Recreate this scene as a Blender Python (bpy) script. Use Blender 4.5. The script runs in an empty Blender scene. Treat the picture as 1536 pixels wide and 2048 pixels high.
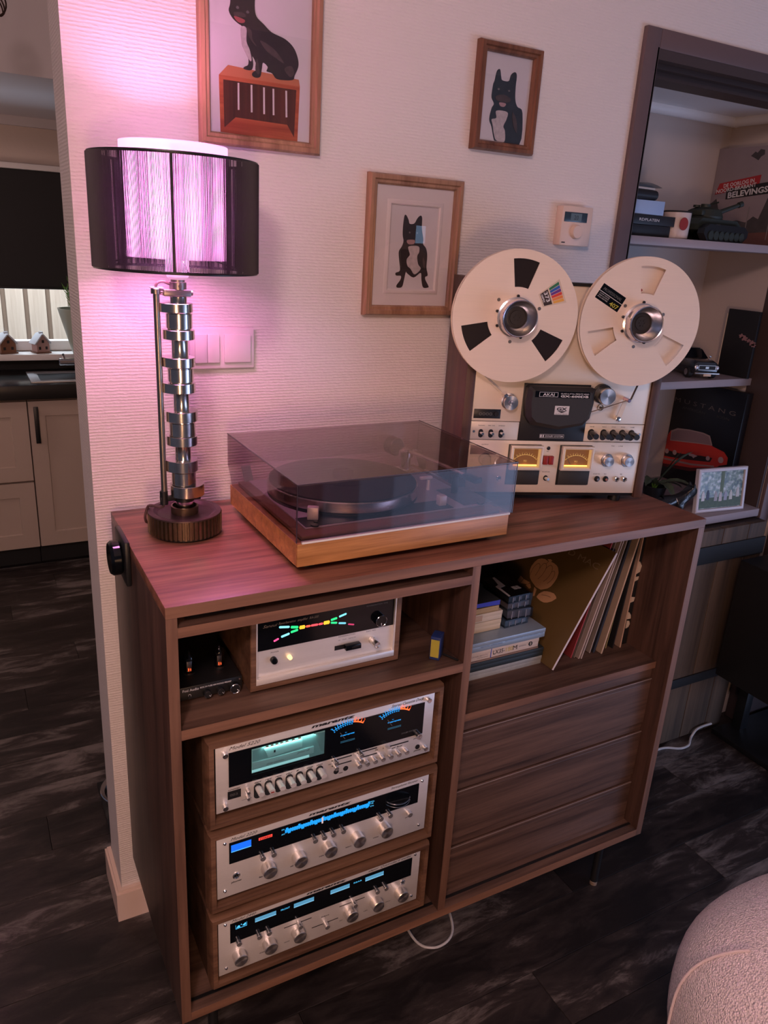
import bpy, bmesh, math, random
from math import sin, cos, pi, radians
from mathutils import Matrix, Vector
C = bpy.context.scene
COL = C.collection
random.seed(7)

# ------------------------------------------------------------------ camera
cam_d = bpy.data.cameras.new('camera')
cam = bpy.data.objects.new('camera', cam_d)
COL.objects.link(cam)
cam.location = (-0.2319, -1.5613, 1.6208)
cam.rotation_euler = (1.2312844, -0.0571752, -0.4913903)
cam_d.sensor_fit = 'VERTICAL'
cam_d.sensor_height = 24.0
cam_d.lens = 24.0 * 1538.567 / 2048.0
cam_d.clip_start = 0.02
C.camera = cam

# ------------------------------------------------------------------ world, lights, exposure
C.view_settings.view_transform = 'Standard'
C.view_settings.look = 'None'
C.view_settings.gamma = 1.0
C.view_settings.use_curve_mapping = False
C.view_settings.exposure = 0.13
w = bpy.data.worlds.new('room_ambient')
C.world = w
w.use_nodes = True
w.node_tree.nodes['Background'].inputs[0].default_value = (0.42, 0.42, 0.60, 1)
w.node_tree.nodes['Background'].inputs[1].default_value = 0.135

def light(name, kind, loc, energy, color, size=0.1, target=None, size_y=None, spot=None):
    d = bpy.data.lights.new(name, kind)
    d.energy = energy; d.color = color
    if kind == 'AREA':
        d.size = size
        if size_y:
            d.shape = 'RECTANGLE'; d.size_y = size_y
    else:
        d.shadow_soft_size = size
    o = bpy.data.objects.new(name, d); COL.objects.link(o)
    o.location = loc
    if target:
        o.rotation_euler = (Vector(target) - Vector(loc)).to_track_quat('-Z', 'Y').to_euler()
    return o
# the shade lamp's bulb light sits in the lamp (pink smart bulb)
light('warm_room_lamp', 'POINT', (-0.45, -2.35, 1.12), 41, (1.0, 0.54, 0.30), 0.12)
light('room_window_daylight', 'AREA', (3.45, -2.55, 0.60), 26, (0.46, 0.60, 1.0), 1.5, (3.45, 0, 0.60), 1.05)
for k in range(7):   # dimmed strips added so the window's reflection fades out leftwards
    light('window_fade_strip', 'AREA', (2.60 - 0.20 * k, -2.55, 0.60), 2.9 * (0.86 - 0.122 * k) ** 1.5, (0.46, 0.60, 1.0), 0.20, (2.60 - 0.20 * k, 0, 0.60), 1.05)
light('small_upper_window', 'AREA', (2.55, -3.15, 1.67), 0.06, (0.40, 0.64, 1.0), 0.075, (2.55, 0, 1.67), 0.11)
light('high_fill_light', 'POINT', (-0.75, -2.0, 2.45), 58, (1.0, 0.68, 0.66), 0.15)  # unseen fill added up high to brighten the wall and room
light('garden_daylight', 'AREA', (0.0, 3.7, 2.6), 110, (0.80, 0.90, 1.0), 1.6, (0.1, 4.6, 0.9))
light('kitchen_fill_light', 'POINT', (-0.95, 1.9, 1.5), 9, (1.0, 0.66, 0.56), 0.12)  # unseen fill added to light the kitchen ceiling and cabinets

light('garden_low_daylight', 'AREA', (-0.15, 3.05, 0.60), 22, (0.62, 0.78, 1.0), 1.0, (-0.1, 2.0, 1.9), 0.5)

# ------------------------------------------------------------------ materials
MATS = {}
def nt(name):
    m = bpy.data.materials.new(name); m.use_nodes = True
    n = m.node_tree; b = n.nodes['Principled BSDF']
    return m, n, b
def lk(n, a, b): n.links.new(a, b)
def node(n, t, **k):
    x = n.nodes.new(t)
    for a, v in k.items(): setattr(x, a, v)
    return x
def plain(name, col, rough=0.5, metal=0.0, bump=0.0, bscale=400, em=None, es=0.0, spec=0.5, coat=0.0, noise=0.0, sheen=0.0):
    if name in MATS: return MATS[name]
    m, n, b = nt(name)
    b.inputs['Base Color'].default_value = (*col, 1)
    b.inputs['Roughness'].default_value = rough
    b.inputs['Metallic'].default_value = metal
    b.inputs['Specular IOR Level'].default_value = spec
    b.inputs['Coat Weight'].default_value = coat
    b.inputs['Sheen Weight'].default_value = sheen
    if em:
        b.inputs['Emission Color'].default_value = (*em, 1)
        b.inputs['Emission Strength'].default_value = es
    tc = node(n, 'ShaderNodeTexCoord')
    if bump or noise:
        nz = node(n, 'ShaderNodeTexNoise'); nz.inputs['Scale'].default_value = bscale; nz.inputs['Detail'].default_value = 3
        lk(n, tc.outputs['Object'], nz.inputs['Vector'])
        if bump:
            bp = node(n, 'ShaderNodeBump'); bp.inputs['Distance'].default_value = bump
            lk(n, nz.outputs['Fac'], bp.inputs['Height']); lk(n, bp.outputs['Normal'], b.inputs['Normal'])
        if noise:
            mx = node(n, 'ShaderNodeMix', data_type='RGBA')
            mx.inputs[6].default_value = (*[c * (1 - noise) for c in col], 1)
            mx.inputs[7].default_value = (*[min(1, c * (1 + noise)) for c in col], 1)
            lk(n, nz.outputs['Fac'], mx.inputs[0]); lk(n, mx.outputs[2], b.inputs['Base Color'])
    MATS[name] = m
    return m
def glow(name, col, s):
    return plain(name, (0.02, 0.02, 0.02), 0.4, em=col, es=s)
def wood(name, c1, c2, axis='x', rough=0.42, scale=1.0, coat=0.0):
    m, n, b = nt(name)
    tc = node(n, 'ShaderNodeTexCoord'); mp = node(n, 'ShaderNodeMapping')
    s = {'x': (1.6, 34, 34), 'y': (34, 1.6, 34), 'z': (34, 34, 1.6)}[axis]
    mp.inputs['Scale'].default_value = [v * scale for v in s]
    lk(n, tc.outputs['Object'], mp.inputs['Vector'])
    n1 = node(n, 'ShaderNodeTexNoise'); n1.inputs['Scale'].default_value = 1.0; n1.inputs['Detail'].default_value = 6; n1.inputs['Distortion'].default_value = 0.7
    lk(n, mp.outputs['Vector'], n1.inputs['Vector'])
    n2 = node(n, 'ShaderNodeTexNoise'); n2.inputs['Scale'].default_value = 6.0; n2.inputs['Detail'].default_value = 4
    lk(n, mp.outputs['Vector'], n2.inputs['Vector'])
    ad = node(n, 'ShaderNodeMath', operation='MULTIPLY_ADD'); ad.inputs[1].default_value = 0.45
    lk(n, n2.outputs['Fac'], ad.inputs[0]); lk(n, n1.outputs['Fac'], ad.inputs[2])
    cr = node(n, 'ShaderNodeValToRGB')
    cr.color_ramp.elements[0].position = 0.50; cr.color_ramp.elements[0].color = (*c1, 1)
    cr.color_ramp.elements[1].position = 0.92; cr.color_ramp.elements[1].color = (*c2, 1)
    lk(n, ad.outputs[0], cr.inputs['Fac']); lk(n, cr.outputs['Color'], b.inputs['Base Color'])
    bp = node(n, 'ShaderNodeBump'); bp.inputs['Distance'].default_value = 0.0004; bp.inputs['Strength'].default_value = 0.6
    lk(n, ad.outputs[0], bp.inputs['Height']); lk(n, bp.outputs['Normal'], b.inputs['Normal'])
    b.inputs['Roughness'].default_value = rough
    b.inputs['Coat Weight'].default_value = coat; b.inputs['Coat Roughness'].default_value = 0.25
    MATS[name] = m
    return m
def brushed(name, col, rough=0.34, metal=0.85, axis='x', sc=1.0):
    m, n, b = nt(name)
    tc = node(n, 'ShaderNodeTexCoord'); mp = node(n, 'ShaderNodeMapping')
    s = {'x': (12, 900, 900), 'z': (900, 900, 12)}[axis]
    mp.inputs['Scale'].default_value = s
    lk(n, tc.outputs['Object'], mp.inputs['Vector'])
    nz = node(n, 'ShaderNodeTexNoise'); nz.inputs['Scale'].default_value = sc; nz.inputs['Detail'].default_value = 2
    lk(n, mp.outputs['Vector'], nz.inputs['Vector'])
    mr = node(n, 'ShaderNodeMapRange'); mr.inputs[3].default_value = rough - 0.08; mr.inputs[4].default_value = rough + 0.1
    lk(n, nz.outputs['Fac'], mr.inputs[0]); lk(n, mr.outputs[0], b.inputs['Roughness'])
    mx = node(n, 'ShaderNodeMix', data_type='RGBA')
    mx.inputs[6].default_value = (*[c * 0.9 for c in col], 1); mx.inputs[7].default_value = (*col, 1)
    lk(n, nz.outputs['Fac'], mx.inputs[0]); lk(n, mx.outputs[2], b.inputs['Base Color'])
    b.inputs['Metallic'].default_value = metal
    MATS[name] = m
    return m
def spun(name, col, rough=0.28):
    m, n, b = nt(name)
    b.inputs['Base Color'].default_value = (*col, 1); b.inputs['Metallic'].default_value = 1.0
    b.inputs['Roughness'].default_value = rough; b.inputs['Anisotropic'].default_value = 0.8
    t = node(n, 'ShaderNodeTangent', direction_type='RADIAL', axis='Y')
    lk(n, t.outputs[0], b.inputs['Tangent'])
    MATS[name] = m
    return m
def clear(name, tint, rough=0.03, ior=1.49):
    """thin clear sheet: tinted straight-through plus a Fresnel reflection"""
    m = bpy.data.materials.new(name); m.use_nodes = True; n = m.node_tree
    n.nodes.remove(n.nodes['Principled BSDF']); o = n.nodes['Material Output']
    t = node(n, 'ShaderNodeBsdfTransparent'); t.inputs[0].default_value = (*tint, 1)
    g = node(n, 'ShaderNodeBsdfGlossy'); g.inputs['Roughness'].default_value = rough
    f = node(n, 'ShaderNodeFresnel'); ge = node(n, 'ShaderNodeNewGeometry'); mi = node(n, 'ShaderNodeMapRange')
    mi.inputs[3].default_value = ior; mi.inputs[4].default_value = 1 / ior
    lk(n, ge.outputs['Backfacing'], mi.inputs[0]); lk(n, mi.outputs[0], f.inputs[0])
    x = node(n, 'ShaderNodeMixShader')
    lk(n, f.outputs[0], x.inputs[0]); lk(n, t.outputs[0], x.inputs[1]); lk(n, g.outputs[0], x.inputs[2]); lk(n, x.outputs[0], o.inputs[0])
    MATS[name] = m
    return m
def wallpaper(name, col):
    m, n, b = nt(name)
    b.inputs['Base Color'].default_value = (*col, 1); b.inputs['Roughness'].default_value = 0.75
    tc = node(n, 'ShaderNodeTexCoord'); sx = node(n, 'ShaderNodeSeparateXYZ'); cx = node(n, 'ShaderNodeCombineXYZ')
    lk(n, tc.outputs['Object'], sx.inputs[0])
    ad = node(n, 'ShaderNodeMath', operation='ADD'); lk(n, sx.outputs[0], ad.inputs[0]); lk(n, sx.outputs[1], ad.inputs[1])
    lk(n, ad.outputs[0], cx.inputs[0]); lk(n, sx.outputs[2], cx.inputs[1])
    # rows of short raised threads: a sine across z, broken up along x
    nz = node(n, 'ShaderNodeTexNoise'); nz.inputs['Scale'].default_value = 55; nz.inputs['Detail'].default_value = 2; lk(n, cx.outputs[0], nz.inputs['Vector'])
    wz = node(n, 'ShaderNodeMath', operation='MULTIPLY'); wz.inputs[1].default_value = 2 * pi / 0.0062; lk(n, sx.outputs[2], wz.inputs[0])
    wn = node(n, 'ShaderNodeMath', operation='MULTIPLY_ADD'); wn.inputs[1].default_value = 3.2; lk(n, nz.outputs['Fac'], wn.inputs[0]); lk(n, wz.outputs[0], wn.inputs[2])
    si = node(n, 'ShaderNodeMath', operation='SINE'); lk(n, wn.outputs[0], si.inputs[0])
    mp = node(n, 'ShaderNodeMapping'); mp.inputs['Scale'].default_value = (105, 190, 1); lk(n, cx.outputs[0], mp.inputs['Vector'])
    n2 = node(n, 'ShaderNodeTexNoise'); n2.inputs['Scale'].default_value = 1.0; n2.inputs['Detail'].default_value = 2; lk(n, mp.outputs[0], n2.inputs['Vector'])
    mr = node(n, 'ShaderNodeMapRange'); mr.inputs[1].default_value = 0.32; mr.inputs[2].default_value = 0.68; mr.inputs[3].default_value = 0.15; mr.inputs[4].default_value = 1.0; lk(n, n2.outputs['Fac'], mr.inputs[0])
    a1 = node(n, 'ShaderNodeMath', operation='MULTIPLY_ADD'); a1.inputs[1].default_value = 0.5; a1.inputs[2].default_value = 0.5; lk(n, si.outputs[0], a1.inputs[0])
    mu = node(n, 'ShaderNodeMath', operation='MULTIPLY'); lk(n, a1.outputs[0], mu.inputs[0]); lk(n, mr.outputs[0], mu.inputs[1])
    bp = node(n, 'ShaderNodeBump'); bp.inputs['Distance'].default_value = 0.0011; bp.inputs['Strength'].default_value = 0.7
    lk(n, mu.outputs[0], bp.inputs['Height']); lk(n, bp.outputs['Normal'], b.inputs['Normal'])
    MATS[name] = m
    return m

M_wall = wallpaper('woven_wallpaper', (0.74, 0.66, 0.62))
M_kwall = plain('painted_plaster', (0.62, 0.52, 0.46), 0.8, bump=0.0006, bscale=60)
M_white = plain('white_paint', (0.78, 0.76, 0.75), 0.4)
M_casing = plain('mauve_grey_paint', (0.13, 0.085, 0.085), 0.5)
M_casing_dark = plain('dark_brown_casing', (0.055, 0.035, 0.032), 0.5)
M_base = plain('cream_skirting_paint', (0.72, 0.55, 0.46), 0.45)
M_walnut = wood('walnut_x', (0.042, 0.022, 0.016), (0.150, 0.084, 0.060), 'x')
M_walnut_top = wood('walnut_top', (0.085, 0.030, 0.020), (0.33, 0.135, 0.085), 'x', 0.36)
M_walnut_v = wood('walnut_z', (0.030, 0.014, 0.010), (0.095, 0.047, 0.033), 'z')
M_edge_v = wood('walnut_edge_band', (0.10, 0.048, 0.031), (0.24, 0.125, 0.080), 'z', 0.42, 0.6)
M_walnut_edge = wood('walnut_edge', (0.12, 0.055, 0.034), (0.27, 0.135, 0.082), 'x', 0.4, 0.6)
M_dark_in = plain('dark_interior', (0.018, 0.010, 0.008), 0.7)
M_case = wood('walnut_case', (0.080, 0.038, 0.022), (0.23, 0.120, 0.070), 'x', 0.4)
M_case_v = wood('walnut_case_upright', (0.085, 0.036, 0.018), (0.25, 0.115, 0.058), 'z', 0.4)
M_teak = wood('teak_plinth', (0.27, 0.105, 0.030), (0.56, 0.255, 0.085), 'x', 0.38, 1.4)
M_oak = wood('oak_frame', (0.20, 0.095, 0.05), (0.40, 0.22, 0.125), 'z', 0.4, 1.2)
M_oak_dark = wood('stained_frame', (0.09, 0.032, 0.014), (0.22, 0.09, 0.045), 'z', 0.4, 1.2)
M_akaiwood = wood('vinyl_walnut', (0.055, 0.024, 0.016), (0.12, 0.058, 0.036), 'z', 0.5)
M_rustic = wood('weathered_boards', (0.030, 0.018, 0.012), (0.11, 0.068, 0.040), 'z', 0.7, 0.5)
M_alu = brushed('brushed_aluminium', (0.86, 0.82, 0.79), 0.42, 0.50)
M_alu_warm = brushed('champagne_aluminium', (0.82, 0.71, 0.58), 0.45, 0.35)
M_reel = brushed('satin_reel_aluminium', (0.88, 0.73, 0.60), 0.50, 0.30)
M_spun = spun('spun_aluminium', (0.80, 0.77, 0.75))
M_button = plain('bright_button_metal', (0.74, 0.72, 0.72), 0.24, 0.9)
M_chrome = plain('chrome', (0.80, 0.79, 0.80), 0.12, 1.0)
M_steel = plain('polished_steel', (0.66, 0.62, 0.58), 0.19, 1.0, noise=0.25, bscale=30)
M_steel_dull = plain('dull_steel_tube', (0.34, 0.30, 0.27), 0.35, 1.0)
M_iron = plain('dark_cast_iron', (0.075, 0.045, 0.04), 0.42, 0.7, bump=0.0004, bscale=150)
M_iron_tooth = plain('worn_sprocket_metal', (0.15, 0.10, 0.065), 0.38, 0.85, noise=0.3, bscale=80)
M_black = plain('black_plastic', (0.010, 0.010, 0.011), 0.38)
M_black_matte = plain('black_matte', (0.008, 0.008, 0.009), 0.7)
M_black_gloss = plain('black_glass_panel', (0.003, 0.004, 0.006), 0.10, spec=0.35)
M_headcover = plain('dark_textured_plastic', (0.022, 0.020, 0.019), 0.55, bump=0.0002, bscale=900)
M_red = plain('red_plastic', (0.28, 0.018, 0.012), 0.4)
M_ink = plain('black_print', (0.012, 0.010, 0.010), 0.6)
M_print = plain('white_print', (0.62, 0.60, 0.60), 0.6)
M_paper = plain('white_photo_paper', (0.66, 0.60, 0.62), 0.5)
M_dog = plain('dark_fur_print', (0.030, 0.020, 0.020), 0.55, noise=0.5, bscale=40)
M_cream = plain('cream_card', (0.62, 0.50, 0.38), 0.6, noise=0.12, bscale=50)
M_grey_card = plain('grey_card', (0.33, 0.34, 0.33), 0.6, noise=0.15, bscale=60)
M_switch = plain('white_switch_plastic', (0.74, 0.64, 0.62), 0.35)
M_cable = plain('white_cable', (0.55, 0.53, 0.52), 0.4)
M_glass = clear('picture_glass', (0.97, 0.97, 0.97), 0.0, 1.45)
M_smoke = clear('smoked_acrylic', (0.79, 0.73, 0.74), 0.03, 1.49)
M_clearplas = clear('clear_plastic', (0.80, 0.82, 0.85), 0.05, 1.5)

# ------------------------------------------------------------------ mesh helpers
class MB:
    def __init__(s): s.b = bmesh.new()
    def _new(s, fn):
        before = set(s.b.verts); fn(); return [v for v in s.b.verts if v not in before]
    def box(s, x0, x1, y0, y1, z0, z1, bev=0.0, mat=None):
        t = bmesh.new()
        bmesh.ops.create_cube(t, size=1)
        for v in t.verts:
            v.co = Vector(((x0 + x1) / 2 + v.co.x * (x1 - x0), (y0 + y1) / 2 + v.co.y * (y1 - y0), (z0 + z1) / 2 + v.co.z * (z1 - z0)))
        if bev: bmesh.ops.bevel(t, geom=list(t.edges), offset=bev, segments=2, affect='EDGES', profile=0.5)
        s.merge(t, mat); return s
    def merge(s, t, mat=None):
        me = bpy.data.meshes.new('_t'); t.to_mesh(me); t.free()
        if mat is not None: me.transform(mat)
        s.b.from_mesh(me); bpy.data.meshes.remove(me)
    def lathe(s, prof, o=(0, 0, 0), axis='z', seg=32, mat=None, flute=None):
        """prof: (radius, height) pairs, closed onto the axis when r = 0"""
        t = bmesh.new(); rings = []
        for r, h in prof:
            if r <= 1e-7:
                rings.append([t.verts.new((0, 0, h))])
            else:
                ring = []
                for i in range(seg):
                    a = 2 * pi * i / seg
                    rr = r * (flute(a) if flute else 1)
                    ring.append(t.verts.new((rr * cos(a), rr * sin(a), h)))
                rings.append(ring)
        for A, B in zip(rings, rings[1:]):
            if len(A) == 1 and len(B) == 1: continue
            for i in range(seg):
                j = (i + 1) % seg
                if len(A) == 1: t.faces.new((A[0], B[i], B[j]))
                elif len(B) == 1: t.faces.new((A[i], A[j], B[0]))
                else: t.faces.new((A[i], A[j], B[j], B[i]))
        for R in (rings[0], rings[-1]):
            if len(R) > 1 and prof[0] != prof[-1]:
                try: t.faces.new(R)
                except ValueError: pass
        bmesh.ops.recalc_face_normals(t, faces=list(t.faces))
        m = {'z': Matrix(), 'y-': Matrix.Rotation(pi / 2, 4, 'X'), 'x': Matrix.Rotation(pi / 2, 4, 'Y'), 'x-': Matrix.Rotation(-pi / 2, 4, 'Y')}[axis]
        m = Matrix.Translation(o) @ m
        if mat is not None: m = mat @ m
        s.merge(t, m); return s
    def cyl(s, o, r, h, axis='z', seg=24, bev=0.0, mat=None, r2=None):
        r2 = r if r2 is None else r2
        p = [(0, 0), (r, 0), (r2, h), (0, h)] if not bev else [(0, 0), (r, 0), (r2, h - bev), (r2 - bev, h), (0, h)]
        return s.lathe(p, o, axis, seg, mat)
    def poly(s, pts, d0=0.0, d1=0.001, mat=None):
        """outline in the local XZ plane, extruded along -Y from depth d0 to d1"""
        t = bmesh.new()
        A = [t.verts.new((x, -d0, z)) for x, z in pts]; B = [t.verts.new((x, -d1, z)) for x, z in pts]
        t.faces.new(A); t.faces.new(B)
        n = len(pts)
        for i in range(n): t.faces.new((A[i], A[(i + 1) % n], B[(i + 1) % n], B[i]))
        bmesh.ops.recalc_face_normals(t, faces=list(t.faces))
        s.merge(t, mat); return s
    def ring(s, x0, x1, z0, z1, prof, mat=None):
        """mitred rectangular moulding; prof = closed list of (inset, depth along -Y)"""
        t = bmesh.new(); R = []
        for i, d in prof:
            R.append([t.verts.new(c) for c in ((x0 + i, -d, z0 + i), (x1 - i, -d, z0 + i), (x1 - i, -d, z1 - i), (x0 + i, -d, z1 - i))])
        n = len(R)
        for k in range(n):
            A, B = R[k], R[(k + 1) % n]
            for i in range(4): t.faces.new((A[i], A[(i + 1) % 4], B[(i + 1) % 4], B[i]))
        bmesh.ops.recalc_face_normals(t, faces=list(t.faces))
        s.merge(t, mat); return s
    def tube(s, pts, r, seg=8, mat=None):
        t = bmesh.new(); P = [Vector(p) for p in pts]; rings = []
        up = Vector((0.123, 0.456, 0.88)).normalized()
        for i, p in enumerate(P):
            d = (P[min(i + 1, len(P) - 1)] - P[max(i - 1, 0)]).normalized()
            a = d.cross(up).normalized(); b_ = d.cross(a)
            rr = r[i] if isinstance(r, (list, tuple)) else r
            rings.append([t.verts.new(p + a * (rr * cos(2 * pi * k / seg)) + b_ * (rr * sin(2 * pi * k / seg))) for k in range(seg)])
        for A, B in zip(rings, rings[1:]):
            for k in range(seg): t.faces.new((A[k], A[(k + 1) % seg], B[(k + 1) % seg], B[k]))
        t.faces.new(rings[0]); t.faces.new(rings[-1])
        bmesh.ops.recalc_face_normals(t, faces=list(t.faces))
        s.merge(t, mat); return s
    def sphere(s, o, r, mat=None, sc=(1, 1, 1), sub=2):
        t = bmesh.new(); bmesh.ops.create_icosphere(t, subdivisions=sub, radius=r)
        for v in t.verts: v.co = Vector((v.co.x * sc[0] + o[0], v.co.y * sc[1] + o[1], v.co.z * sc[2] + o[2]))
        s.merge(t, mat); return s
    def out(s, name, mat, parent=None, label=None, loc=None, rot=None, smooth=True, kind=None):
        me = bpy.data.meshes.new(name); s.b.to_mesh(me); s.b.free()
        me.materials.append(mat)
        if smooth:
            me.polygons.foreach_set('use_smooth', [True] * len(me.polygons)); me.set_sharp_from_angle(angle=radians(32))
        o = bpy.data.objects.new(name, me); COL.objects.link(o)
        if parent: o.parent = parent
        if loc: o.location = loc
        if rot: o.rotation_euler = rot
        if label: o['label'] = label
        if kind: o['kind'] = kind
        return o
def smoothpath(pts, n=6):
    P = [Vector(p) for p in pts]; out = []
    for i in range(len(P) - 1):
        a, b, c, d = P[max(i - 1, 0)], P[i], P[i + 1], P[min(i + 2, len(P) - 1)]
        for k in range(n):
            t = k / n
            out.append(0.5 * ((2 * b) + (c - a) * t + (2 * a - 5 * b + 4 * c - d) * t * t + (3 * b - a - 3 * c + d) * t ** 3))
    out.append(P[-1]); return out
def thing(name, label, cat, loc=(0, 0, 0), rz=0.0, group=None):
    o = bpy.data.objects.new(name, None); COL.objects.link(o)
    o.empty_display_size = 0.05
    o.location = loc; o.rotation_euler = (0, 0, rz); o['label'] = label; o['category'] = cat
    if group: o['group'] = group
    return o
def tag(o, label, cat, group=None, kind=None):
    o['label'] = label; o['category'] = cat
    if group: o['group'] = group
    if kind: o['kind'] = kind
    return o
def struct(o):
    o['kind'] = 'structure'; return o
RX = Matrix.Rotation(pi / 2, 4, 'X')
def text(s, parent, mat, x, z, h, d=0.0, width=None, shear=0.0, bold=0.0, name='lettering', rotz=0.0, align='LEFT', base=None, flip=None):
    """flat print standing 0.2 mm proud of the local XZ plane at depth d, baseline at (x, z)"""
    cu = bpy.data.curves.new('_txt', 'FONT'); cu.body = s; cu.size = 1.0; cu.shear = shear; cu.offset = bold; cu.resolution_u = 2; cu.align_x = align
    co = bpy.data.objects.new('_txt', cu)
    me = bpy.data.meshes.new_from_object(co)
    bpy.data.objects.remove(co); bpy.data.curves.remove(cu)
    xs = [v.co.x for v in me.vertices] or [0, 1]
    k = h / 0.70
    sx = k if width is None else width / max(1e-6, max(xs) - min(xs))
    M = Matrix.Translation((x, -d, z)) @ RX @ Matrix.Rotation(rotz, 4, 'Z') @ Matrix.Diagonal((sx, k, 1, 1))
    if base is not None: M = base @ M
    me.transform(M); me.materials.clear(); me.materials.append(mat)
    o = bpy.data.objects.new(name, me); me.name = name; COL.objects.link(o)
    if parent: o.parent = parent
    return o
# ================================================================== THE SETTING
XW = -0.0277            # free end of the feature wall
m = MB()
m.box(XW, 1.312, 0.0, 0.14, 0.0, 2.62).box(1.312, 2.105, 0.0, 0.14, 2.09, 2.62).box(2.105, 2.9, 0.0, 0.14, 0.0, 2.62)
struct(m.out('wall_back', M_wall, smooth=False))
# door casing round the niche opening
m = MB()
m.box(1.265, 1.312, -0.014, 0.0, 0.0, 2.130, 0.002).box(2.105, 2.152, -0.014, 0.0, 0.0, 2.130, 0.002).box(1.312, 2.105, -0.014, 0.0, 2.088, 2.130, 0.002)
struct(m.out('trim_1', M_casing, label='mauve grey door casing round the niche'))
m = MB()
m.box(1.306, 1.312, -0.014, 0.135, 0.0, 2.09).box(2.093, 2.104, 0.0, 0.135, 0.0, 2.09)
m.box(1.312, 2.093, -0.012, 0.018, 2.066, 2.088).box(1.312, 2.093, 0.03, 0.052, 2.058, 2.088).box(1.312, 2.093, 0.062, 0.135, 2.045, 2.088)
struct(m.out('trim_2', M_casing_dark))
m = MB()
m.box(1.20, 2.13, 0.39, 0.45, 0.0, 2.35).box(2.093, 2.13, 0.135, 0.39, 0.0, 2.35).box(1.20, 1.312, 0.14, 0.39, 0.0, 2.35)
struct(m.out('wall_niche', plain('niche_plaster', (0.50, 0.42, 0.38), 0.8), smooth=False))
m = MB(); m.box(1.20, 2.13, 0.14, 0.45, 2.06, 2.10)
struct(m.out('ceiling_niche', M_white))
m = MB()
m.lathe([(0.0, -0.40), (0.018, -0.40), (0.018, 0.40), (0.0, 0.40)], (1.70, 0.375, 2.052), 'x', 12).lathe([(0, -0.12), (0.018, -0.12), (0.018, 0.12), (0, 0.12)], (0, 0, 0), 'z', 12, Matrix.Translation((2.078, 0.26, 2.052)) @ RX)
struct(m.out('trim_3', M_white))
# skirting
m = MB(); m.box(XW - 0.015, 1.265, -0.015, -0.0005, 0.0, 0.082).box(XW - 0.015, XW - 0.0005, -0.0004, 0.155, 0.0, 0.082).box(XW - 0.010, 1.265, -0.010, -0.0005, 0.0822, 0.090).box(XW - 0.010, XW - 0.0005, -0.0004, 0.150, 0.0822, 0.090)
struct(m.out('baseboard_back', M_base))
# floor of worn dark planks
def floor_mat():
    mm, n, b = nt('worn_dark_planks')
    tc = node(n, 'ShaderNodeTexCoord'); mp = node(n, 'ShaderNodeMapping'); mp.inputs['Scale'].default_value = (2.6, 9, 9)
    ge = node(n, 'ShaderNodeNewGeometry'); oi = node(n, 'ShaderNodeObjectInfo')
    off = node(n, 'ShaderNodeVectorMath', operation='MULTIPLY_ADD'); off.inputs[1].default_value = (9.0, 9.0, 0)
    cb = node(n, 'ShaderNodeCombineXYZ'); lk(n, oi.outputs['Random'], cb.inputs[0]); lk(n, oi.outputs['Random'], cb.inputs[1])
    lk(n, cb.outputs[0], off.inputs[0]); lk(n, ge.outputs['Position'], off.inputs[2]); lk(n, off.outputs[0], mp.inputs['Vector'])
    n1 = node(n, 'ShaderNodeTexNoise'); n1.inputs['Scale'].default_value = 2.2; n1.inputs['Detail'].default_value = 12; n1.inputs['Roughness'].default_value = 0.72; n1.inputs['Distortion'].default_value = 0.5
    lk(n, mp.outputs[0], n1.inputs['Vector'])
    n3 = node(n, 'ShaderNodeTexNoise'); n3.inputs['Scale'].default_value = 1.0; n3.inputs['Detail'].default_value = 3
    mp3 = node(n, 'ShaderNodeMapping'); mp3.inputs['Scale'].default_value = (1.3, 5.5, 1); lk(n, off.outputs[0], mp3.inputs['Vector']); lk(n, mp3.outputs[0], n3.inputs['Vector'])
    cr = node(n, 'ShaderNodeValToRGB'); e = cr.color_ramp.elements
    e[0].position = 0.36; e[0].color = (0.010, 0.007, 0.007, 1); e[1].position = 0.70; e[1].color = (0.19, 0.165, 0.155, 1)
    k = cr.color_ramp.elements.new(0.53); k.color = (0.034, 0.025, 0.023, 1)
    mm_ = node(n, 'ShaderNodeMath', operation='MULTIPLY_ADD'); mm_.inputs[1].default_value = 0.85
    sb_ = node(n, 'ShaderNodeMath', operation='SUBTRACT'); sb_.inputs[1].default_value = 0.52; lk(n, n3.outputs['Fac'], sb_.inputs[0])
    lk(n, sb_.outputs[0], mm_.inputs[0]); lk(n, n1.outputs['Fac'], mm_.inputs[2]); lk(n, mm_.outputs[0], cr.inputs['Fac']); lk(n, cr.outputs['Color'], b.inputs['Base Color'])
    mr = node(n, 'ShaderNodeMapRange'); mr.inputs[3].default_value = 0.36; mr.inputs[4].default_value = 0.62
    lk(n, n1.outputs['Fac'], mr.inputs[0]); lk(n, mr.outputs[0], b.inputs['Roughness'])
    bp = node(n, 'ShaderNodeBump'); bp.inputs['Distance'].default_value = 0.0012
    lk(n, n1.outputs['Fac'], bp.inputs['Height']); lk(n, bp.outputs['Normal'], b.inputs['Normal'])
    return mm
M_floor = floor_mat()
m = MB(); m.box(-2.6, 3.4, -2.6, 3.2, -0.05, -0.004)
floor = struct(m.out('floor', plain('floor_joint', (0.006, 0.005, 0.005), 0.8)))
PW, PLN = 0.145, 1.22
m = MB(); m.box(0.0006, PLN - 0.0006, 0.0006, PW - 0.0006, -0.004, 0.0, 0.0008)
pl0 = m.out('plank', M_floor, floor, smooth=False)
first = True
for j in range(int(5.8 / PW)):
    off = [0, 0.47, 0.83, 0.21, 0.65][j % 5] * PLN
    y = -2.6 + j * PW
    x = -2.6 - off
    while x < 3.3:
        if x + PLN > -2.6:
            o = pl0 if first else pl0.copy()
            if not first: COL.objects.link(o)
            first = False
            o.location = (x, y, 0)
        x += PLN
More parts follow.
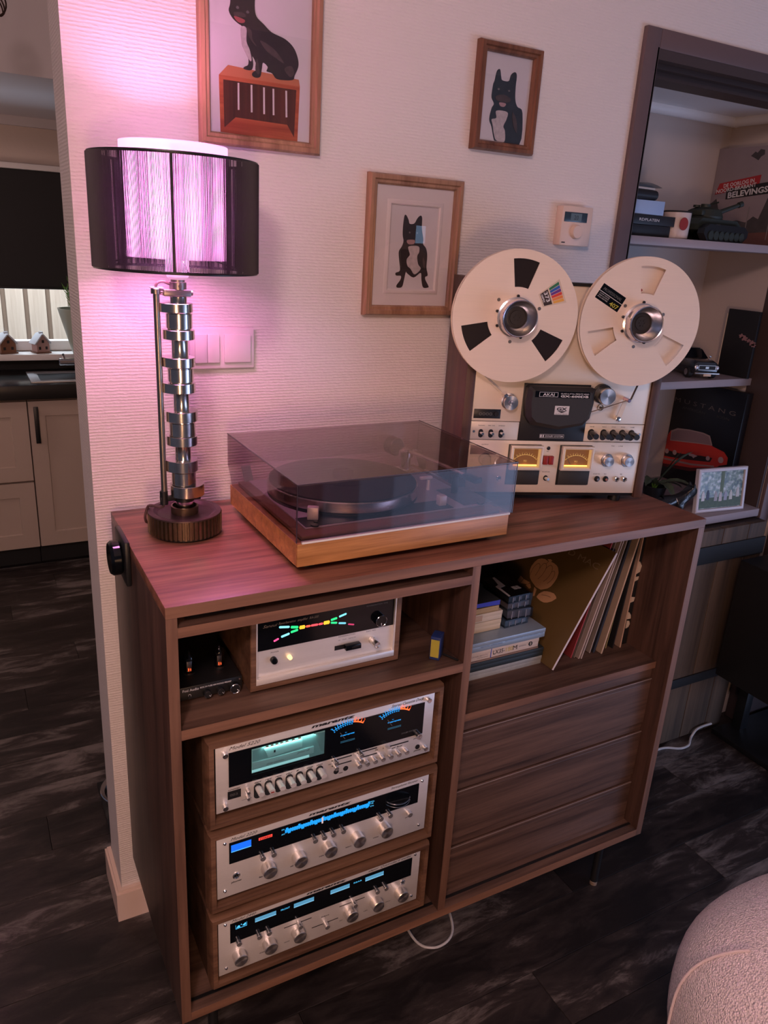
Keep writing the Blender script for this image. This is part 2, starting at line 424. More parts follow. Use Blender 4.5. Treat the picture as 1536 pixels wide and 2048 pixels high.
# kitchen beyond the wall end
YK = 2.72
m = MB()
m.box(-2.0, -0.75, YK, YK + 0.1, 0, 2.08).box(0.36, 1.2, YK, YK + 0.1, 0, 2.08).box(-0.75, 0.36, YK, YK + 0.1, 0, 1.0).box(-0.75, 0.36, YK, YK + 0.1, 1.84, 2.08)
struct(m.out('wall_kitchen', M_kwall, smooth=False))
m = MB(); m.box(-2.0, 1.2, 1.50, YK + 0.1, 2.06, 2.62).box(-2.0, 1.2, YK - 0.03, YK - 0.001, 2.02, 2.06)
struct(m.out('ceiling_kitchen', plain('pale_ceiling_paint', (0.62, 0.58, 0.60), 0.7), smooth=False))
m = MB(); m.box(1.15, 1.2, 0.5, 3.05, 0, 2.62)
struct(m.out('wall_right', M_kwall, smooth=False))
m = MB(); m.box(-2.6, 3.4, -2.9, 3.1, 2.62, 2.68)
struct(m.out('ceiling', M_white, smooth=False))
wi = thing('window_1', 'white kitchen window half covered by a black blind', 'window', (-0.195, YK, 1.0)); del wi['category']; struct(wi)
m = MB(); m.ring(-0.555, 0.555, 0.0, 0.84, [(0, -0.06), (0, 0.012), (0.045, 0.012), (0.045, -0.06)])
m.out('window_frame', M_white, wi)
m = MB(); m.box(-0.51, 0.51, 0.02, 0.026, 0.045, 0.795)
m.out('pane', M_glass, wi)
m = MB(); m.box(-0.60, 0.575, -0.125, 0.012, -0.034, -0.004, 0.004)
m.out('window_sill', M_white, wi)
bl = thing('roller_blind', 'black roller blind pulled half down over the kitchen window', 'blind', (-0.195, YK - 0.02, 1.835))
m = MB(); m.box(-0.56, 0.56, -0.006, -0.003, -0.525, 0.0); m.out('blind_fabric', M_black_matte, bl)
m = MB(); m.box(-0.565, 0.565, -0.035, 0.004, 0.0, 0.026, 0.004); m.out('blind_cassette', M_white, bl, label='white cassette along the top')
m = MB(); m.box(-0.56, 0.56, -0.011, 0.001, -0.537, -0.525, 0.003); m.out('bottom_bar', M_black, bl)
# garden fence seen through the window
M_fence = wood('pale_larch', (0.40, 0.31, 0.24), (0.62, 0.52, 0.42), 'z', 0.7, 0.4)
fe = thing('garden_fence', 'pale vertical board fence outside the kitchen window', 'fence', (0, 4.5, 0))
x = -1.35
proto = None
while x < 1.4:
    if proto is None:
        m = MB(); m.box(0, 0.113, -0.009, 0.009, 0, 1.9, 0.002); proto = m.out('board', M_fence, fe, loc=(x, 0, 0))
    else:
        o = proto.copy(); COL.objects.link(o); o.location = (x, 0, 0)
    x += 0.143
m = MB(); m.box(-1.4, 1.5, 0.009, 0.05, 0.3, 0.37).box(-1.4, 1.5, 0.009, 0.05, 1.4, 1.47).box(-1.4, 1.5, 0.011, 0.02, 0.0, 1.9)
m.out('rail', plain('fence_back', (0.20, 0.14, 0.10), 0.8), fe)
# kitchen cabinets, worktop, sink, tap
M_kdoor = plain('cream_kitchen_door', (0.50, 0.40, 0.33), 0.5)
YF = 2.30
def kitchen_cabinet(x0, x1, parts, label):
    t = thing('kitchen_cabinet', label, 'cabinet', (x0, YF, 0), 0, 'cream kitchen base cabinets')
    W_ = x1 - x0
    m = MB(); m.box(0.001, W_ - 0.001, 0.021, 0.39, 0.10, 0.837); m.out('body', plain('cabinet_carcass', (0.30, 0.22, 0.18), 0.6), t)
    m = MB(); m.box(0.001, W_ - 0.001, 0.06, 0.075, 0.0, 0.10); m.out('kickboard', M_black_matte, t)
    for z0, z1, nm in parts:
        m = MB(); m.box(0.002, W_ - 0.002, 0.006, 0.020, z0, z1)
        m.ring(0.002, W_ - 0.002, z0, z1, [(0, -0.006), (0, 0.002), (0.07, 0.002), (0.073, -0.006)])
        d = m.out(nm, M_kdoor, t)
        if nm == 'door':
            m = MB(); m.box(0.022, 0.042, -0.028, -0.018, z1 - 0.195, z1 - 0.022, 0.002).box(0.026, 0.038, -0.02, 0.002, z1 - 0.185, z1 - 0.17).box(0.026, 0.038, -0.02, 0.002, z1 - 0.05, z1 - 0.035)
            m.out('handle', M_black, d)
    return t
kitchen_cabinet(0.013, 0.63, [(0.105, 0.825, 'door')], 'cream kitchen cabinet with one tall door and black handle')
kitchen_cabinet(-0.58, 0.011, [(0.445, 0.825, 'drawer'), (0.105, 0.435, 'drawer')], 'cream kitchen cabinet with two panelled drawers left of the tall door')
m = MB(); m.box(-1.4, 1.1, YF - 0.030, 2.70, 0.838, 0.905, 0.004)
tag(m.out('kitchen_worktop', plain('dark_stone_worktop', (0.020, 0.019, 0.018), 0.25)), 'thick black kitchen worktop under the window', 'worktop')
m = MB(); m.box(-1.4, 0.9, 2.702, 2.719, 0.906, 0.975)
struct(m.out('trim_4', M_black_matte))
sk = thing('kitchen_sink', 'steel sink set in the black kitchen worktop', 'sink', (0.30, 2.46, 0.9055))
m = MB()
for rr, z_ in ((0, 0),):
    pts = []
    m.ring(-0.26, 0.30, -0.14, 0.14, [(0, 0.001), (0, 0.006), (0.03, 0.006), (0.045, 0.001)], Matrix.Rotation(-pi / 2, 4, 'X'))
m.out('rim', plain('brushed_rim_steel', (.62, .62, .65), .35, .6), sk)
m = MB(); m.box(-0.215, 0.255, -0.10, 0.10, 0.0005, 0.002)
m.out('basin', plain('sink_shadow_steel', (0.20, 0.20, 0.21), 0.3, 1.0), sk)
fa = thing('kitchen_tap', 'chrome kitchen tap behind the sink', 'tap', (0.285, 2.455, 0.9055))
m = MB(); m.cyl((0, 0, 0), 0.022, 0.02, bev=0.004).cyl((0, 0, 0.018), 0.015, 0.10); m.out('stem', M_chrome, fa)
m = MB(); m.cyl((0.02, 0, 0.075), 0.017, 0.125, 'x-', bev=0.004); m.out('spout', M_chrome, fa)
m = MB(); m.tube([(-0.08, 0, 0.09), (-0.085, -0.01, 0.112)], 0.006); m.out('lever', M_chrome, fa)
# model houses on the sill
def toy_house(x, y, wd, h, wall, label, kind):
    t = thing('model_house', label, 'ornament', (x, y, 0.9965), 0.35, 'little houses on the window sill')
    m = MB(); m.box(-wd / 2, wd / 2, -wd * .45, wd * .45, 0, 0.006); m.out('base', plain('ornament_base', (0.15, 0.07, 0.045), 0.6), t)
    m = MB(); e = wd * 0.42; m.poly([(-e, 0.006), (e, 0.006), (e, h * .45), (0, h * .88), (-e, h * .45)], -wd * .38, wd * .38); b = m.out('house_body', wall, t)
    m = MB()
    for sx in (-1, 1):
        L_ = math.hypot(e + .006, h * .45)
        M_ = Matrix.Translation((sx * (e + .006) / 2, 0, h * .67)) @ Matrix.Rotation(sx * math.atan2(h * .45, e + .006), 4, 'Y')
        m.box(-L_ / 2 - .003, L_ / 2, -wd * .45, wd * .45, 0, 0.006, 0.001, M_)
    m.out('roof', plain('snowy_roof', (0.55, 0.60, 0.66), 0.7), t)
    m = MB(); m.box(-0.002, 0.014, -0.008, 0.008, h * .75, h * 1.02, 0.001); m.out('chimney', plain('snowy_roof', (0.55, 0.60, 0.66), 0.7), t)
    m = MB()
    for px, pz in ((-e * .55, h * .18), (e * .5, h * .18), (0, h * .5)): m.poly([(px - wd * .07, pz), (px + wd * .07, pz), (px + wd * .07, pz + h * .14), (px - wd * .07, pz + h * .14)], wd * .38, wd * .38 + .0012)
    m.out('window', M_ink, b)
toy_house(0.122, 2.655, 0.075, 0.10, plain('brick_cottage', (0.36, 0.22, 0.20), 0.7), 'small model house with pale walls beside the plant pot', 0)
toy_house(-0.035, 2.655, 0.085, 0.10, plain('timber_cabin', (0.20, 0.09, 0.05), 0.7), 'small brown log cabin ornament at the left of the sill', 1)
pt = thing('potted_plant', 'feathery green plant in a pale green pot on the window sill', 'plant', (0.302, 2.590, 0.9965))
m = MB(); m.lathe([(0, 0), (0.038, 0), (0.060, 0.08), (0.092, 0.205), (0.096, 0.222), (0.088, 0.222), (0.084, 0.20), (0, 0.20)], seg=40); m.out('pot', plain('pale_green_glaze', (0.36, 0.42, 0.34), 0.35), pt)
M_leaf = plain('fresh_leaf', (0.10, 0.24, 0.03), 0.5, noise=0.4, bscale=90)
for k in range(9):
    a = k * 2.399; r0 = 0.02 + 0.05 * random.random(); hh = 0.12 + 0.10 * random.random()
    p = [(r0 * cos(a) * (0.4 + t * .75), r0 * sin(a) * (0.4 + t * .75), 0.19 + hh * t) for t in (0, .35, .7, 1)]
    m = MB(); m.tube(p, [0.003, .0025, .002, .001], 6)
    for q in range(26):
        t = 0.2 + 0.8 * q / 26; i = t * 3; i0 = min(int(i), 2); f_ = i - i0
        c = [p[i0][j] * (1 - f_) + p[i0 + 1][j] * f_ for j in range(3)]
        b_ = q * 2.4
        m.tube([c, (c[0] + .014 * cos(b_), c[1] + .014 * sin(b_), c[2] + .012), (c[0] + .022 * cos(b_), c[1] + .022 * sin(b_), c[2] + .026)], [.0022, .002, .0006], 4)
    m.out('stem', M_leaf, pt)
pd = thing('hanging_wire_ornament', 'dark twisted wire ornament hanging in the kitchen opening', 'ornament', (-0.058, 1.0, 2.10))
m = MB()
for k in range(3):
    m.tube([(0.032 * cos(a * pi / 12 + k * .3) * (1 - .12 * k), 0.02 * sin(a * pi / 12 + k), 0.02 + 0.03 + 0.036 * sin(a * pi / 12) * (1 - .1 * k)) for a in range(25)], 0.0022, 6)
m.out('wire_ring', M_iron, pd)
m = MB(); m.tube([(0, 0, 0.08), (0, 0, 0.5195)], 0.001, 5); m.out('cord', M_black, pd)
# black boot tray and ring behind the wall end
bt = thing('black_mat', 'black mat edge lying on the floor behind the wall end', 'mat', (0.10, 0.37, 0.0))
m = MB(); m.box(-0.11, 0.35, -0.14, 0.15, 0.0003, 0.006, 0.002); m.out('mat_sheet', M_black_matte, bt)
m = MB(); m.ring(-0.11, 0.35, -0.14, 0.15, [(0, 0.006), (0, 0.011), (0.012, 0.011), (0.012, 0.006)], Matrix.Rotation(-pi / 2, 4, 'X')); m.out('rubber_edge', M_black, bt)
rg = thing('steel_bowl', 'steel pet bowl rim behind the wall end', 'bowl', (0.066, 0.395, 0.0115))
m = MB(); m.lathe([(0, 0.001), (0.062, 0), (0.074, 0.05), (0.082, 0.056), (0.080, 0.058), (0.070, 0.052), (0.058, 0.006), (0, 0.005)], seg=40); m.out('bowl_shell', M_chrome, rg)

# ================================================================== SIDEBOARD
SB = thing('sideboard', 'long walnut sideboard with open shelves, three drawers and thin black legs', 'sideboard', (0, 0, 0))
W_, D_, H_, HB = 1.2055, 0.483, 1.072, 0.189
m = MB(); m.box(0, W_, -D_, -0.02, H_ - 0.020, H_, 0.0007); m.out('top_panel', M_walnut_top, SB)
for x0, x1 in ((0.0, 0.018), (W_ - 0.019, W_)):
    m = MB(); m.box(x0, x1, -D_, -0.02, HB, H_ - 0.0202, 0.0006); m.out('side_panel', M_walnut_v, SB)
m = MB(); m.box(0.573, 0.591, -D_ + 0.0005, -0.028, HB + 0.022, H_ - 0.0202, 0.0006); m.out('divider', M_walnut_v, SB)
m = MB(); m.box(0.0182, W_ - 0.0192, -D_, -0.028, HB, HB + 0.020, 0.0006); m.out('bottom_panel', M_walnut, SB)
m = MB(); m.box(0.0182, 0.5728, -D_, -0.028, 1.016, 1.034, 0.0006); m.out('shelf', M_walnut, SB)
m = MB(); m.box(0.0182, 0.5728, -D_, -0.028, 0.826, 0.845, 0.0006); m.out('shelf', M_walnut, SB)
m = MB(); m.box(0.5912, W_ - 0.0192, -0.441, -0.028, 0.669, 0.687, 0.0006); m.out('shelf', M_walnut, SB, label='wide shelf over the drawers')
m = MB(); m.box(0.0182, W_ - 0.0192, -0.028, -0.022, HB + 0.02, H_ - 0.0202); m.out('back_panel', plain('dark_walnut_back', (0.030, 0.014, 0.010), 0.6), SB)
m = MB(); m.box(0.0182, W_ - 0.0192, -0.462, -0.455, HB + 0.0201, HB + 0.0212); m.out('sliding_track', M_black, SB)
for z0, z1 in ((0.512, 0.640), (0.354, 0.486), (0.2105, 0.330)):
    m = MB()
    m.box(0.594, W_ - 0.0215, -0.440, -0.4338, z0, z1 - 0.012, 0.0006)
    # bevelled finger lip along the top edge
    m.merge_ = None
    t = bmesh.new()
    a = [(-0.440, z1 - 0.012), (-0.440, z1 - 0.001), (-0.437, z1), (-0.4350, z1 - 0.004), (-0.4338, z1 - 0.012)]
    L_ = [t.verts.new((0.594, y, z)) for y, z in a]; R_ = [t.verts.new((W_ - 0.0215, y, z)) for y, z in a]
    t.faces.new(L_); t.faces.new(R_)
    for i in range(5): t.faces.new((L_[i], L_[(i + 1) % 5], R_[(i + 1) % 5], R_[i]))
    bmesh.ops.recalc_face_normals(t, faces=list(t.faces)); m.merge(t)
    d = m.out('drawer', M_walnut, SB, smooth=False)
    m = MB(); m.box(0.594, W_ - .0215, -.4407, -.4401, z1 - .0024, z1 - .0004); m.out('edge_band', plain('painted_edge_highlight', (.30, .24, .22), .25), d)  # pale strip paints the light line along the drawer's top edge
    m = MB(); m.box(0.60, W_ - 0.027, -0.4255, -0.06, z0 + 0.008, z1 - 0.03); m.out('drawer_box', M_dark_in, d)
m = MB(); m.box(0.5912, W_ - 0.0192, -0.4335, -0.426, HB + 0.021, 0.668); m.out('recess_panel', M_walnut, SB)
for x, y in ((W_ - 0.075, -0.425), (0.075, -0.425), (W_ - 0.075, -0.07), (0.075, -0.07)):
    sx = 1 if x > 0.6 else -1
    m = MB(); m.cyl((x, y, 0.012), 0.0105, HB - 0.012, seg=16)
    m.poly([(x - sx * 0.005, HB - 0.001), (x - sx * 0.045, HB - 0.001), (x - sx * 0.008, HB - 0.045)], -y - 0.0015, -y + 0.0015)
    m.box(x - 0.022, x + 0.022, y - 0.022, y + 0.022, HB - 0.004, HB - 0.0003)
    l = m.out('leg', M_black, SB)
    m = MB(); m.cyl((x, y, 0.0), 0.010, 0.012, seg=16, bev=0.002); m.out('foot', plain('clear_rubber_foot', (0.25, 0.18, 0.13), 0.3), l)
# open door leaf against the wall right of the niche
dl = thing('door_1', 'dark brown door leaf folded back against the wall', 'door', (2.157, -0.02, 0)); del dl['category']; struct(dl)
m = MB(); m.box(0, .78, -.040, -.002, .008, 2.09, .002); m.out('door_leaf', M_casing_dark, dl)
m = MB(); m.ring(.10, .68, .15, .95, [(0, .040), (0, .046), (.02, .046), (.03, .040)]).ring(.10, .68, 1.10, 1.98, [(0, .040), (0, .046), (.02, .046), (.03, .040)]); m.out('panel_moulding', M_casing_dark, dl)
for x0, x1, z0, z1, ax in ((0, 0.018, HB, H_ - .0202, 'z'), (W_ - .019, W_, HB, H_ - .0202, 'z'), (.573, .591, HB + .0205, H_ - .0202, 'z'), (.0182, .5728, 1.016, 1.034, 'x'), (.0182, .5728, .826, .845, 'x'), (.0182, W_ - .0192, HB, HB + .02, 'x'), (0, W_, H_ - .0198, H_ - .0004, 'x')):
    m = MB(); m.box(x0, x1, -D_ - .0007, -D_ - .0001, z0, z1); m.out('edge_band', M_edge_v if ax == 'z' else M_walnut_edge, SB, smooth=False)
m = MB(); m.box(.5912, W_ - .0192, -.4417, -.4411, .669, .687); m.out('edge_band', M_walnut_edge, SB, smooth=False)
# round control knob on a black bracket, on the sideboard's left side
kb = thing('round_dial', 'round black dial on a black plate fixed to the sideboard side', 'dial', (-0.0005, -0.165, 0.985))
m = MB(); m.box(-0.010, 0.0, -0.055, 0.040, 0.008, 0.096, 0.003); m.out('mounting_plate', M_black, kb)
m = MB(); m.lathe([(0, 0), (0.030, 0.0), (0.033, 0.004), (0.033, 0.016), (0.029, 0.021), (0.0, 0.022)], (-0.0102, -0.012, 0.052), 'x-', 48); m.out('dial_disc', M_black_gloss, kb)
# ================================================================== TABLE LAMP made from a camshaft
LX, LY = 0.1108, -0.1771
TL = thing('table_lamp', 'table lamp built from a steel camshaft with a black string shade', 'lamp', (LX, LY, H_))
def zc(z): return z - H_
m = MB(); m.lathe([(0, 0), (0.060, 0), (0.062, 0.003), (0.062, 0.006), (0, 0.006)], seg=48); m.out('base_disc', M_black, TL)
# toothed timing pulley
m = MB()
t = bmesh.new(); N = 48; A = []; B = []
for i in range(N):
    for f_, r in ((0.0, 0.0688), (0.46, 0.0688), (0.56, 0.0640), (0.92, 0.0640)):
        a = 2 * pi * (i + f_) / N
        A.append(t.verts.new((r * cos(a), r * sin(a), 0.0065))); B.append(t.verts.new((r * cos(a), r * sin(a), 0.042)))
n = len(A)
for i in range(n): t.faces.new((A[i], A[(i + 1) % n], B[(i + 1) % n], B[i]))
t.faces.new(A)
bmesh.ops.recalc_face_normals(t, faces=list(t.faces)); m.merge(t)
m.out('timing_pulley', M_iron_tooth, TL, smooth=False)
m = MB(); m.lathe([(0.0638, 0.040), (0.0680, 0.042), (0.0675, 0.0445), (0.058, 0.0450), (0.052, 0.0415), (0.045, 0.036), (0.026, 0.035), (0.0, 0.035)], seg=64)
pf = m.out('pulley_face', M_iron, TL)
for k, a0 in enumerate((0.3, 1.9, 3.6, 5.0)):
    pts = []
    for q in range(9):
        a = a0 + q * 0.11; pts.append((0.047 * cos(a), -0.047 * sin(a)))
    for q in range(9):
        a = a0 + 0.88 - q * 0.11; rr = 0.040 - 0.008 * sin(q / 8 * pi); pts.append((rr * cos(a), -rr * sin(a)))
    m = MB(); m.poly(pts, 0.0352, 0.0362, Matrix.Rotation(-pi / 2, 4, 'X') @ Matrix.Diagonal((1, 1, 1, 1)))
    m.out('slot', M_black_matte, pf)
m = MB(); m.lathe([(0.0, zc(1.103)), (0.025, zc(1.103)), (0.0255, zc(1.126)), (0.0225, zc(1.1265)), (0.022, zc(1.108)), (0, zc(1.108))], seg=40); m.out('hub_ring', M_iron_tooth, TL)
shaft = [('s', .0933, .1264, 1.104, 1.1379), ('j', .0836, .1287, 1.1673, 1.1953), ('s', .0952, .1247, 1.2147, 1.2446), ('j', .0888, .1360, 1.2617, 1.2886),
         ('s', .0942, .1232, 1.3086, 1.3420), ('j', .0850, .1310, 1.3605, 1.3870), ('s', .0933, .1231, 1.4050, 1.4364), ('j', .0883, .1341, 1.4539, 1.4820), ('s', .0922, .1219, 1.4960, 1.5090)]
prof = [(0, zc(1.100))]
for k, a, b_, z0, z1 in shaft:
    r = (b_ - a) / 2 * (0.98 if k == 's' else 1.0)
    if k == 'j':
        prof += [(r - 0.002, zc(z0)), (r - 0.002, zc(z0) + 0.0015), (r, zc(z0) + 0.002), (r, zc(z1) - 0.002), (r - 0.002, zc(z1) - 0.0015), (r - 0.002, zc(z1))]
    else:
        prof += [(r, zc(z0)), (r, zc(z1))]
prof.append((0, zc(1.509)))
m = MB(); m.lathe(prof, seg=48); cs = m.out('camshaft', M_steel, TL)
cams = [(.0842, .1466, 1.1468, 1.1685, 0.0), (.0802, .1376, 1.1958, 1.2165, 2.8), (.0819, .1379, 1.2453, 1.2625, 2.4), (.0816, .1395, 1.2897, 1.3085, 0.5),
        (.0791, .1368, 1.3427, 1.3600, 2.9), (.0797, .1370, 1.3884, 1.4050, 2.6), (.0807, .1377, 1.4364, 1.4530, 2.2), (.0789, .1352, 1.4828, 1.4980, 3.1)]
for a, b_, z0, z1, an in cams:
    hw = (b_ - a) / 2; rb = hw - .0012; lift = 0.0040
    t = bmesh.new(); P0 = []; P1 = []
    for i in range(64):
        q = 2 * pi * i / 64; c_ = max(0, cos(q)); r = rb + lift * c_ ** 3
        P0.append((r * cos(q + an), r * sin(q + an)))
    cx_ = (a + b_) / 2 - LX + (.0008 if an > 1.5 else -.0008)
    for px, py in P0: pass
    V0 = [t.verts.new((px + cx_, py, zc(z0))) for px, py in P0]; V1 = [t.verts.new((px + cx_, py, zc(z1))) for px, py in P0]
    t.faces.new(V0); t.faces.new(V1)
    for i in range(64): t.faces.new((V0[i], V0[(i + 1) % 64], V1[(i + 1) % 64], V1[i]))
    bmesh.ops.recalc_face_normals(t, faces=list(t.faces))
    bmesh.ops.bevel(t, geom=[e for e in t.edges if abs(e.verts[0].co.z - e.verts[1].co.z) < 1e-6], offset=0.0006, segments=1, affect='EDGES')
    m = MB(); m.merge(t); m.out('cam_lobe', M_steel, cs)
m = MB(); m.cyl((0, 0, zc(1.1365)), 0.0185, 0.012, bev=0.001).box(0.01, 0.03, -0.006, 0.006, zc(1.1365), zc(1.149), 0.001).box(-0.045, -0.015, -0.005, 0.005, zc(1.138), zc(1.147), 0.001)
m.cyl((-0.038, 0, zc(1.132)), 0.0075, 0.026, seg=16, bev=0.001)
m.out('lower_clamp', M_black, TL)
m = MB(); m.box(-0.027, 0.020, -0.013, 0.013, zc(1.5095), zc(1.521), 0.0015).cyl((0.019, 0, zc(1.515)), 0.0045, 0.006, 'x', 12).cyl((-0.026, 0, zc(1.515)), 0.0045, 0.006, 'x-', 12)
m.cyl((-0.038, 0, zc(1.5125)), 0.0085, 0.0095, seg=20, bev=0.001)
m.out('upper_clamp', M_steel_dull, TL)
m = MB(); m.tube([(-0.0375, 0, zc(1.512)), (-0.0372, 0, zc(1.36)), (-0.037, 0, zc(1.157))], 0.0055, 14); m.out('cable_tube', M_steel_dull, TL)
m = MB(); m.tube(smoothpath([(-0.038, 0, zc(1.521)), (-0.036, -0.002, zc(1.530)), (-0.026, -0.002, zc(1.533)), (-0.014, 0, zc(1.529))], 5), 0.0024, 8)
m.out('power_cord', plain('brown_textile_cord', (0.10, 0.05, 0.05), 0.6), TL)
m = MB(); m.tube(smoothpath([(-0.038, 0.0, zc(1.134)), (-0.042, 0.004, zc(1.125)), (-0.056, 0.022, zc(1.124)), (-0.062, 0.034, zc(1.117)), (-0.066, 0.040, zc(1.092)), (-0.050, 0.062, 0.004), (0.02, 0.105, 0.004), (0.06, 0.14, 0.004)], 6), 0.0026, 8)
m.out('power_cord', plain('brown_textile_cord', (0.10, 0.05, 0.05), 0.6), TL)
m = MB(); m.box(-0.0475, -0.026, -0.006, 0.006, zc(1.5222), zc(1.5238), 0, Matrix()); m.out('cable_tie', M_white, TL)
m = MB(); m.lathe([(0, zc(1.5205)), (0.0145, zc(1.5205)), (0.0145, zc(1.5325)), (0.0120, zc(1.533)), (0.0120, zc(1.539)), (0, zc(1.539))], seg=32).cyl((0.0, -0.014, zc(1.5265)), 0.003, 0.003, 'y-', 10); m.out('socket', M_steel_dull, TL)
m = MB(); m.lathe([(0, zc(1.537)), (0.013, zc(1.537)), (0.0180, zc(1.541)), (0.0205, zc(1.549)), (0.0185, zc(1.59)), (0, zc(1.592))], seg=32); nk = m.out('bulb_neck', plain('white_bulb_plastic', (0.80, 0.72, 0.76), 0.35, em=(1.0, .5, .8), es=.25), TL)
m = MB(); m.lathe([(0, zc(1.592)), (0.014, zc(1.592)), (0.027, zc(1.625)), (0.030, zc(1.645)), (0.024, zc(1.668)), (0, zc(1.678))], seg=32)
m.out('bulb', plain('frosted_lit_bulb', (0.9, 0.9, 0.9), 0.4, em=(1.0, 0.33, 0.80), es=2200.0), TL)
RS, ZB, ZT = 0.1345, 1.5535, 1.7265
# shade: rings, wire spokes, black strings, inner white diffuser
def shade_ring(zz):
    m = MB(); m.lathe([(RS + .0012, zc(zz) - .0022), (RS + .0018, zc(zz)), (RS + .0012, zc(zz) + .0022), (RS - .0012, zc(zz) + .0022), (RS - .0012, zc(zz) - .0022), (RS + .0012, zc(zz) - .0022)], seg=96); return m
shd = shade_ring(ZT).out('shade', M_black, TL, label='black string drum shade')
shade_ring(ZB).out('ring', M_black, shd)
for k in range(3):
    a = k * 2 * pi / 3 + 0.4
    m = MB(); m.tube([(0.016 * cos(a), 0.016 * sin(a), zc(1.585)), (RS * cos(a), RS * sin(a), zc(ZB) + 0.002)], 0.0014, 6); m.out('spoke', M_black, shd)
for k in range(6):
    a = k * pi / 3 + 0.25
    m = MB(); m.tube([((RS - .001) * cos(a), (RS - .001) * sin(a), zc(ZB)), ((RS - .001) * cos(a), (RS - .001) * sin(a), zc(ZT))], 0.0022, 6); m.out('upright', M_black, shd)
for rr, ph, wd in ((RS + 0.0022, 0.0, 0.36), (RS - 0.0022, 0.5, 0.28)):
    t = bmesh.new(); N = 470
    for i in range(N):
        a = 2 * pi * (i + ph) / N + random.uniform(-.0006, .0006); b_ = a + random.uniform(-.0022, .0022)
        ha = pi * wd / N
        for q, z in ((a, zc(ZB)), (b_, zc(ZT))): pass
        v = [t.verts.new((rr * cos(a - ha), rr * sin(a - ha), zc(ZB))), t.verts.new((rr * cos(a + ha), rr * sin(a + ha), zc(ZB))), t.verts.new((rr * cos(b_ + ha), rr * sin(b_ + ha), zc(ZT))), t.verts.new((rr * cos(b_ - ha), rr * sin(b_ - ha), zc(ZT))),
             t.verts.new(((rr + .0009) * cos(a), (rr + .0009) * sin(a), zc(ZB))), t.verts.new(((rr + .0009) * cos(b_), (rr + .0009) * sin(b_), zc(ZT)))]
        t.faces.new((v[0], v[4], v[5], v[3])); t.faces.new((v[4], v[1], v[2], v[5])); t.faces.new((v[1], v[0], v[3], v[2]))
    m = MB(); m.merge(t); m.out('strings', plain('black_thread', (0.020, 0.012, 0.020), 0.6), shd, smooth=False, kind='stuff')
def diffuser_mat():
    mm = bpy.data.materials.new('lit_diffuser_fabric'); mm.use_nodes = True; n = mm.node_tree
    n.nodes.remove(n.nodes['Principled BSDF']); o = n.nodes['Material Output']
    tr = node(n, 'ShaderNodeBsdfTranslucent'); tr.inputs[0].default_value = (0.95, 0.92, 0.95, 1)
    df = node(n, 'ShaderNodeBsdfDiffuse'); df.inputs[0].default_value = (0.85, 0.82, 0.85, 1)
    x = node(n, 'ShaderNodeMixShader'); x.inputs[0].default_value = 0.22
    lk(n, tr.outputs[0], x.inputs[1]); lk(n, df.outputs[0], x.inputs[2]); lk(n, x.outputs[0], o.inputs[0])
    return mm
m = MB()
RI = 0.0865
m.lathe([(RI, zc(1.572)), (RI, zc(1.748)), (RI - .0012, zc(1.748)), (RI - .0012, zc(1.572)), (RI, zc(1.572))], seg=72)
dfo = m.out('inner_diffuser', diffuser_mat(), TL, label='glowing white inner cylinder')
def softener_mat(clr):  # for films added to soften the bulb's beam above and below
    mm = bpy.data.materials.new('beam_softening_film'); mm.use_nodes = True; n = mm.node_tree
    n.nodes.remove(n.nodes['Principled BSDF']); o = n.nodes['Material Output']
    tr = node(n, 'ShaderNodeBsdfTranslucent'); tr.inputs[0].default_value = (.9, .88, .9, 1); tp = node(n, 'ShaderNodeBsdfTransparent')
    x = node(n, 'ShaderNodeMixShader'); x.inputs[0].default_value = clr
    lk(n, tr.outputs[0], x.inputs[1]); lk(n, tp.outputs[0], x.inputs[2]); lk(n, x.outputs[0], o.inputs[0]); return mm
m = MB(); m.lathe([(0, zc(1.7430)), (RI - .0016, zc(1.7430)), (RI - .0016, zc(1.7434)), (0, zc(1.7434))], seg=64); m.out('top_softener', softener_mat(.30), dfo)
m = MB(); m.lathe([(.0215, zc(1.5740)), (RI - .0016, zc(1.5740)), (RI - .0016, zc(1.5744)), (.0215, zc(1.5744)), (.0215, zc(1.5740))], seg=64); m.out('bottom_softener', softener_mat(.22), dfo)

# ================================================================== WALL THINGS
M_frameprof = lambda w_, d: [(0, 0.0015), (0, d * .7), (w_ * .15, d), (w_ * .5, d), (w_ * .62, d * .8), (w_ * .85, d * .78), (w_, d * .55), (w_, 0.0015)]
def picture(x0, x1, z0, z1, rail, depth, mat, label, op):
    t = thing('framed_photograph', label, 'picture', ((x0 + x1) / 2, 0, z0), 0, 'framed dog photographs on the wall')
    cx_ = (x0 + x1) / 2
    m = MB(); m.ring(x0 - cx_, x1 - cx_, 0, z1 - z0, M_frameprof(rail, depth)); m.out('frame', mat, t)
    m = MB(); m.box(x0 - cx_ + rail * .5, x1 - cx_ - rail * .5, -0.007, -0.0015, rail * .5, z1 - z0 - rail * .5); p = m.out('photo_print', M_paper, t)
    m = MB(); m.box(x0 - cx_ + rail * .8, x1 - cx_ - rail * .8, -0.0125, -0.0115, rail * .8, z1 - z0 - rail * .8); m.out('glass', M_glass, t)
    def pp(name, pts, mat_, d):
        if name in ('printed_dog', 'printed_chest', 'printed_muzzle', 'printed_tongue'):
            q = [(x, 0, z) for x, z in pts]; q = smoothpath([q[-1]] + q + [q[0], q[1]], 4); pts = [(v.x, v.z) for v in q[4:-5]]
        m = MB(); m.poly([(x - cx_, z - z0) for x, z in pts], 0.0068, 0.0073 + d * 0.0003); m.out(name, mat_, p, smooth=False)
    return t, pp
M_dog2 = plain('dark_blue_grey_fur_print', (0.025, 0.030, 0.038), 0.55, noise=0.4, bscale=60)
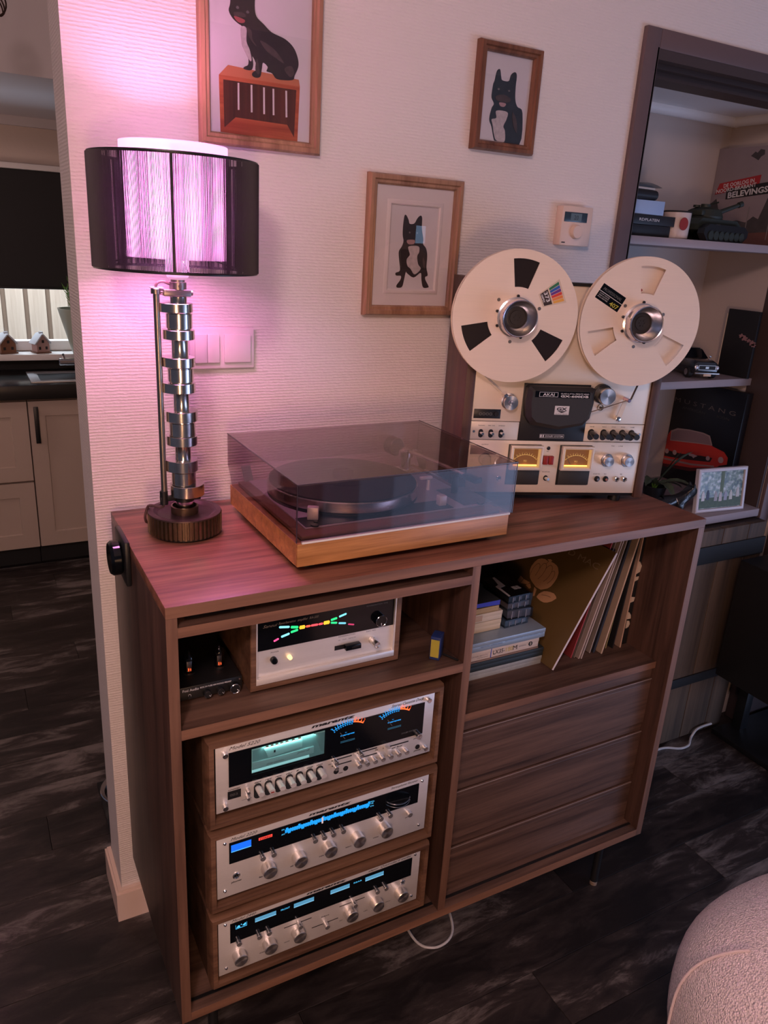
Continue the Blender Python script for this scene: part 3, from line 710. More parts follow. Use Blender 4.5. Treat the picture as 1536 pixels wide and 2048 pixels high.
M_chest = plain('white_fur_print', (0.52, 0.44, 0.44), 0.6, noise=0.35, bscale=120)
M_tongue = plain('tongue_print', (0.34, 0.08, 0.08), 0.5)
M_crate = wood('crate_print', (0.26, 0.045, 0.015), (0.50, 0.13, 0.05), 'x', 0.5)
M_crate_in = wood('crate_inside_print', (0.045, 0.012, 0.006), (0.11, 0.030, 0.015), 'z', 0.5)
t, pp = picture(0.201, 0.4415, 1.772, 2.112, 0.0215, 0.018, M_oak, 'largest frame, oak, with a dark bulldog sitting on a red crate', 1)
pp('printed_crate', [(0.2393,1.8889),(0.3985,1.8897),(0.3953,1.7909),(0.2413,1.7945)], M_crate, 0)
pp('printed_crate', [(0.2393,1.8889),(0.2568,1.9069),(0.3960,1.9011),(0.3985,1.8897)], plain('crate_top_print', (0.50,0.17,0.08),0.5), 0.2)
pp('printed_crate_inside', [(0.2473,1.8820),(0.3911,1.8829),(0.3879,1.7997),(0.2487,1.8033)], M_crate_in, 1)
pp('printed_crate_inside', [(0.2487,1.8026),(0.2704,1.8220),(0.3733,1.8207),(0.3888,1.7990)], M_crate, 1.6)
pp('printed_slit', [(0.2745,1.8800),(0.2778,1.8800),(0.2779,1.8355),(0.2746,1.8351)], M_paper, 2.2)
pp('printed_slit', [(0.2997,1.8800),(0.3031,1.8800),(0.3035,1.8342),(0.3001,1.8338)], M_paper, 2.2)
pp('printed_slit', [(0.3241,1.8790),(0.3275,1.8790),(0.3282,1.8341),(0.3248,1.8337)], M_paper, 2.2)
pp('printed_slit', [(0.3428,1.8790),(0.3462,1.8790),(0.3472,1.8345),(0.3437,1.8341)], M_paper, 2.2)
pp('printed_slit', [(0.3687,1.8790),(0.3722,1.8790),(0.3735,1.8338),(0.3700,1.8334)], M_paper, 2.2)
pp('printed_dog', [(0.2618,2.0057),(0.2589,1.9936),(0.2655,1.9830),(0.2755,1.9762),(0.2835,1.9724),(0.2875,1.9629),(0.2866,1.9457),(0.2907,1.9342),(0.2956,1.9228),(0.2948,1.9122),(0.2873,1.9077),(0.2873,1.9042),(0.3006,1.9042),(0.3047,1.9136),(0.3030,1.9273),(0.3088,1.9194),(0.3122,1.9076),(0.3039,1.9012),(0.3030,1.8958),(0.3102,1.8932),(0.3185,1.8961),(0.3214,1.9089),(0.3239,1.9198),(0.3332,1.9141),(0.3311,1.9067),(0.3418,1.9046),(0.3504,1.8968),(0.3677,1.8966),(0.3842,1.8995),(0.3871,1.9071),(0.3942,1.9225),(0.3930,1.9367),(0.3840,1.9532),(0.3666,1.9647),(0.3411,1.9712),(0.3244,1.9823),(0.3099,1.9936),(0.3078,2.0168),(0.3139,2.0430),(0.2990,2.0260),(0.2770,2.0240),(0.2640,2.0370)], M_dog, 3)
pp('printed_chest', [(0.2815,1.9704),(0.2826,1.9451),(0.2874,1.9355),(0.2977,1.9196),(0.3014,1.9219),(0.2977,1.9370),(0.2915,1.9498),(0.2916,1.9703)], M_chest, 4)
pp('printed_tongue', [(0.2683,1.9861),(0.2876,1.9832),(0.2863,1.9780),(0.2755,1.9779)], M_tongue, 5)
t, pp = picture(0.8005, 0.9665, 1.8215, 2.0325, 0.0200, 0.022, M_oak_dark, 'dark stained frame with a bulldog head portrait, above the left reel', 2)
pp('printed_dog', [(0.8472,1.9541),(0.8497,1.9604),(0.8535,1.9788),(0.8613,1.9828),(0.8661,1.9686),(0.8702,1.9631),(0.8869,1.9638),(0.8915,1.9765),(0.9012,1.9829),(0.9072,1.9771),(0.9072,1.9559),(0.9094,1.9316),(0.9171,1.9171),(0.9330,1.9065),(0.9330,1.8420),(0.8734,1.8434),(0.8625,1.8454),(0.8530,1.8694),(0.8449,1.8840),(0.8484,1.9058),(0.8534,1.9156),(0.8457,1.9268),(0.8458,1.9419)], M_dog2, 1)
pp('printed_chest', [(0.8614,1.9028),(0.8911,1.9032),(0.8908,1.8892),(0.8858,1.8793),(0.8845,1.8729),(0.8900,1.8641),(0.8906,1.8436),(0.8690,1.8445),(0.8613,1.8547),(0.8543,1.8758),(0.8511,1.8847),(0.8632,1.8891)], M_chest, 2)
pp('printed_tongue', [(0.8676,1.9197),(0.8846,1.9194),(0.8812,1.9128),(0.8706,1.9131)], plain('muzzle_print',(0.42,0.25,0.26),0.5), 3)
t, pp = picture(0.5545, 0.7895, 1.4640, 1.7535, 0.0215, 0.020, M_oak, 'oak frame with white mount and a whole sitting bulldog', 3)
m = MB(); m.box(0.5755-0.672, 0.7685-0.672, -0.0085, -0.0072, 0.0215, 0.0800-0.0235).box(0.5755-0.672, 0.7685-0.672, -0.0085, -0.0072, 0.2325, 0.268).box(0.5755-0.672, 0.613-0.672, -0.0085, -0.0072, 0.0565, 0.2325).box(0.7325-0.672, 0.7685-0.672, -0.0085, -0.0072, 0.0565, 0.2325)
m.ring(0.602-0.672, 0.745-0.672, 0.0455, 0.242, [(0, 0.008), (0.003, 0.0102), (0.009, 0.0108), (0.0115, 0.009), (0.0115, 0.008)])
m.out('mount', plain('white_mount_board', (0.72, 0.63, 0.62), 0.6), t)
pp('printed_dog', [(0.6449,1.6539),(0.6469,1.6731),(0.6511,1.6749),(0.6576,1.6658),(0.6610,1.6581),(0.6727,1.6594),(0.6798,1.6704),(0.6872,1.6763),(0.6916,1.6711),(0.6926,1.6503),(0.6982,1.6279),(0.6982,1.6181),(0.7072,1.6086),(0.7115,1.5923),(0.7115,1.5689),(0.7163,1.5523),(0.7104,1.5487),(0.7110,1.5420),(0.7205,1.5287),(0.7187,1.5252),(0.7063,1.5256),(0.7008,1.5417),(0.6974,1.5567),(0.6800,1.5461),(0.6633,1.5540),(0.6590,1.5572),(0.6555,1.5404),(0.6514,1.5253),(0.6396,1.5233),(0.6373,1.5283),(0.6463,1.5402),(0.6469,1.5485),(0.6350,1.5491),(0.6334,1.5547),(0.6437,1.5600),(0.6406,1.5796),(0.6380,1.5990),(0.6450,1.6106),(0.6481,1.6221),(0.6452,1.6348)], M_dog, 1)
pp('printed_chest', [(0.6627,1.6115),(0.6866,1.6126),(0.6896,1.6013),(0.6852,1.5912),(0.6890,1.5748),(0.6967,1.5651),(0.6815,1.5529),(0.6705,1.5642),(0.6620,1.5705),(0.6590,1.5836),(0.6661,1.5937),(0.6626,1.6033)], M_chest, 2)
pp('printed_muzzle', [(0.6570,1.6242),(0.6756,1.6251),(0.6742,1.6169),(0.6604,1.6162)], plain('muzzle_print',(0.42,0.25,0.26),0.5), 3)
M_hl = plain('fur_highlight_print', (0.075, 0.050, 0.048), 0.55, noise=0.5, bscale=90)
M_eye = plain('eye_glint_print', (0.16, 0.14, 0.14), 0.4)
for f_ in [o for o in COL.objects if o.name.startswith('framed_photograph')]:
    pr_ = [c for c in f_.children if c.name.startswith('photo_print')][0]
    def hl(pts, mat_=M_hl, d=.0085):
        q = [(x - f_.location.x, 0, z - f_.location.z) for x, z in pts]; q = smoothpath([q[-1]] + q + [q[0], q[1]], 4)
        m = MB(); m.poly([(v.x, v.z) for v in q[4:-5]], .0068, d); m.out('printed_highlight', mat_, pr_, smooth=False)
    if abs(f_.location.x - .321) < .01:
        hl([(.292, 1.972), (.301, 1.968), (.303, 1.955), (.311, 1.945), (.305, 1.948), (.296, 1.958)]); hl([(.318, 1.955), (.345, 1.945), (.365, 1.925), (.350, 1.930), (.330, 1.940)]); hl([(.312, 1.925), (.317, 1.905), (.314, 1.899), (.309, 1.907)])
        hl([(.366, 1.915), (.380, 1.922), (.386, 1.910), (.378, 1.903)]); hl([(.272, 2.000), (.275, 2.003), (.278, 2.000), (.275, 1.998)], M_eye); hl([(.291, 1.996), (.294, 1.999), (.297, 1.996), (.294, 1.994)], M_eye); hl([(.268, 1.992), (.285, 1.994), (.290, 1.988), (.272, 1.986)])
    elif abs(f_.location.x - .8835) < .01:
        hl([(.859, 1.945), (.862, 1.947), (.865, 1.945), (.862, 1.943)], M_eye); hl([(.887, 1.945), (.890, 1.947), (.893, 1.945), (.890, 1.943)], M_eye); hl([(.856, 1.930), (.876, 1.936), (.896, 1.930), (.890, 1.922), (.862, 1.922)]); hl([(.905, 1.905), (.918, 1.890), (.922, 1.865), (.910, 1.880)])
    else:
        hl([(.660, 1.640), (.662, 1.642), (.664, 1.640), (.662, 1.638)], M_eye); hl([(.679, 1.640), (.681, 1.642), (.683, 1.640), (.681, 1.638)], M_eye); hl([(.700, 1.590), (.706, 1.580), (.706, 1.565), (.701, 1.575)])
# light switch plate
sw = thing('light_switch', 'white double light switch plate behind the lamp stem', 'switch', (0.2395, 0, 1.353))
m = MB(); m.box(-0.0675, 0.0675, -0.009, -0.0003, 0.0, 0.083, 0.003); m.out('cover_plate', M_switch, sw)
for x0, x1 in ((-0.0575, -0.033), (-0.0322, -0.0075), (0.0025, 0.0585)):
    m = MB(); m.box(x0, x1, -0.0135, -0.0088, 0.013, 0.070, 0.0012); m.out('rocker', M_switch, sw)
# thermostat
th = thing('thermostat', 'cream wall thermostat with small display and round knob', 'thermostat', (1.117, 0, 1.634))
m = MB(); m.box(-0.0475, 0.0475, -0.025, -0.0003, 0, 0.090, 0.003); m.out('housing', M_base, th)
m = MB(); m.box(-0.041, 0.030, -0.0262, -0.0248, 0.0545, 0.0765, 0.0004); m.out('display', plain('grey_blue_display', (0.03, 0.05, 0.07), 0.25), th)
m = MB(); m.box(-0.022, 0.012, -0.0266, -0.0261, 0.057, 0.074); lc = m.out('lcd_window', plain('lcd_green_grey', (0.10, 0.15, 0.17), 0.4), th)
text('20', lc, M_ink, -0.012, 0.060, 0.010, 0.0267)
m = MB(); m.lathe([(0, 0), (0.0165, 0), (0.0155, 0.008), (0.014, 0.010), (0, 0.010)], (-0.002, -0.025, 0.0325), 'y-', 36); m.out('knob', M_base, th)
m = MB(); m.box(-0.041, -0.030, -0.0253, -0.0249, 0.006, 0.0085); m.out('maker_mark', M_ink, th)
# ================================================================== AUDIO UNITS IN THE SIDEBOARD
YP = -0.483
M_case_shaded = wood('shaded_case_veneer', (0.030, 0.014, 0.008), (0.085, 0.040, 0.022), 'x', 0.5)  # darkened walnut copy: compartment shade put into the case colour
E_blue = glow('blue_dial_glow', (0.0, 0.15, 0.90), 1.0)
E_cyan = glow('cyan_scale_glow', (0.01, 0.34, 0.90), 1.0)
E_cyan2 = glow('cyan_meter_glow', (0.08, 0.55, 0.95), 1.1)
E_cyan_dim = glow('cyan_meter_dim', (0.05, 0.30, 0.50), 0.45)
E_redscale = glow('red_scale_glow', (1.0, 0.10, 0.02), 2.0)
E_paleblue = glow('pale_blue_window_glow', (0.10, 0.34, 0.55), 0.8)
E_paleblue2 = glow('pale_blue_edge_glow', (0.25, 0.60, 0.85), 0.9)
E_red = glow('red_lamp_glow', (1.0, 0.06, 0.04), 1.2)
M_grey_ink = plain('grey_print', (0.10, 0.08, 0.08), 0.6)
class Unit:
    """front-panel coordinates are (x, z) of the room; the root sits at the unit's base"""
    def __init__(s, name, label, x, z, y=YP, rz=0.0, cat='hi-fi unit', group=None):
        s.r = thing(name, label, cat, (x, y, z), rz, group); s.x = x; s.z = z
    def box(s, name, mat, x0, x1, z0, z1, d0, d1, bev=0.0, par=None, **k):
        m = MB(); m.box(x0 - s.x, x1 - s.x, -d1, -d0, z0 - s.z, z1 - s.z, bev); return m.out(name, mat, par or s.r, **k)
    def poly(s, name, mat, pts, d0, d1, par=None, **k):
        m = MB(); m.poly([(x - s.x, z - s.z) for x, z in pts], d0, d1); return m.out(name, mat, par or s.r, **k)
    def text(s, t, x, z, h, mat=None, d=0.0023, par=None, **k):
        return text(t, par or s.r, mat or M_ink, x - s.x, z - s.z, h, d, **k)
    def knob(s, x, z, r, L, mat=None, name='knob', par=None, bev=None, y0=0.002, pointer=None, flute=None, seg=40):
        bev = bev or r * 0.07
        m = MB(); m.lathe([(0, 0), (r, 0), (r, L - bev), (r - bev, L), (r * .35, L - r * 0.02), (0, L - r * 0.035)], (0, 0, 0), 'y-', seg, flute=flute)
        o = m.out(name, mat or M_spun, par or s.r, loc=(x - s.x, -y0, z - s.z))
        if pointer is not None:
            m = MB(); m.cyl((r * .78 * cos(pointer), -L, r * .78 * sin(pointer)), r * 0.06, 0.0006, 'y-', 10); m.out('pointer_dot', M_black, o)
        return o
    def screw(s, x, z, r=0.0032):
        m = MB(); m.lathe([(0, 0), (r, 0), (r, 0.001), (r * .6, 0.0026), (0, 0.003)], (0, 0, 0), 'y-', 14); return m.out('screw', M_chrome, s.r, loc=(x - s.x, -0.002, z - s.z))
    def jack(s, x, z, r=0.006):
        m = MB(); m.lathe([(r * .55, 0), (r, 0), (r, 0.0018), (r * .8, 0.0026), (r * .55, 0.0018), (r * .55, 0)], (0, 0, 0), 'y-', 24)
        o = m.out('jack_socket', M_chrome, s.r, loc=(x - s.x, -0.002, z - s.z))
        m = MB(); m.cyl((0, 0, 0), r * .56, 0.0006, 'y-', 18); m.out('socket_hole', M_black, o)
        return o
def maker_script(u, x0, x1, z, h):
    """the wide, blocky maker's name"""
    return u.text('marantz', x0, z, h, M_ink, width=x1 - x0, bold=0.045, shear=0.25)
def case(u, x0, x1, z0, z1, px0, px1, pz0, pz1, depth):
    X, Z = u.x, u.z
    m = MB(); m.ring(x0 - X, x1 - X, z0 - Z, z1 - Z, [(0, -.030), (0, -0.003), (0.003, 0.004), (0.0115, 0.004), (px0 - x0 + 0.0005, -0.006), (px0 - x0 + 0.0005, -.030)])
    c = m.out('wooden_frame', M_case, u.r)
    m = MB(); m.ring(x0 - X + .0004, x1 - X - .0004, z0 - Z + .0004, z1 - Z - .0004, [(0, -depth), (0, -.0301), (.010, -.0301), (.010, -depth)])
    m.box(x0 - X + .006, x1 - X - .006, depth - .004, depth, z0 - Z + .006, z1 - Z - .006)
    m.out('wooden_case', M_case_shaded, u.r)
    m = MB()
    for fx in (x0 + .05, x1 - .05):
        for fy in (0.055, depth - .05): m.cyl((fx - X, fy, 0.0), 0.012, z0 - Z + .0008, seg=16)
    m.out('rubber_foot', M_black, u.r)
    m = MB(); m.box(px0 - X, px1 - X, -0.002, 0.0, pz0 - Z, pz1 - Z, 0.0005); p = m.out('front_panel', M_alu, u.r)
    return p
# ---------------- cassette deck
u = Unit('cassette_deck', 'cassette deck in a wooden case, topmost of the three stacked units', 0.295, 0.6150, group='three silver-faced units stacked in the sideboard')
case(u, 0.0590, 0.5330, 0.6255, 0.8075, 0.0735, 0.5108, 0.6580, 0.7965, 0.33)
# black window band made as a frame of boxes round the cassette well
BX0, BX1, BZ0, BZ1 = 0.0962, 0.4886, 0.7085, 0.7792
WX0, WX1, WZ0, WZ1 = 0.1372, 0.2765, 0.7245, 0.7755
fb = u.box('window_band', M_black_gloss, BX0, WX0, BZ0, BZ1, 0.002, 0.0034)
u.box('window_band', M_black_gloss, WX1, BX1, BZ0, BZ1, 0.002, 0.0034)
u.box('window_band', M_black_gloss, WX0, WX1, BZ0, WZ0, 0.002, 0.0034); u.box('window_band', M_black_gloss, WX0, WX1, WZ1, BZ1, 0.002, 0.0034)
# the lit well: sits proud of the panel skin so the panel needs no hole
M_well = plain('well_grey_green', (0.20, 0.30, 0.28), 0.5, em=(.22, .50, .46), es=.26)  # glow on the well's surfaces stands in for lamplight falling on them
well = u.box('cassette_well', plain('well_back', (0.10, 0.16, 0.15), 0.5, em=(.20, .48, .45), es=.22), WX0, WX1, WZ0, WZ1, 0.0021, 0.0025)
u.box('carrier', M_well, WX0 + .001, WX1 - .022, WZ0 + .010, WZ0 + .024, 0.0025, 0.0060, 0.0006, par=well)
u.poly('carrier', M_well, [(WX0 + .026, WZ0 + .038), (WX0 + .022, WZ0 + .047), (WX1 - .045, WZ0 + .047), (WX1 - .045, WZ0 + .030), (WX0 + .030, WZ0 + .026)], 0.0025, 0.0050, par=well)
u.poly('side_cheek', plain('well_cheek', (0.13, 0.21, 0.19), 0.5, em=(.20, .48, .45), es=.14), [(WX1 - .022, WZ1 - .001), (WX1 - .001, WZ1 - .001), (WX1 - .001, WZ0 + .006), (WX1 - .006, WZ0 + .008)], 0.0025, 0.0042, par=well)
u.box('lamp_bar', glow('well_lamp_glow', (0.42, 0.85, 0.80), 0.9), WX0 + .001, WX1 - .030, WZ0 + .0015, WZ0 + .0065, 0.0025, 0.0033, par=well)
for gx in (0.163, 0.172, 0.181, 0.190, 0.200, 0.212, 0.224):
    u.box('head_part', plain('lit_mechanism', (0.45, 0.50, 0.42), 0.3, 0.5), gx, gx + .005, WZ1 - .0045, WZ1 - .0015, 0.0025, 0.0055, par=well)
u.box('guide_pin', M_ink, 0.1775, 0.1805, 0.7585, 0.7635, 0.005, 0.0058, par=well)
u.text('slow motion', 0.163, 0.7365, 0.0045, M_grey_ink, d=0.0062, shear=.3, par=well); u.text('power off', 0.222, 0.7430, 0.0040, M_grey_ink, d=0.0062, shear=.3, par=well)
u.box('pane', M_clearplas, WX0, WX1, WZ0, WZ1, 0.0072, 0.0078, par=well)
wl = light('deck_window_light', 'AREA', (0, 0, 0), 0.05, (0.45, 0.95, 0.88), 0.10, size_y=0.004)
wl.parent = u.r; wl.location = ((WX0 + WX1) / 2 - u.x, -0.0066, WZ1 - .003 - u.z); wl.rotation_euler = (radians(28), 0, 0)
def vu_scale(u, x, z, w_, par=None, needle=True):
    """glowing meter scale; x, z = left end of the arc, w_ = its width"""
    cx_ = x + w_ / 2; R = w_ * 0.86
    def arc(a0, a1, r0, r1, n=10):
        A = [(cx_ + r1 * sin(radians(a0 + (a1 - a0) * k / n)), z - R * .81 + r1 * cos(radians(a0 + (a1 - a0) * k / n))) for k in range(n + 1)]
        B = [(cx_ + r0 * sin(radians(a1 + (a0 - a1) * k / n)), z - R * .81 + r0 * cos(radians(a1 + (a0 - a1) * k / n))) for k in range(n + 1)]
        return A + B
    u.poly('meter_scale', E_cyan, arc(-34, 10, R, R * 1.020), 0.0034, 0.0038, par)
    u.poly('meter_scale', E_redscale, arc(10, 33, R, R * 1.045), 0.0034, 0.0038, par)
    mb = MB(); mr_ = MB()
    for k, a in enumerate((-34, -28, -23, -18, -13, -8, -3, 2, 7, 13, 19, 26, 32)):
        (mb if a < 10 else mr_).poly([(px - u.x, pz - u.z) for px, pz in arc(a - .7, a + .7, R * 1.02, R * 1.11, 1)], 0.0034, 0.0038)
        if a < 10: mb.poly([(px - u.x, pz - u.z) for px, pz in arc(a - 1.4, a + 1.2, R * .93, R * .965, 1)], 0.0034, 0.0038)
    mb.out('meter_tick', E_cyan, par or u.r, smooth=False); mr_.out('meter_tick', E_redscale, par or u.r, smooth=False)
    for t_, tx, mm in (('40', -.55, E_cyan), ('20', -.36, E_cyan), ('10', -.24, E_cyan), ('7', -.13, E_cyan), ('5', -.05, E_cyan), ('3', .03, E_cyan), ('0', .19, E_redscale), ('1', .27, E_redscale), ('3', .37, E_redscale), ('5', .46, E_redscale)):
        a = tx * 68; u.text(t_, cx_ + R * 1.13 * sin(radians(a)), z - R * .81 + R * 1.13 * cos(radians(a)), 0.0030, mm, d=0.0037, par=par)
    u.text('VU', x + w_ * .38, z - 0.0100, 0.0022, E_cyan, d=0.0037, par=par)
    u.text('marantz', x + w_ * .24, z - 0.0150, 0.0034, E_cyan, d=0.0037, width=w_ * .46, bold=.03, par=par)
    for q in (0.0265, 0.0290): u.box('meter_rule', E_cyan_dim, x + w_ * .25, x + w_ * .72, z - q - .0006, z - q, 0.0034, 0.0037, par=par)
    if needle: u.poly('needle', plain('needle_grey', (.10, .10, .10), .4), [(x + w_ * .22, z - .007), (x + w_ * .235, z - .006), (x + w_ * .40, z - .022), (x + w_ * .39, z - .023)], 0.0035, 0.0039, par)
meters = u.box('meter_glass', M_black_gloss, 0.2850, 0.3850, 0.7120, 0.7760, 0.0026, 0.0035)
vu_scale(u, 0.2930, 0.7675, 0.0630); vu_scale(u, 0.3925, 0.7685, 0.0630)
u.text('DOLBY SYSTEM', 0.4400, 0.7195, 0.0034, plain('dim_white_print', (.12, .12, .12), .6), d=0.0036, width=0.0325)
u.text('Model 5220', 0.0965, 0.7845, 0.0066, shear=0.45, width=0.056)
maker_script(u, 0.2494, 0.3377, 0.7862, 0.0062)
u.text('Stereo Cassette Deck', 0.4137, 0.7855, 0.0062, shear=0.5, width=0.072)
for x, z in ((0.0886, 0.7804), (0.0879, 0.6710), (0.4950, 0.7850), (0.4964, 0.6730)): u.knob(x, z, 0.0048, 0.009, M_chrome, 'thumb_screw', seg=16)
cw = u.box('counter_window', M_black, 0.0940, 0.1178, 0.6822, 0.6990, 0.002, 0.0028)
u.text('003', 0.0975, 0.6885, 0.0050, plain('counter_digit', (.13, .12, .11), .5), d=0.003, width=.014, par=cw)
u.text('counter', 0.0945, 0.7005, 0.0034, bold=.02, shear=.25, width=0.022)
u.knob(0.1290, 0.6925, 0.0032, 0.011, name='reset_button', seg=18); u.knob(0.1290, 0.6785, 0.0032, 0.010, name='memory_button', seg=18)
u.text('reset', 0.1250, 0.6990, 0.0020); u.text('memory rewind', 0.1195, 0.6720, 0.0018, width=.018)
for x, t_ in zip((0.1488, 0.1687, 0.1883, 0.2088, 0.2285, 0.2488, 0.2687), ('eject', 'rec', 'rew', 'play', 'ff', 'stop', 'pause')):
    pts = []
    for k in range(12): a = pi * k / 11; pts.append((x + .0071 * cos(a), 0.6925 + .0071 * sin(a)))
    for k in range(12): a = pi + pi * k / 11; pts.append((x + .0071 * cos(a), 0.6745 + .0071 * sin(a)))
    sl = u.poly('key_slot', M_black_matte, pts, 0.002, 0.0026)
    m = MB()
    hexp = [(0.0058 * cos(pi / 8 + k * pi / 4), 0.0048 * sin(pi / 8 + k * pi / 4)) for k in range(8)]
    m.poly(hexp, 0.0, 0.0205); kk = m.out('piano_key', M_alu, u.r, loc=(x - u.x + .0005, -0.0026, 0.6905 - u.z))
    if t_ == 'rec': m = MB(); m.poly([(-.003, -.0028), (.003, -.0028), (.003, -.0005), (-.003, -.0005)], 0.0205, 0.0209); m.out('red_mark', M_red, kk)
    u.text(t_, x - .0065, 0.7008, 0.0034, bold=.02, shear=.25, width=.0125 if len(t_) > 2 else .006)
M_slot = M_black_matte
for x0, x1, z, kx in ((0.2924, 0.3345, 0.7022, 0.2985), (0.2937, 0.3346, 0.6900, 0.2992), (0.3459, 0.3884, 0.7035, 0.3512), (0.3466, 0.3889, 0.6908, 0.3508)):
    s_ = u.box('slider_slot', M_slot, x0, x1, z - .0011, z + .0011, 0.002, 0.0024)
    u.knob(kx, z, 0.0043, 0.0115, mat=M_button, name='slider_knob', seg=20)
u.box('slider_slot', M_slot, 0.4018, 0.4585, 0.6965, 0.6990, 0.002, 0.0024)
m = MB(); m.box(-.0052, .0052, -0.016, 0, -.0068, .0068, .0016); m.out('slider_knob', M_alu, u.r, loc=(0.4075 - u.x, -0.002, 0.6985 - u.z))
u.text('line', 0.3845, 0.6975, 0.0030, bold=.02, shear=.25); u.text('mic', 0.2860, 0.6950, 0.0028, bold=.02, shear=.25); u.text('meter level', 0.4140, 0.6905, 0.0034, bold=.02, shear=.25, width=.031)
for x, z in ((0.3031, 0.6753), (0.3229, 0.6765), (0.4806, 0.6780)):
    j = u.box('jack_socket', M_black_matte, x, x + .0001, z, z + .0001, 0.002, 0.0021)
    bpy.data.objects.remove(j)
    m = MB(); m.cyl((0, 0, 0), 0.0052, 0.0008, 'y-', 20); m.out('jack_socket', M_black, u.r, loc=(x - u.x, -.002, z - u.z))
u.text('mics', 0.3085, 0.6685, 0.0030, bold=.02, shear=.25); u.text('phones', 0.4725, 0.6685, 0.0034, bold=.02, shear=.25, width=.016)
for x in (0.3481, 0.3650, 0.3820, 0.3990, 0.4165, 0.4343, 0.4516):
    u.knob(x, 0.6792, 0.0048, 0.0105, mat=M_button, name='push_button', seg=18); u.text('on', x - .002, 0.6868, 0.0020)
u.knob(0.4771, 0.7088, 0.0062, 0.011, name='power_button', seg=20); u.text('power', 0.4700, 0.6985, 0.0032, bold=.02, shear=.25, width=.014)

# ---------------- receiver
u = Unit('stereo_receiver', 'silver receiver with blue tuning scale, middle of the three stacked units', 0.295, 0.4235, group='three silver-faced units stacked in the sideboard')
case(u, 0.0590, 0.5360, 0.4345, 0.6140, 0.0725, 0.5145, 0.4648, 0.6028, 0.33)
u.box('dial_glass', M_black_gloss, 0.0952, 0.4920, 0.5395, 0.5866, 0.002, 0.0032)
u.box('signal_meter', E_blue, 0.0988, 0.1364, 0.5658, 0.5808, 0.0032, 0.0036)
u.box('meter_edge', glow('bright_blue_edge', (0.10, 0.50, 1.0), 1.0), 0.0988, 0.1364, 0.5652, 0.5668, 0.0035, 0.0038)
rb = u.box('stereo_lamp', E_red, 0.1508, 0.1770, 0.5720, 0.5778, 0.0032, 0.0035)
u.text('STEREO', 0.1525, 0.5730, 0.0038, M_black_matte, d=0.0037, width=0.0225, bold=.03, par=rb)
m = MB(); X, Z = u.x, u.z
for z0, z1 in ((0.5762, 0.5776), (0.5728, 0.5757), (0.5705, 0.5720)): m.box(0.2020 - X, 0.3790 - X, -.0036, -.0032, z0 - Z, z1 - Z)
for k in range(8): xx = 0.2060 + k * 0.02455; m.box(xx - .0022 - X, xx + .0022 - X, -.0036, -.0032, 0.5745 - Z, 0.5812 - Z)
for k in range(7): xx = 0.2105 + k * 0.0272; m.box(xx - .0028 - X, xx + .0028 - X, -.0036, -.0032, 0.5675 - Z, 0.5740 - Z)
for k in range(40): xx = 0.2040 + k * 0.00445; m.box(xx - .0008 - X, xx + .0008 - X, -.0036, -.0032, 0.5695 - Z, 0.5785 - Z)
m.out('tuning_scale', E_cyan, u.r, smooth=False)
for t_, x, z in (('FM', 0.1950, 0.5778), ('AM', 0.1950, 0.5672), ('MHz', 0.3805, 0.5778), ('108', 0.3805, 0.5735), ('KHz', 0.3805, 0.5672)): u.text(t_, x, z, 0.0032, E_cyan2, d=0.0036)
u.box('dial_pointer', plain('white_pointer', (.7, .6, .6), .4, em=(1, .8, .8), es=.35), 0.2762, 0.2790, 0.5660, 0.5795, 0.0037, 0.0048)
# tuning flywheel lying flat through the glass
m = MB(); m.lathe([(0, -.0055), (.026, -.0055), (.0285, -.004), (.0285, -.002), (.0265, -.0012), (.0265, .0012), (.0285, .002), (.0285, .004), (.026, .0055), (0, .006)], (0, 0, 0), 'z', 64)
fw = m.out('tuning_wheel', M_black_gloss, u.r, loc=(0.4440 - X, 0.0055, 0.5640 - Z))
m = MB()
for q in (-.0032, .0032): m.lathe([(.0280, q - .0013), (.0290, q), (.0280, q + .0013), (.0270, q), (.0280, q - .0013)], (0, 0, 0), 'z', 64)
m.out('wheel_rim', M_chrome, fw)
for x, an in zip((0.1684, 0.2299, 0.2921, 0.3539, 0.4149), (2.4, 2.0, 1.6, 1.9, 2.2)):
    u.knob(x, 0.5040, 0.0135, 0.0185, bev=.0012)
for x, z in ((0.1570, 0.5340), (0.1783, 0.5345), (0.2617, 0.5345), (0.2808, 0.5350), (0.3000, 0.5350), (0.3210, 0.5348), (0.4039, 0.5345), (0.4250, 0.5350), (0.4718, 0.5205)): u.knob(x, z, 0.0054, 0.0095, mat=M_button, name='push_button', seg=20)
u.jack(0.1080, 0.5084, 0.0070)
for x, z in ((0.0873, 0.5883), (0.0866, 0.4798), (0.4990, 0.5901), (0.4996, 0.4790)): u.screw(x, z)
u.text('Model 2220', 0.0977, 0.5902, 0.0062, shear=0.45, width=0.050)
maker_script(u, 0.2496, 0.3389, 0.5912, 0.0052); u.text('Stereophonic Receiver', 0.4260, 0.5925, 0.0052, shear=.5, width=.063)
u.text('phones', 0.0982, 0.4930, 0.0036, bold=.02, shear=.25, width=.020); u.text('power', 0.4655, 0.5080, 0.0034, bold=.02, shear=.25, width=.014)
for t_, x in (('bass', 0.152), ('mid', 0.214), ('treble', 0.274), ('balance', 0.331), ('volume', 0.392)): u.text(t_, x, 0.4835, 0.0030, bold=.02, shear=.25)

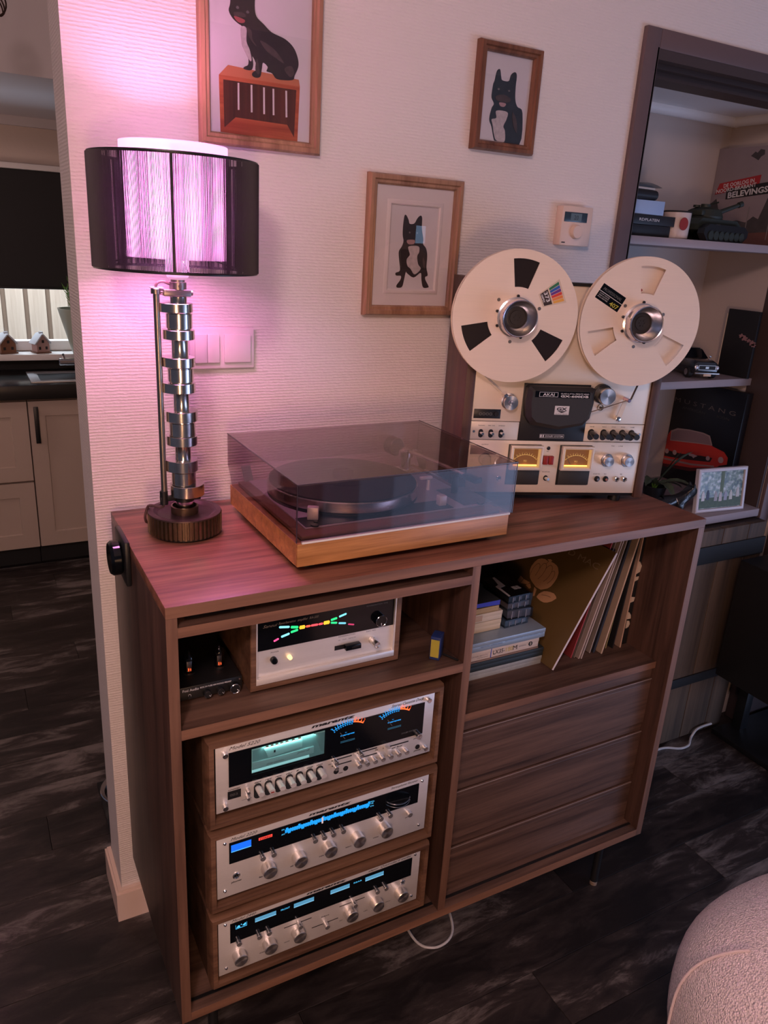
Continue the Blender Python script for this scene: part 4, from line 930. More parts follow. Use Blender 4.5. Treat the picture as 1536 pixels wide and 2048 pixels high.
# ---------------- quadradial amplifier
u = Unit('amplifier', 'silver amplifier with four pale blue windows, bottom of the three stacked units', 0.295, 0.2125, group='three silver-faced units stacked in the sideboard')
case(u, 0.0590, 0.5340, 0.2460, 0.4195, 0.0728, 0.5108, 0.2750, 0.4105, 0.33)
u.box('window_band', M_black_gloss, 0.0953, 0.4910, 0.3490, 0.3962, 0.002, 0.0032)
for x in (0.1441, 0.2235, 0.3019, 0.3803):
    w_ = u.box('meter_window', E_paleblue, x, x + .0424, 0.3800, 0.3893, 0.0032, 0.0036)
    u.box('meter_edge', E_paleblue2, x, x + .0424, 0.3797, 0.3812, 0.0035, 0.0038, par=w_)
lg = MB(); X, Z = u.x, u.z
lg.poly([(0.1075 - X, .3820 - Z), (.1105 - X, .3868 - Z), (.1135 - X, .3868 - Z), (.1150 - X, .3820 - Z)], .0032, .0036); lg.poly([(0.1190 - X, .3845 - Z), (.1255 - X, .3890 - Z), (.1262 - X, .3835 - Z), (.122 - X, .3825 - Z)], .0032, .0036)
lg.box(.1059 - X, .1278 - X, -.0036, -.0032, .3800 - Z, .3806 - Z).box(.1059 - X, .1063 - X, -.0036, -.0032, .3800 - Z, .3895 - Z).box(.1274 - X, .1278 - X, -.0036, -.0032, .3800 - Z, .3895 - Z).poly([(.1160 - X, .3866 - Z), (.1178 - X, .3866 - Z), (.1178 - X, .3884 - Z), (.1160 - X, .3884 - Z)], .0032, .0036)
lg.out('lit_emblem', E_cyan2, u.r, smooth=False)
u.text('FRONT', 0.1959, 0.3838, 0.0040, E_cyan2, d=.0036, width=.0186); u.text('REAR', 0.3530, 0.3848, 0.0034, E_cyan2, d=.0036, width=.0186)
for x, p_ in zip((0.1115, 0.1718, 0.2320, 0.3470, 0.4075, 0.4662), (None, None, -.4, -.2, -.1, .1)): u.knob(x, 0.3145, 0.0133, 0.0185, bev=.0012, pointer=p_)
for x, z in ((0.1106, 0.3488), (0.1509, 0.3465), (0.1707, 0.3468), (0.4077, 0.3465), (0.4280, 0.3472)): u.knob(x, z - .001, 0.0052, 0.0095, mat=M_button, name='push_button', seg=20)
for x0, x1, z, kx in ((0.2041, 0.2627, 0.3354, 0.2341), (0.3242, 0.3821, 0.3358, 0.3545), (0.2640, 0.3222, 0.3074, 0.2928)):
    u.box('slider_slot', M_slot, x0, x1, z - .0008, z + .0008, 0.002, 0.0024)
    u.knob(kx, z + .001, 0.0050, 0.0140, mat=M_button, name='slider_knob', seg=22)
u.jack(0.4721, 0.3381, 0.0058)
for x, z in ((0.0861, 0.3988), (0.0868, 0.2900), (0.4977, 0.4019), (0.4970, 0.2900)): u.screw(x, z)
u.text('Model 2440', 0.0981, 0.3985, 0.0058, shear=.45, width=.048); maker_script(u, 0.2496, 0.3374, 0.3995, 0.0050)
u.text('adaptor', 0.3865, 0.3995, 0.0046, bold=.01, shear=.3, width=.024); u.text('Quadradial 4', 0.4140, 0.3995, 0.0052, shear=.5, width=.046); u.text('amplifier', 0.4640, 0.4000, 0.0040, bold=.01, shear=.3, width=.025)
u.text('power', 0.1010, 0.3565, 0.0030, bold=.02, shear=.25, width=.018); u.text('balance', 0.2840, 0.3250, 0.0032, bold=.02, shear=.25, width=.017); u.box('mark_line', M_ink, .2929, .2933, .3145, .3225, .002, .0024)
for t_, x, z in (('dimension', 0.153, 0.2935), ('remote', 0.2045, 0.2960), ('bass', 0.3255, 0.2965), ('treble', 0.3810, 0.2965), ('volume', 0.4330, 0.2985), ('phones', 0.4685, 0.3445)): u.text(t_, x, z, 0.0027, bold=.01, shear=.25)

# ---------------- reverberation amplifier on the shelf
u = Unit('reverberation_amplifier', 'reverberation amplifier with rows of coloured glowing bars on black glass', 0.306, 0.8462, y=-0.425)
X, Z = u.x, u.z
m = MB(); m.ring(0.1558 - X, 0.4568 - X, 0.8495 - Z, 1.0085 - Z, [(0, -0.20), (0, 0.001), (0.0015, 0.0025), (0.0100, 0.0025), (0.0100, -0.20)]); m.out('wooden_case', M_case, u.r)
m = MB(); m.box(.158 - X, .455 - X, .19, .197, .855 - Z, 1.004 - Z); m.out('back_panel', M_dark_in, u.r)
m = MB()
for fx in (.18, .43):
    for fy in (.03, .17): m.cyl((fx - X, fy, 0), .009, .0040, seg=14)
m.out('rubber_foot', M_black, u.r)
u.box('front_panel', M_alu, 0.1660, 0.4466, 0.8600, 0.9250, -0.010, -0.006)
u.box('panel_rim', M_alu, 0.1660, 0.1690, 0.8600, 0.9985, -0.006, 0.001); u.box('panel_rim', M_alu, 0.4432, 0.4466, 0.8600, 0.9985, -0.006, 0.001)
u.box('chin_strip', M_alu, 0.1662, 0.4464, 0.8600, 0.8725, -0.006, 0.002, .001)
u.box('display_glass', M_black_gloss, 0.1690, 0.4432, 0.9255, 0.9985, -0.010, -0.004)
dg = 0.0042 - 0.008
bars = [((.2110, .9665), (.2300, .9634), .0030, (.25, .85, 1.0)), ((.2332, .9622), (.2466, .9596), .0036, (.02, .85, .22)), ((.2152, .9466), (.2303, .9502), .0030, (.25, .85, 1.0)), ((.2334, .9522), (.2465, .9545), .0032, (.02, .85, .22)),
        ((.2012, .9408), (.2100, .9442), .0026, (1.0, .08, .28)), ((.2498, .9580), (.2600, .9578), .0052, (1.0, .50, .03)), ((.2622, .9577), (.2706, .9576), .0030, (1.0, .10, .05)), ((.2722, .9577), (.2856, .9573), .0030, (1.0, .08, .10)),
        ((.2874, .9573), (.2952, .9574), .0030, (1.0, .08, .10)), ((.2972, .9578), (.3085, .9578), .0052, (1.0, .50, .03)), ((.3116, .9555), (.3236, .9531), .0028, (.02, .75, .22)), ((.3116, .9612), (.3234, .9632), .0032, (.02, .75, .22)),
        ((.3275, .9516), (.3418, .9488), .0026, (.16, .55, .70)), ((.3280, .9650), (.3422, .9685), .0028, (.20, .75, .90)), ((.3470, .9456), (.3590, .9424), .0022, (.45, .03, .10))]
for (x0, z0), (x1, z1), hh, col in bars:
    dx, dz = x1 - x0, z1 - z0; L_ = math.hypot(dx, dz); nx, nz_ = -dz / L_ * hh / 1.5, dx / L_ * hh / 1.5
    e = .0012; ux, uz = dx / L_ * e, dz / L_ * e
    nm = 'bar_glow_%d_%d_%d' % tuple(int(c * 99) for c in col)
    mt = glow(nm, col, 1.35) if nm not in MATS else MATS[nm]
    u.poly('glowing_bar', mt, [(x0, z0 - nz_), (x0 - nx, z0 - nz_), (x1 - nx - ux, z1 - nz_ - uz), (x1, z1 - nz_ * .3), (x1 + nx * .3, z1 + nz_ * .4), (x1 + nx - ux, z1 + nz_ - uz), (x0 + nx, z0 + nz_), (x0 - ux, z0)], -0.004, -0.0035, smooth=False)
M_gold = plain('dull_gold_print', (.28, .20, .14), .5)
u.text('Sansui', 0.1794, 0.9700, 0.0056, M_gold, d=-.0037, shear=.4, width=.027); u.text('Reverberation  amplifier  RA-500', 0.2085, 0.9715, 0.0048, M_gold, d=-.0037, shear=.4, width=.077)
u.text('REVERBERATION TIME', 0.3830, 0.9742, 0.0030, plain('dim_white_print', (.12, .12, .12), .6), d=-.0037, width=.045)
m = MB(); m.lathe([(0, 0), (.0118, 0), (.0118, .010), (.0110, .011), (0, .011)], (0, 0, 0), 'y-', 36); kn = m.out('time_knob', M_black_gloss, u.r, loc=(.4112 - X, .004, .9445 - Z))
m = MB(); m.lathe([(.0112, .0106), (.0118, .0112), (.0112, .0118), (.0106, .0112), (.0112, .0106)], (0, 0, 0), 'y-', 40); m.out('knob_ring', M_chrome, kn)
m = MB(); m.box(-.0006, .0006, -.0114, -.0108, -.009, -.004); m.out('pointer_line', M_print, kn)
m = MB(); m.lathe([(0, 0), (.0062, 0), (.0062, .008), (.005, .010), (0, .011)], (0, 0, 0), 'y-', 24); m.out('power_button', M_black_gloss, u.r, loc=(.2005 - X, .006, .9030 - Z))
m = MB(); m.lathe([(0, 0), (.0042, 0), (.0038, .007), (.002, .009), (0, .0095)], (0, 0, 0), 'y-', 20); m.out('pilot_lamp', plain('warm_pilot', (.5, .4, .2), .3, em=(1, .62, .28), es=1.5), u.r, loc=(.2312 - X, .006, .9020 - Z))
u.box('lever_slot', M_black, .3215, .3716, .8945, .9035, -.006, -.0052)
u.box('slide_switch', M_black_gloss, .3400, .3716, .8950, .9050, -.0052, .006, .001)
u.text('REVERBERATION', .3285, .9200, .0026, M_grey_ink, d=-.0059, width=.034); u.text('IN    OUT    REMOTE', .3285, .9130, .0020, M_grey_ink, d=-.0059, width=.036); u.text('POWER', .1957, .9160, .0028, M_grey_ink, d=-.0059, width=.015); u.text('ELEC. FEEL', .3870, .9195, .0024, M_grey_ink, d=-.0059, width=.020)
m = MB(); m.lathe([(0, 0), (.0072, 0), (.0072, .004), (.0066, .0045), (.0066, .023), (.0060, .024), (.0052, .024), (.004, .021), (0, .021)], (0, 0, 0), 'y-', 36); m.out('knob', M_spun, u.r, loc=(.3998 - X, .006, .9010 - Z))

# ---------------- tube phono preamp
u = Unit('tube_preamp', 'small black tube preamp with two glowing valves, left on the shelf', 0.088, 0.8455, y=-0.405, cat='preamp')
X, Z = u.x, u.z
m = MB(); m.box(0.030 - X, 0.1480 - X, 0.0, 0.11, .8485 - Z, .8745 - Z, .002); m.out('housing', M_black, u.r)
m = MB()
for fx in (.042, .136):
    for fy in (.012, .095): m.cyl((fx - X, fy, 0), .005, .0032, seg=12)
m.out('foot', M_black_matte, u.r)
u.text('Fosi Audio', .0405, .8655, .0048, M_print, d=.0004, width=.0285, bold=.02); u.text('BOX X4 TUBE MM PHONO PREAMP', .0715, .8668, .0030, M_print, d=.0004, width=.056, bold=.02)
for x, r in ((.0825, .0066), (.1062, .0064), (.1318, .0098)):
    m = MB(); m.lathe([(0, 0), (r, 0), (r, .009), (r * .9, .010), (0, .010)], (0, 0, 0), 'y-', 30); kn = m.out('knob', M_black, u.r, loc=(x - X, 0, .8565 - Z))
    m = MB(); m.lathe([(r * .9, .0094), (r * .97, .0100), (r * .9, .0106), (r * .84, .0100), (r * .9, .0094)], (0, 0, 0), 'y-', 36); m.out('knob_ring', M_chrome, kn)
    m = MB(); m.poly([(r * .3, -r * .2), (r * .36, -r * .1), (r * .8, -r * .62), (r * .72, -r * .68)], .0100, .0104); m.out('pointer_line', M_print, kn)
m = MB(); m.lathe([(.0020, 0), (.0026, 0), (.0026, .0004), (.0020, .0004), (.0020, 0)], (.053 - X, 0, .8570 - Z), 'y-', 20); m.out('headphone_mark', M_print, u.r)
m = MB(); m.cyl((0, 0, 0), .0028, .002, 'y-', 12); m.out('jack_socket', M_black_matte, u.r, loc=(.053 - X, 0, .8535 - Z))
for x, z in ((.1425, .8695),): m = MB(); m.cyl((0, 0, 0), .0016, .0012, 'y-', 10); m.out('screw', M_chrome, u.r, loc=(x - X, 0, z - Z))
for x in (.0645, .1195):
    m = MB(); m.cyl((0, 0, 0), .0105, .003, seg=24); ba = m.out('valve_base', M_black, u.r, loc=(x - X, .045, .8745 - Z))
    m = MB(); m.lathe([(.0088, .003), (.0090, .030), (.0075, .036), (.0035, .040), (.0016, .044), (0, .047)], (0, 0, 0), 'z', 28); m.out('glass_bulb', M_clearplas, ba)
    m = MB(); m.box(-.0045, .0045, -.002, .002, .004, .024, .0005).cyl((0, 0, .024), .0050, .0012).cyl((0, 0, .004), .0050, .0012)
    m.out('electrode', M_steel_dull, ba)
    m = MB(); m.cyl((-.0015, -.0028, .005), .0011, .005, seg=8).cyl((.0022, -.0028, .005), .0009, .004, seg=8); m.out('glowing_heater', glow('valve_glow', (1.0, .12, .03), 1.2), ba)

# ---------------- little box, clear case
bb = thing('cartridge_box', 'small blue and yellow box standing at the right of the shelf', 'box', (0.5360, -0.440, 0.8455), 0.75)
m = MB(); m.box(-.015, .015, -.010, .010, 0, .050, .001); m.out('carton', plain('deep_blue_card', (0.012, 0.030, 0.13), .5), bb)
m = MB(); m.box(-.0155, -.0149, -.0085, .0085, .006, .044); m.out('yellow_label', plain('yellow_card', (.42, .36, .05), .5), bb)
sc_ = tag(MB().tube([(0.566, -0.474, .8485), (0.550, -0.438, .8485)], .0024, 8).out('pencil', M_black, None), 'thin black stylus brush lying beside the blue box', 'brush')
cc = thing('clear_case', 'clear plastic case lying in the narrow slot under the top', 'case', (0.085, -0.40, 1.0345))
m = MB(); m.box(-.050, .050, -.062, .040, .0002, .002).box(-.050, -.048, -.062, .040, .002, .016).box(.048, .050, -.062, .040, .002, .016).box(-.048, .048, -.062, -.060, .002, .016).box(-.048, .048, .038, .040, .002, .016); m.out('case_tray', M_clearplas, cc, smooth=False)
m = MB(); m.box(-.038, .022, -.050, .030, .0025, .012, .003); m.out('insert', M_black, cc)
# ================================================================== REEL-TO-REEL RECORDER
TH = -0.34
AX, AY = 0.7338, -0.2061
AZ = H_
u = Unit('tape_recorder', 'upright reel tape recorder with two lit amber meters on the sideboard', 0.0, AZ, y=0, rz=TH, cat='tape recorder')
u.r.location = (AX, AY, AZ)
X, Z = 0.0, AZ
ZP0, ZP1 = 1.0975, 1.5545
m = MB()
m.box(-.0215, -.0015, -.004, .183, ZP0 - .010 - Z, ZP1 + .003 - Z, .001); m.out('side_panel', M_akaiwood, u.r)
m = MB(); m.box(.4065, .4265, -.004, .183, ZP0 - .010 - Z, ZP1 + .003 - Z, .001); m.out('side_panel', M_akaiwood, u.r)
m = MB(); m.box(-.0012, .4062, .004, .179, ZP0 - .008 - Z, ZP1 - Z, .001); m.out('chassis', M_black, u.r)
m = MB(); m.box(-.0012, .4062, -.003, .006, ZP1 - .001 - Z, ZP1 + .0055 - Z); m.out('top_rail', M_black, u.r)
m = MB()
for fx in (.03, .375):
    for fy in (.03, .155): m.cyl((fx, fy, 0.0005), .014, ZP0 - .0085 - Z, seg=18)
m.out('foot', M_black, u.r)
u.box('deck_plate', M_alu_warm, 0.0, .4050, 1.2612, ZP1, -0.004, 0.0, .0006)
u.box('control_plate', M_alu_warm, 0.0, .1095, 1.2195, 1.2600, -0.004, 0.0, .0006); u.box('control_plate', M_alu_warm, .2635, .4050, 1.2195, 1.2600, -0.004, 0.0, .0006)
u.box('meter_plate', M_alu_warm, 0.0, .4050, ZP0, 1.2182, -0.004, 0.0, .0006)
u.box('head_panel', M_black, .1103, .2635, 1.2198, 1.3468, -.003, .002, .0008)
# head cover
m = MB()
o_ = [(.128, 1.2600), (.190, 1.2500), (.247, 1.2600), (.262, 1.2760), (.2665, 1.3100), (.2660, 1.3420), (.2580, 1.3440), (.118, 1.3440), (.1130, 1.3400), (.1110, 1.3100), (.1160, 1.2760)]
f_ = [(.136, 1.2680), (.190, 1.2590), (.240, 1.2680), (.2525, 1.2800), (.2570, 1.3100), (.2560, 1.3340), (.250, 1.3370), (.126, 1.3370), (.1215, 1.3330), (.1200, 1.3100), (.1245, 1.2800)]
t = bmesh.new(); n_ = len(o_)
A = [t.verts.new((x, -.002, z - Z)) for x, z in o_]; A2 = [t.verts.new((x, -.020, z - Z)) for x, z in o_]; B = [t.verts.new((x, -.031, z - Z)) for x, z in f_]
for P_, Q_ in ((A, A2), (A2, B)):
    for i in range(n_): t.faces.new((P_[i], P_[(i + 1) % n_], Q_[(i + 1) % n_], Q_[i]))
t.faces.new(A); t.faces.new(B); bmesh.ops.recalc_face_normals(t, faces=list(t.faces))
m.merge(t); hc = m.out('head_cover', M_headcover, u.r)
u.box('name_strip', M_black_gloss, .1265, .2500, 1.3225, 1.3360, .031, .0316, par=hc)
m = MB(); m.ring(.1355, .1776, 1.3240 - Z, 1.3342 - Z, [(0, .0316), (0, .0322), (.0007, .0322), (.0007, .0316)]); m.out('badge_outline', M_print, hc)
u.text('AKAI', .1440, 1.3262, .0058, M_print, d=.0318, width=.026, bold=.02, par=hc)
u.text('GX-600DB', .1835, 1.3240, .0042, M_print, d=.0318, width=.064, bold=.035, par=hc); u.text('GLASS & X\'TAL FERRITE HEAD', .1835, 1.3300, .0032, M_print, d=.0318, width=.064, par=hc)
u.box('white_badge', M_print, .1745, .2073, 1.2855, 1.3048, .031, .0316, par=hc); u.text('GX', .1785, 1.2950, .0065, M_ink, d=.0318, width=.024, bold=.04, par=hc)
u.poly('badge_wedge', M_ink, [(.180, 1.2935), (.202, 1.2935), (.191, 1.2895)], .0316, .0320, par=hc); u.text('GLASS HEAD', .1765, 1.2865, .0020, M_ink, d=.0318, width=.028, par=hc)
m = MB(); m.ring(.1591, .2157, 1.2262 - Z, 1.2344 - Z, [(0, .002), (0, .0025), (.0005, .0025), (.0005, .002)]); m.out('badge_outline', M_print, u.r)
u.text('DOLBY SYSTEM', .1720, 1.2283, .0040, M_print, d=.0022, width=.041, bold=.01); u.box('badge_mark', M_print, .1605, .1640, 1.2275, 1.2330, .002, .0024); u.box('badge_mark', M_print, .1660, .1690, 1.2275, 1.2330, .002, .0024)
# rollers, capstan, arm
def roller(x, z, r, L, par=None, nm='roller', mat=None):
    m = MB(); m.lathe([(0, 0), (r * 1.12, 0), (r * 1.12, .003), (r * .95, .004), (r * .95, L - .004), (r * 1.05, L - .003), (r, L), (r * .4, L), (r * .35, L + .0015), (0, L + .0015)], (0, 0, 0), 'y-', 40); return m.out(nm, mat or M_spun, par or u.r, loc=(x, 0, z - Z))
roller(.0790, 1.3060, .0155, .020, nm='tension_roller')
m = MB(); m.cyl((0, 0, 0), .0045, .022, 'y-', 16, .001); m.out('guide_post', M_chrome, u.r, loc=(.0655, 0, 1.3215 - Z))
m = MB(); m.cyl((0, 0, 0), .0215, .012, 'y-', 40, .001); cp = m.out('wheel_collar', M_black, u.r, loc=(.2900, 0, 1.3290 - Z))
m = MB(); m.lathe([(0, .010), (.0185, .010), (.0185, .0295), (.0175, .0305), (0, .0300)], (0, 0, 0), 'y-', 48); m.out('pinch_wheel', M_spun, u.r, loc=(.2930, 0, 1.3270 - Z))
m = MB(); m.lathe([(.0065, 0), (.0072, 0), (.0072, .0015), (.0065, .0015), (.0065, 0)], (0, 0, 0), 'y-', 30); m.cyl((0, 0, 0), .0025, .012, 'y-', 12); m.out('capstan_ring', M_black, u.r, loc=(.2925, 0, 1.2975 - Z))
m = MB(); m.poly([(.3290, 1.2745 - Z), (.3305, 1.2700 - Z), (.3345, 1.2680 - Z), (.3390, 1.2700 - Z), (.3405, 1.2745 - Z), (.3510, 1.3180 - Z), (.3460, 1.3210 - Z), (.3415, 1.3190 - Z)], .008, .010); ta = m.out('tape_arm', M_alu_warm, u.r)
m = MB(); m.lathe([(0, 0), (.0055, 0), (.0055, .012), (.003, .013), (0, .013)], (0, 0, 0), 'y-', 20); m.out('arm_pivot', M_chrome, ta, loc=(.3345, 0, 1.2745 - Z))
m = MB(); m.cyl((0, 0, 0), .0042, .026, 'y-', 16, .001); m.out('guide_post', plain('purple_chrome', (.62, .45, .58), .15, 1.0), ta, loc=(.3465, 0, 1.3190 - Z))
cw = u.box('counter_window', M_black, .0035, .0640, 1.2670, 1.2875, 0, .0008, .0004)
u.text('0000', .0145, 1.2735, .0070, plain('counter_digit', (.13, .12, .11), .5), d=.001, width=.030, par=cw)
m = MB(); m.cyl((0, 0, 0), .0055, .003, 'y-', 18, .0005); m.out('reset_button', M_black, cw, loc=(.0545, -.0008, 1.2770 - Z))
for k, (x, t_) in enumerate(((.0235, 'TRACKING'), (.0462, 'REEL SIZE'), (.0695, 'SPEED'))):
    pts = [(x + .0052 * cos(pi * q / 8), 1.2375 + .0052 * sin(pi * q / 8)) for q in range(9)] + [(x + .0052 * cos(pi + pi * q / 8), 1.2290 + .0052 * sin(pi + pi * q / 8)) for q in range(9)]
    u.poly('toggle_slot', M_black_matte, pts, 0, .0006)
    m = MB(); m.tube([(x, -.0006, 1.2350 - Z), (x + .001, -.014, 1.2352 - Z)], [.0038, .0028], 12); m.out('toggle', M_chrome, u.r)
    u.text(t_, x - .0075, 1.2500, .0022, M_ink, d=.0002, width=.015)
m = MB(); m.cyl((0, 0, 0), .0028, .0015, 'y-', 12); m.out('screw', M_chrome, u.r, loc=(.0071, 0, 1.2377 - Z)); m = MB(); m.cyl((0, 0, 0), .0028, .0015, 'y-', 12); m.out('screw', M_chrome, u.r, loc=(.3968, 0, 1.2379 - Z))
for k, (x, t_) in enumerate(((.2800, 'PAUSE'), (.3095, 'REC'), (.3318, 'STOP'), (.3542, 'FWD'), (.3768, 'TAPE'))):
    pts = [(x + .0075 * cos(pi * q / 8), 1.2405 + .0075 * sin(pi * q / 8)) for q in range(9)] + [(x + .0075 * cos(pi + pi * q / 8), 1.2300 + .0075 * sin(pi + pi * q / 8)) for q in range(9)]
    u.poly('lever_slot', M_black_matte, pts, 0, .0006)
    m = MB(); m.tube([(x, -.0006, 1.2400 - Z), (x + .002, -.018, 1.2370 - Z), (x + .002, -.026, 1.2368 - Z)], [.006, .0072, .0066], 14); m.out('lever', plain('smoky_black_lever', (.02, .022, .025), .25), u.r)
    u.text(t_, x - .005, 1.2525, .0022, M_ink, d=.0002, width=.010)
# amber meters
E_amber = plain('amber_meter_face', (0.16, 0.08, 0.03), 0.5, em=(1.0, 0.30, 0.04), es=0.10)
E_amber2 = glow('amber_meter_lamp', (1.0, 0.46, 0.10), 2.6)
E_amber3 = glow('amber_scale', (1.0, 0.55, 0.15), 0.8)
for x0 in (.0910, .2113):
    m = MB(); m.box(x0, x0 + .0765, -.0012, .0, 1.1160 - Z, 1.2100 - Z, .0006); mp_ = m.out('meter_bezel', M_black, u.r)
    m = MB(); m.ring(x0 + .0040, x0 + .0790, 1.1530 - Z, 1.2085 - Z, [(0, .0012), (0, .011), (.0035, .012), (.0068, .0095), (.0068, .0012)]); m.out('meter_frame', M_alu_warm, mp_)
    m = MB(); m.ring(x0 + .0100, x0 + .0730, 1.1590 - Z, 1.2030 - Z, [(0, .0012), (0, .0098), (.0012, .0098), (.0030, .002)]); m.out('meter_edge', glow('amber_edge', (1.0, .50, .16), .55), mp_)
    m = MB(); m.box(x0 + .012, x0 + .071, -.0018, -.0012, 1.1605 - Z, 1.2015 - Z); fc = m.out('meter_face', E_amber, mp_)
    m = MB(); m.box(x0 + .014, x0 + .069, -.0045, -.002, 1.1612 - Z, 1.1640 - Z); m.out('meter_lamp', E_amber2, mp_)
    cx_, cz_, R = x0 + .0415, 1.1505 - Z, .0365
    mm = MB()
    aa = [radians(-47 + 94 * k / 20) for k in range(21)]
    mm.poly([(cx_ + R * sin(a) * 1.0, cz_ + R * cos(a)) for a in aa] + [(cx_ + (R - .0007) * sin(a), cz_ + (R - .0007) * cos(a)) for a in reversed(aa)], .0018, .0021)
    for k in range(12):
        a = radians(-45 + 8.2 * k); p0 = (cx_ + R * sin(a), cz_ + R * cos(a)); p1 = (cx_ + (R + .0035) * sin(a), cz_ + (R + .0035) * cos(a))
        mm.poly([(p0[0] - .0003, p0[1]), (p0[0] + .0003, p0[1]), (p1[0] + .0003, p1[1]), (p1[0] - .0003, p1[1])], .0018, .0021)
    mm.out('meter_scale', E_amber3, fc, smooth=False)
    text('VU', fc, E_amber3, cx_ - .004, cz_ + .020, .0042, .0021)
    for k, t_ in enumerate(('20', '10', '7', '5', '3', '1', '0', '1', '3')):
        a = radians(-44 + 11 * k); text(t_, fc, E_amber3, cx_ + (R + .0045) * sin(a) - .001, cz_ + (R + .0045) * cos(a) - .001, .0022, .0021)
    m = MB(); m.poly([(x0 + .0155, 1.1850 - Z), (x0 + .0162, 1.1854 - Z), (x0 + .0290, 1.1660 - Z), (x0 + .0280, 1.1655 - Z)], .0030, .0033); m.out('needle', plain('needle_grey', (.10, .10, .10), .4), fc)
    m = MB(); m.box(x0 + .0040, x0 + .0780, -.0035, -.0012, 1.1175 - Z, 1.1510 - Z, .0008); m.out('lower_cover', M_headcover, mp_)
    m = MB(); m.box(x0 + .0105, x0 + .0725, -.0096, -.0092, 1.1595 - Z, 1.2025 - Z); m.out('meter_glass', M_glass, mp_)
    ml = light('meter_bulb', 'POINT', (0, 0, 0), 0.0008, (1.0, .36, .06), .0015); ml.parent = u.r; ml.location = (x0 + .041, -.0065, 1.1655 - Z)
for x in (.1733, .1862): u.box('record_button', M_red, x, x + .0112, 1.1655, 1.1850, 0, .0085, .001)
m = MB(); m.lathe([(0, 0), (.0042, 0), (.0042, .001), (.0026, .002), (0, .002)], (0, 0, 0), 'y-', 20); m.out('pilot_lamp', M_black, u.r, loc=(.1845, 0, 1.2020 - Z)); u.text('REC', .1810, 1.1935, .0022, M_ink, d=.0002)
pts = [(.1865 + .0055 * cos(2 * pi * q / 20), 1.1320 + .0065 * sin(2 * pi * q / 20)) for q in range(20)]
u.poly('toggle_slot', M_black_matte, pts, 0, .0006); m = MB(); m.tube([(.1865, -.0006, 1.1320 - Z), (.1880, -.014, 1.1330 - Z)], [.0040, .0030], 12); m.out('toggle', M_chrome, u.r); u.text('MONITOR', .1765, 1.1455, .0024, M_ink, d=.0002, width=.018)
def akknob(x, z, r1, r2):
    m = MB(); m.lathe([(0, 0), (r1, 0), (r1, .010), (r1 * .93, .011), (0, .011)], (0, 0, 0), 'y-', 40, flute=lambda a: 1 + .02 * sin(a * 30)); k_ = m.out('knob_skirt', M_chrome, u.r, loc=(x, 0, z - Z))
    m = MB(); m.lathe([(0, 0), (r2, 0), (r2, .012), (r2 * .93, .013), (0, .0128)], (0, 0, 0), 'y-', 40); m.out('knob_cap', M_spun, k_, loc=(0, -.0105, 0))
for x in (.3240, .3725): akknob(x, 1.1785, .0150, .0115)
akknob(.0360, 1.1770, .0150, .0115)
u.text('OUTPUT', .0280, 1.2070, .0024, M_ink, d=.0002, width=.016); u.text('MIC  -  LINE', .3332, 1.2085, .0024, M_ink, d=.0002, width=.028)
u.text('DOLBY NR', .3000, 1.1420, .0022, M_ink, d=.0002, width=.016); u.text('TEST', .3260, 1.1420, .0022, M_ink, d=.0002); u.text('MIC', .3660, 1.1420, .0022, M_ink, d=.0002)
for x in (.3108, .3318):
    m = MB(); m.lathe([(0, 0), (.0068, 0), (.0068, .0015), (.0042, .002), (.0042, .006), (0, .0065)], (0, 0, 0), 'y-', 20); m.out('push_button', M_black, u.r, loc=(x, 0, 1.1314 - Z))
    m = MB(); m.cyl((0, 0, 0), .0030, .0075, 'y-', 14, .0005); m.out('button_cap', M_chrome if x < .32 else plain('reddish_cap', (.6, .25, .18), .3, .6), u.r, loc=(x, 0, 1.1314 - Z))
for x in (.3590, .3778, .0750): u.jack(x, 1.1313, .0058)
# ---------------- the two tape reels (they lift off)
def ak_world(x, d, z): c_, s_ = cos(TH), sin(TH); return (AX + x * c_ + d * s_, AY + x * s_ - d * c_, z)
def flange(r0, R, d0, d1, slots=True, hub=True):
    t = bmesh.new(); N = 168
    rad = [r0, .057, .0602, .100, .1155, R - .0008, R]
    def insl(i):
        a = 360 * (i + .5) / N
        return any(abs((a - c_ + 180) % 360 - 180) < 13.5 for c_ in (85, 205, 325))
    def vv(lst, d): return [[t.verts.new((r * cos(2 * pi * i / N), -d, r * sin(2 * pi * i / N))) for i in range(N)] for r in lst]
    F = vv(rad, d1); Bk = vv(rad, d0)
    for k in range(len(rad) - 1):
        for i in range(N):
            j = (i + 1) % N
            if slots and k in (2, 3) and insl(i): continue
            t.faces.new((F[k][i], F[k][j], F[k + 1][j], F[k + 1][i])); t.faces.new((Bk[k][i], Bk[k + 1][i], Bk[k + 1][j], Bk[k][j]))
    # walls wherever a face is missing
    for k in (0, len(rad) - 1):
        for i in range(N): t.faces.new((F[k][i], F[k][(i + 1) % N], Bk[k][(i + 1) % N], Bk[k][i]))
    if slots:
        for i in range(N):
            j = (i + 1) % N
            if insl(i):
                for k in (2, 4): t.faces.new((F[k][i], F[k][j], Bk[k][j], Bk[k][i]))
                if not insl((i - 1) % N):
                    for k in (2, 3): t.faces.new((F[k][i], F[k + 1][i], Bk[k + 1][i], Bk[k][i]))
                if not insl((i + 1) % N):
                    for k in (2, 3): t.faces.new((F[k][j], F[k + 1][j], Bk[k + 1][j], Bk[k][j]))
    bmesh.ops.recalc_face_normals(t, faces=list(t.faces))
    m = MB(); m.merge(t); return m
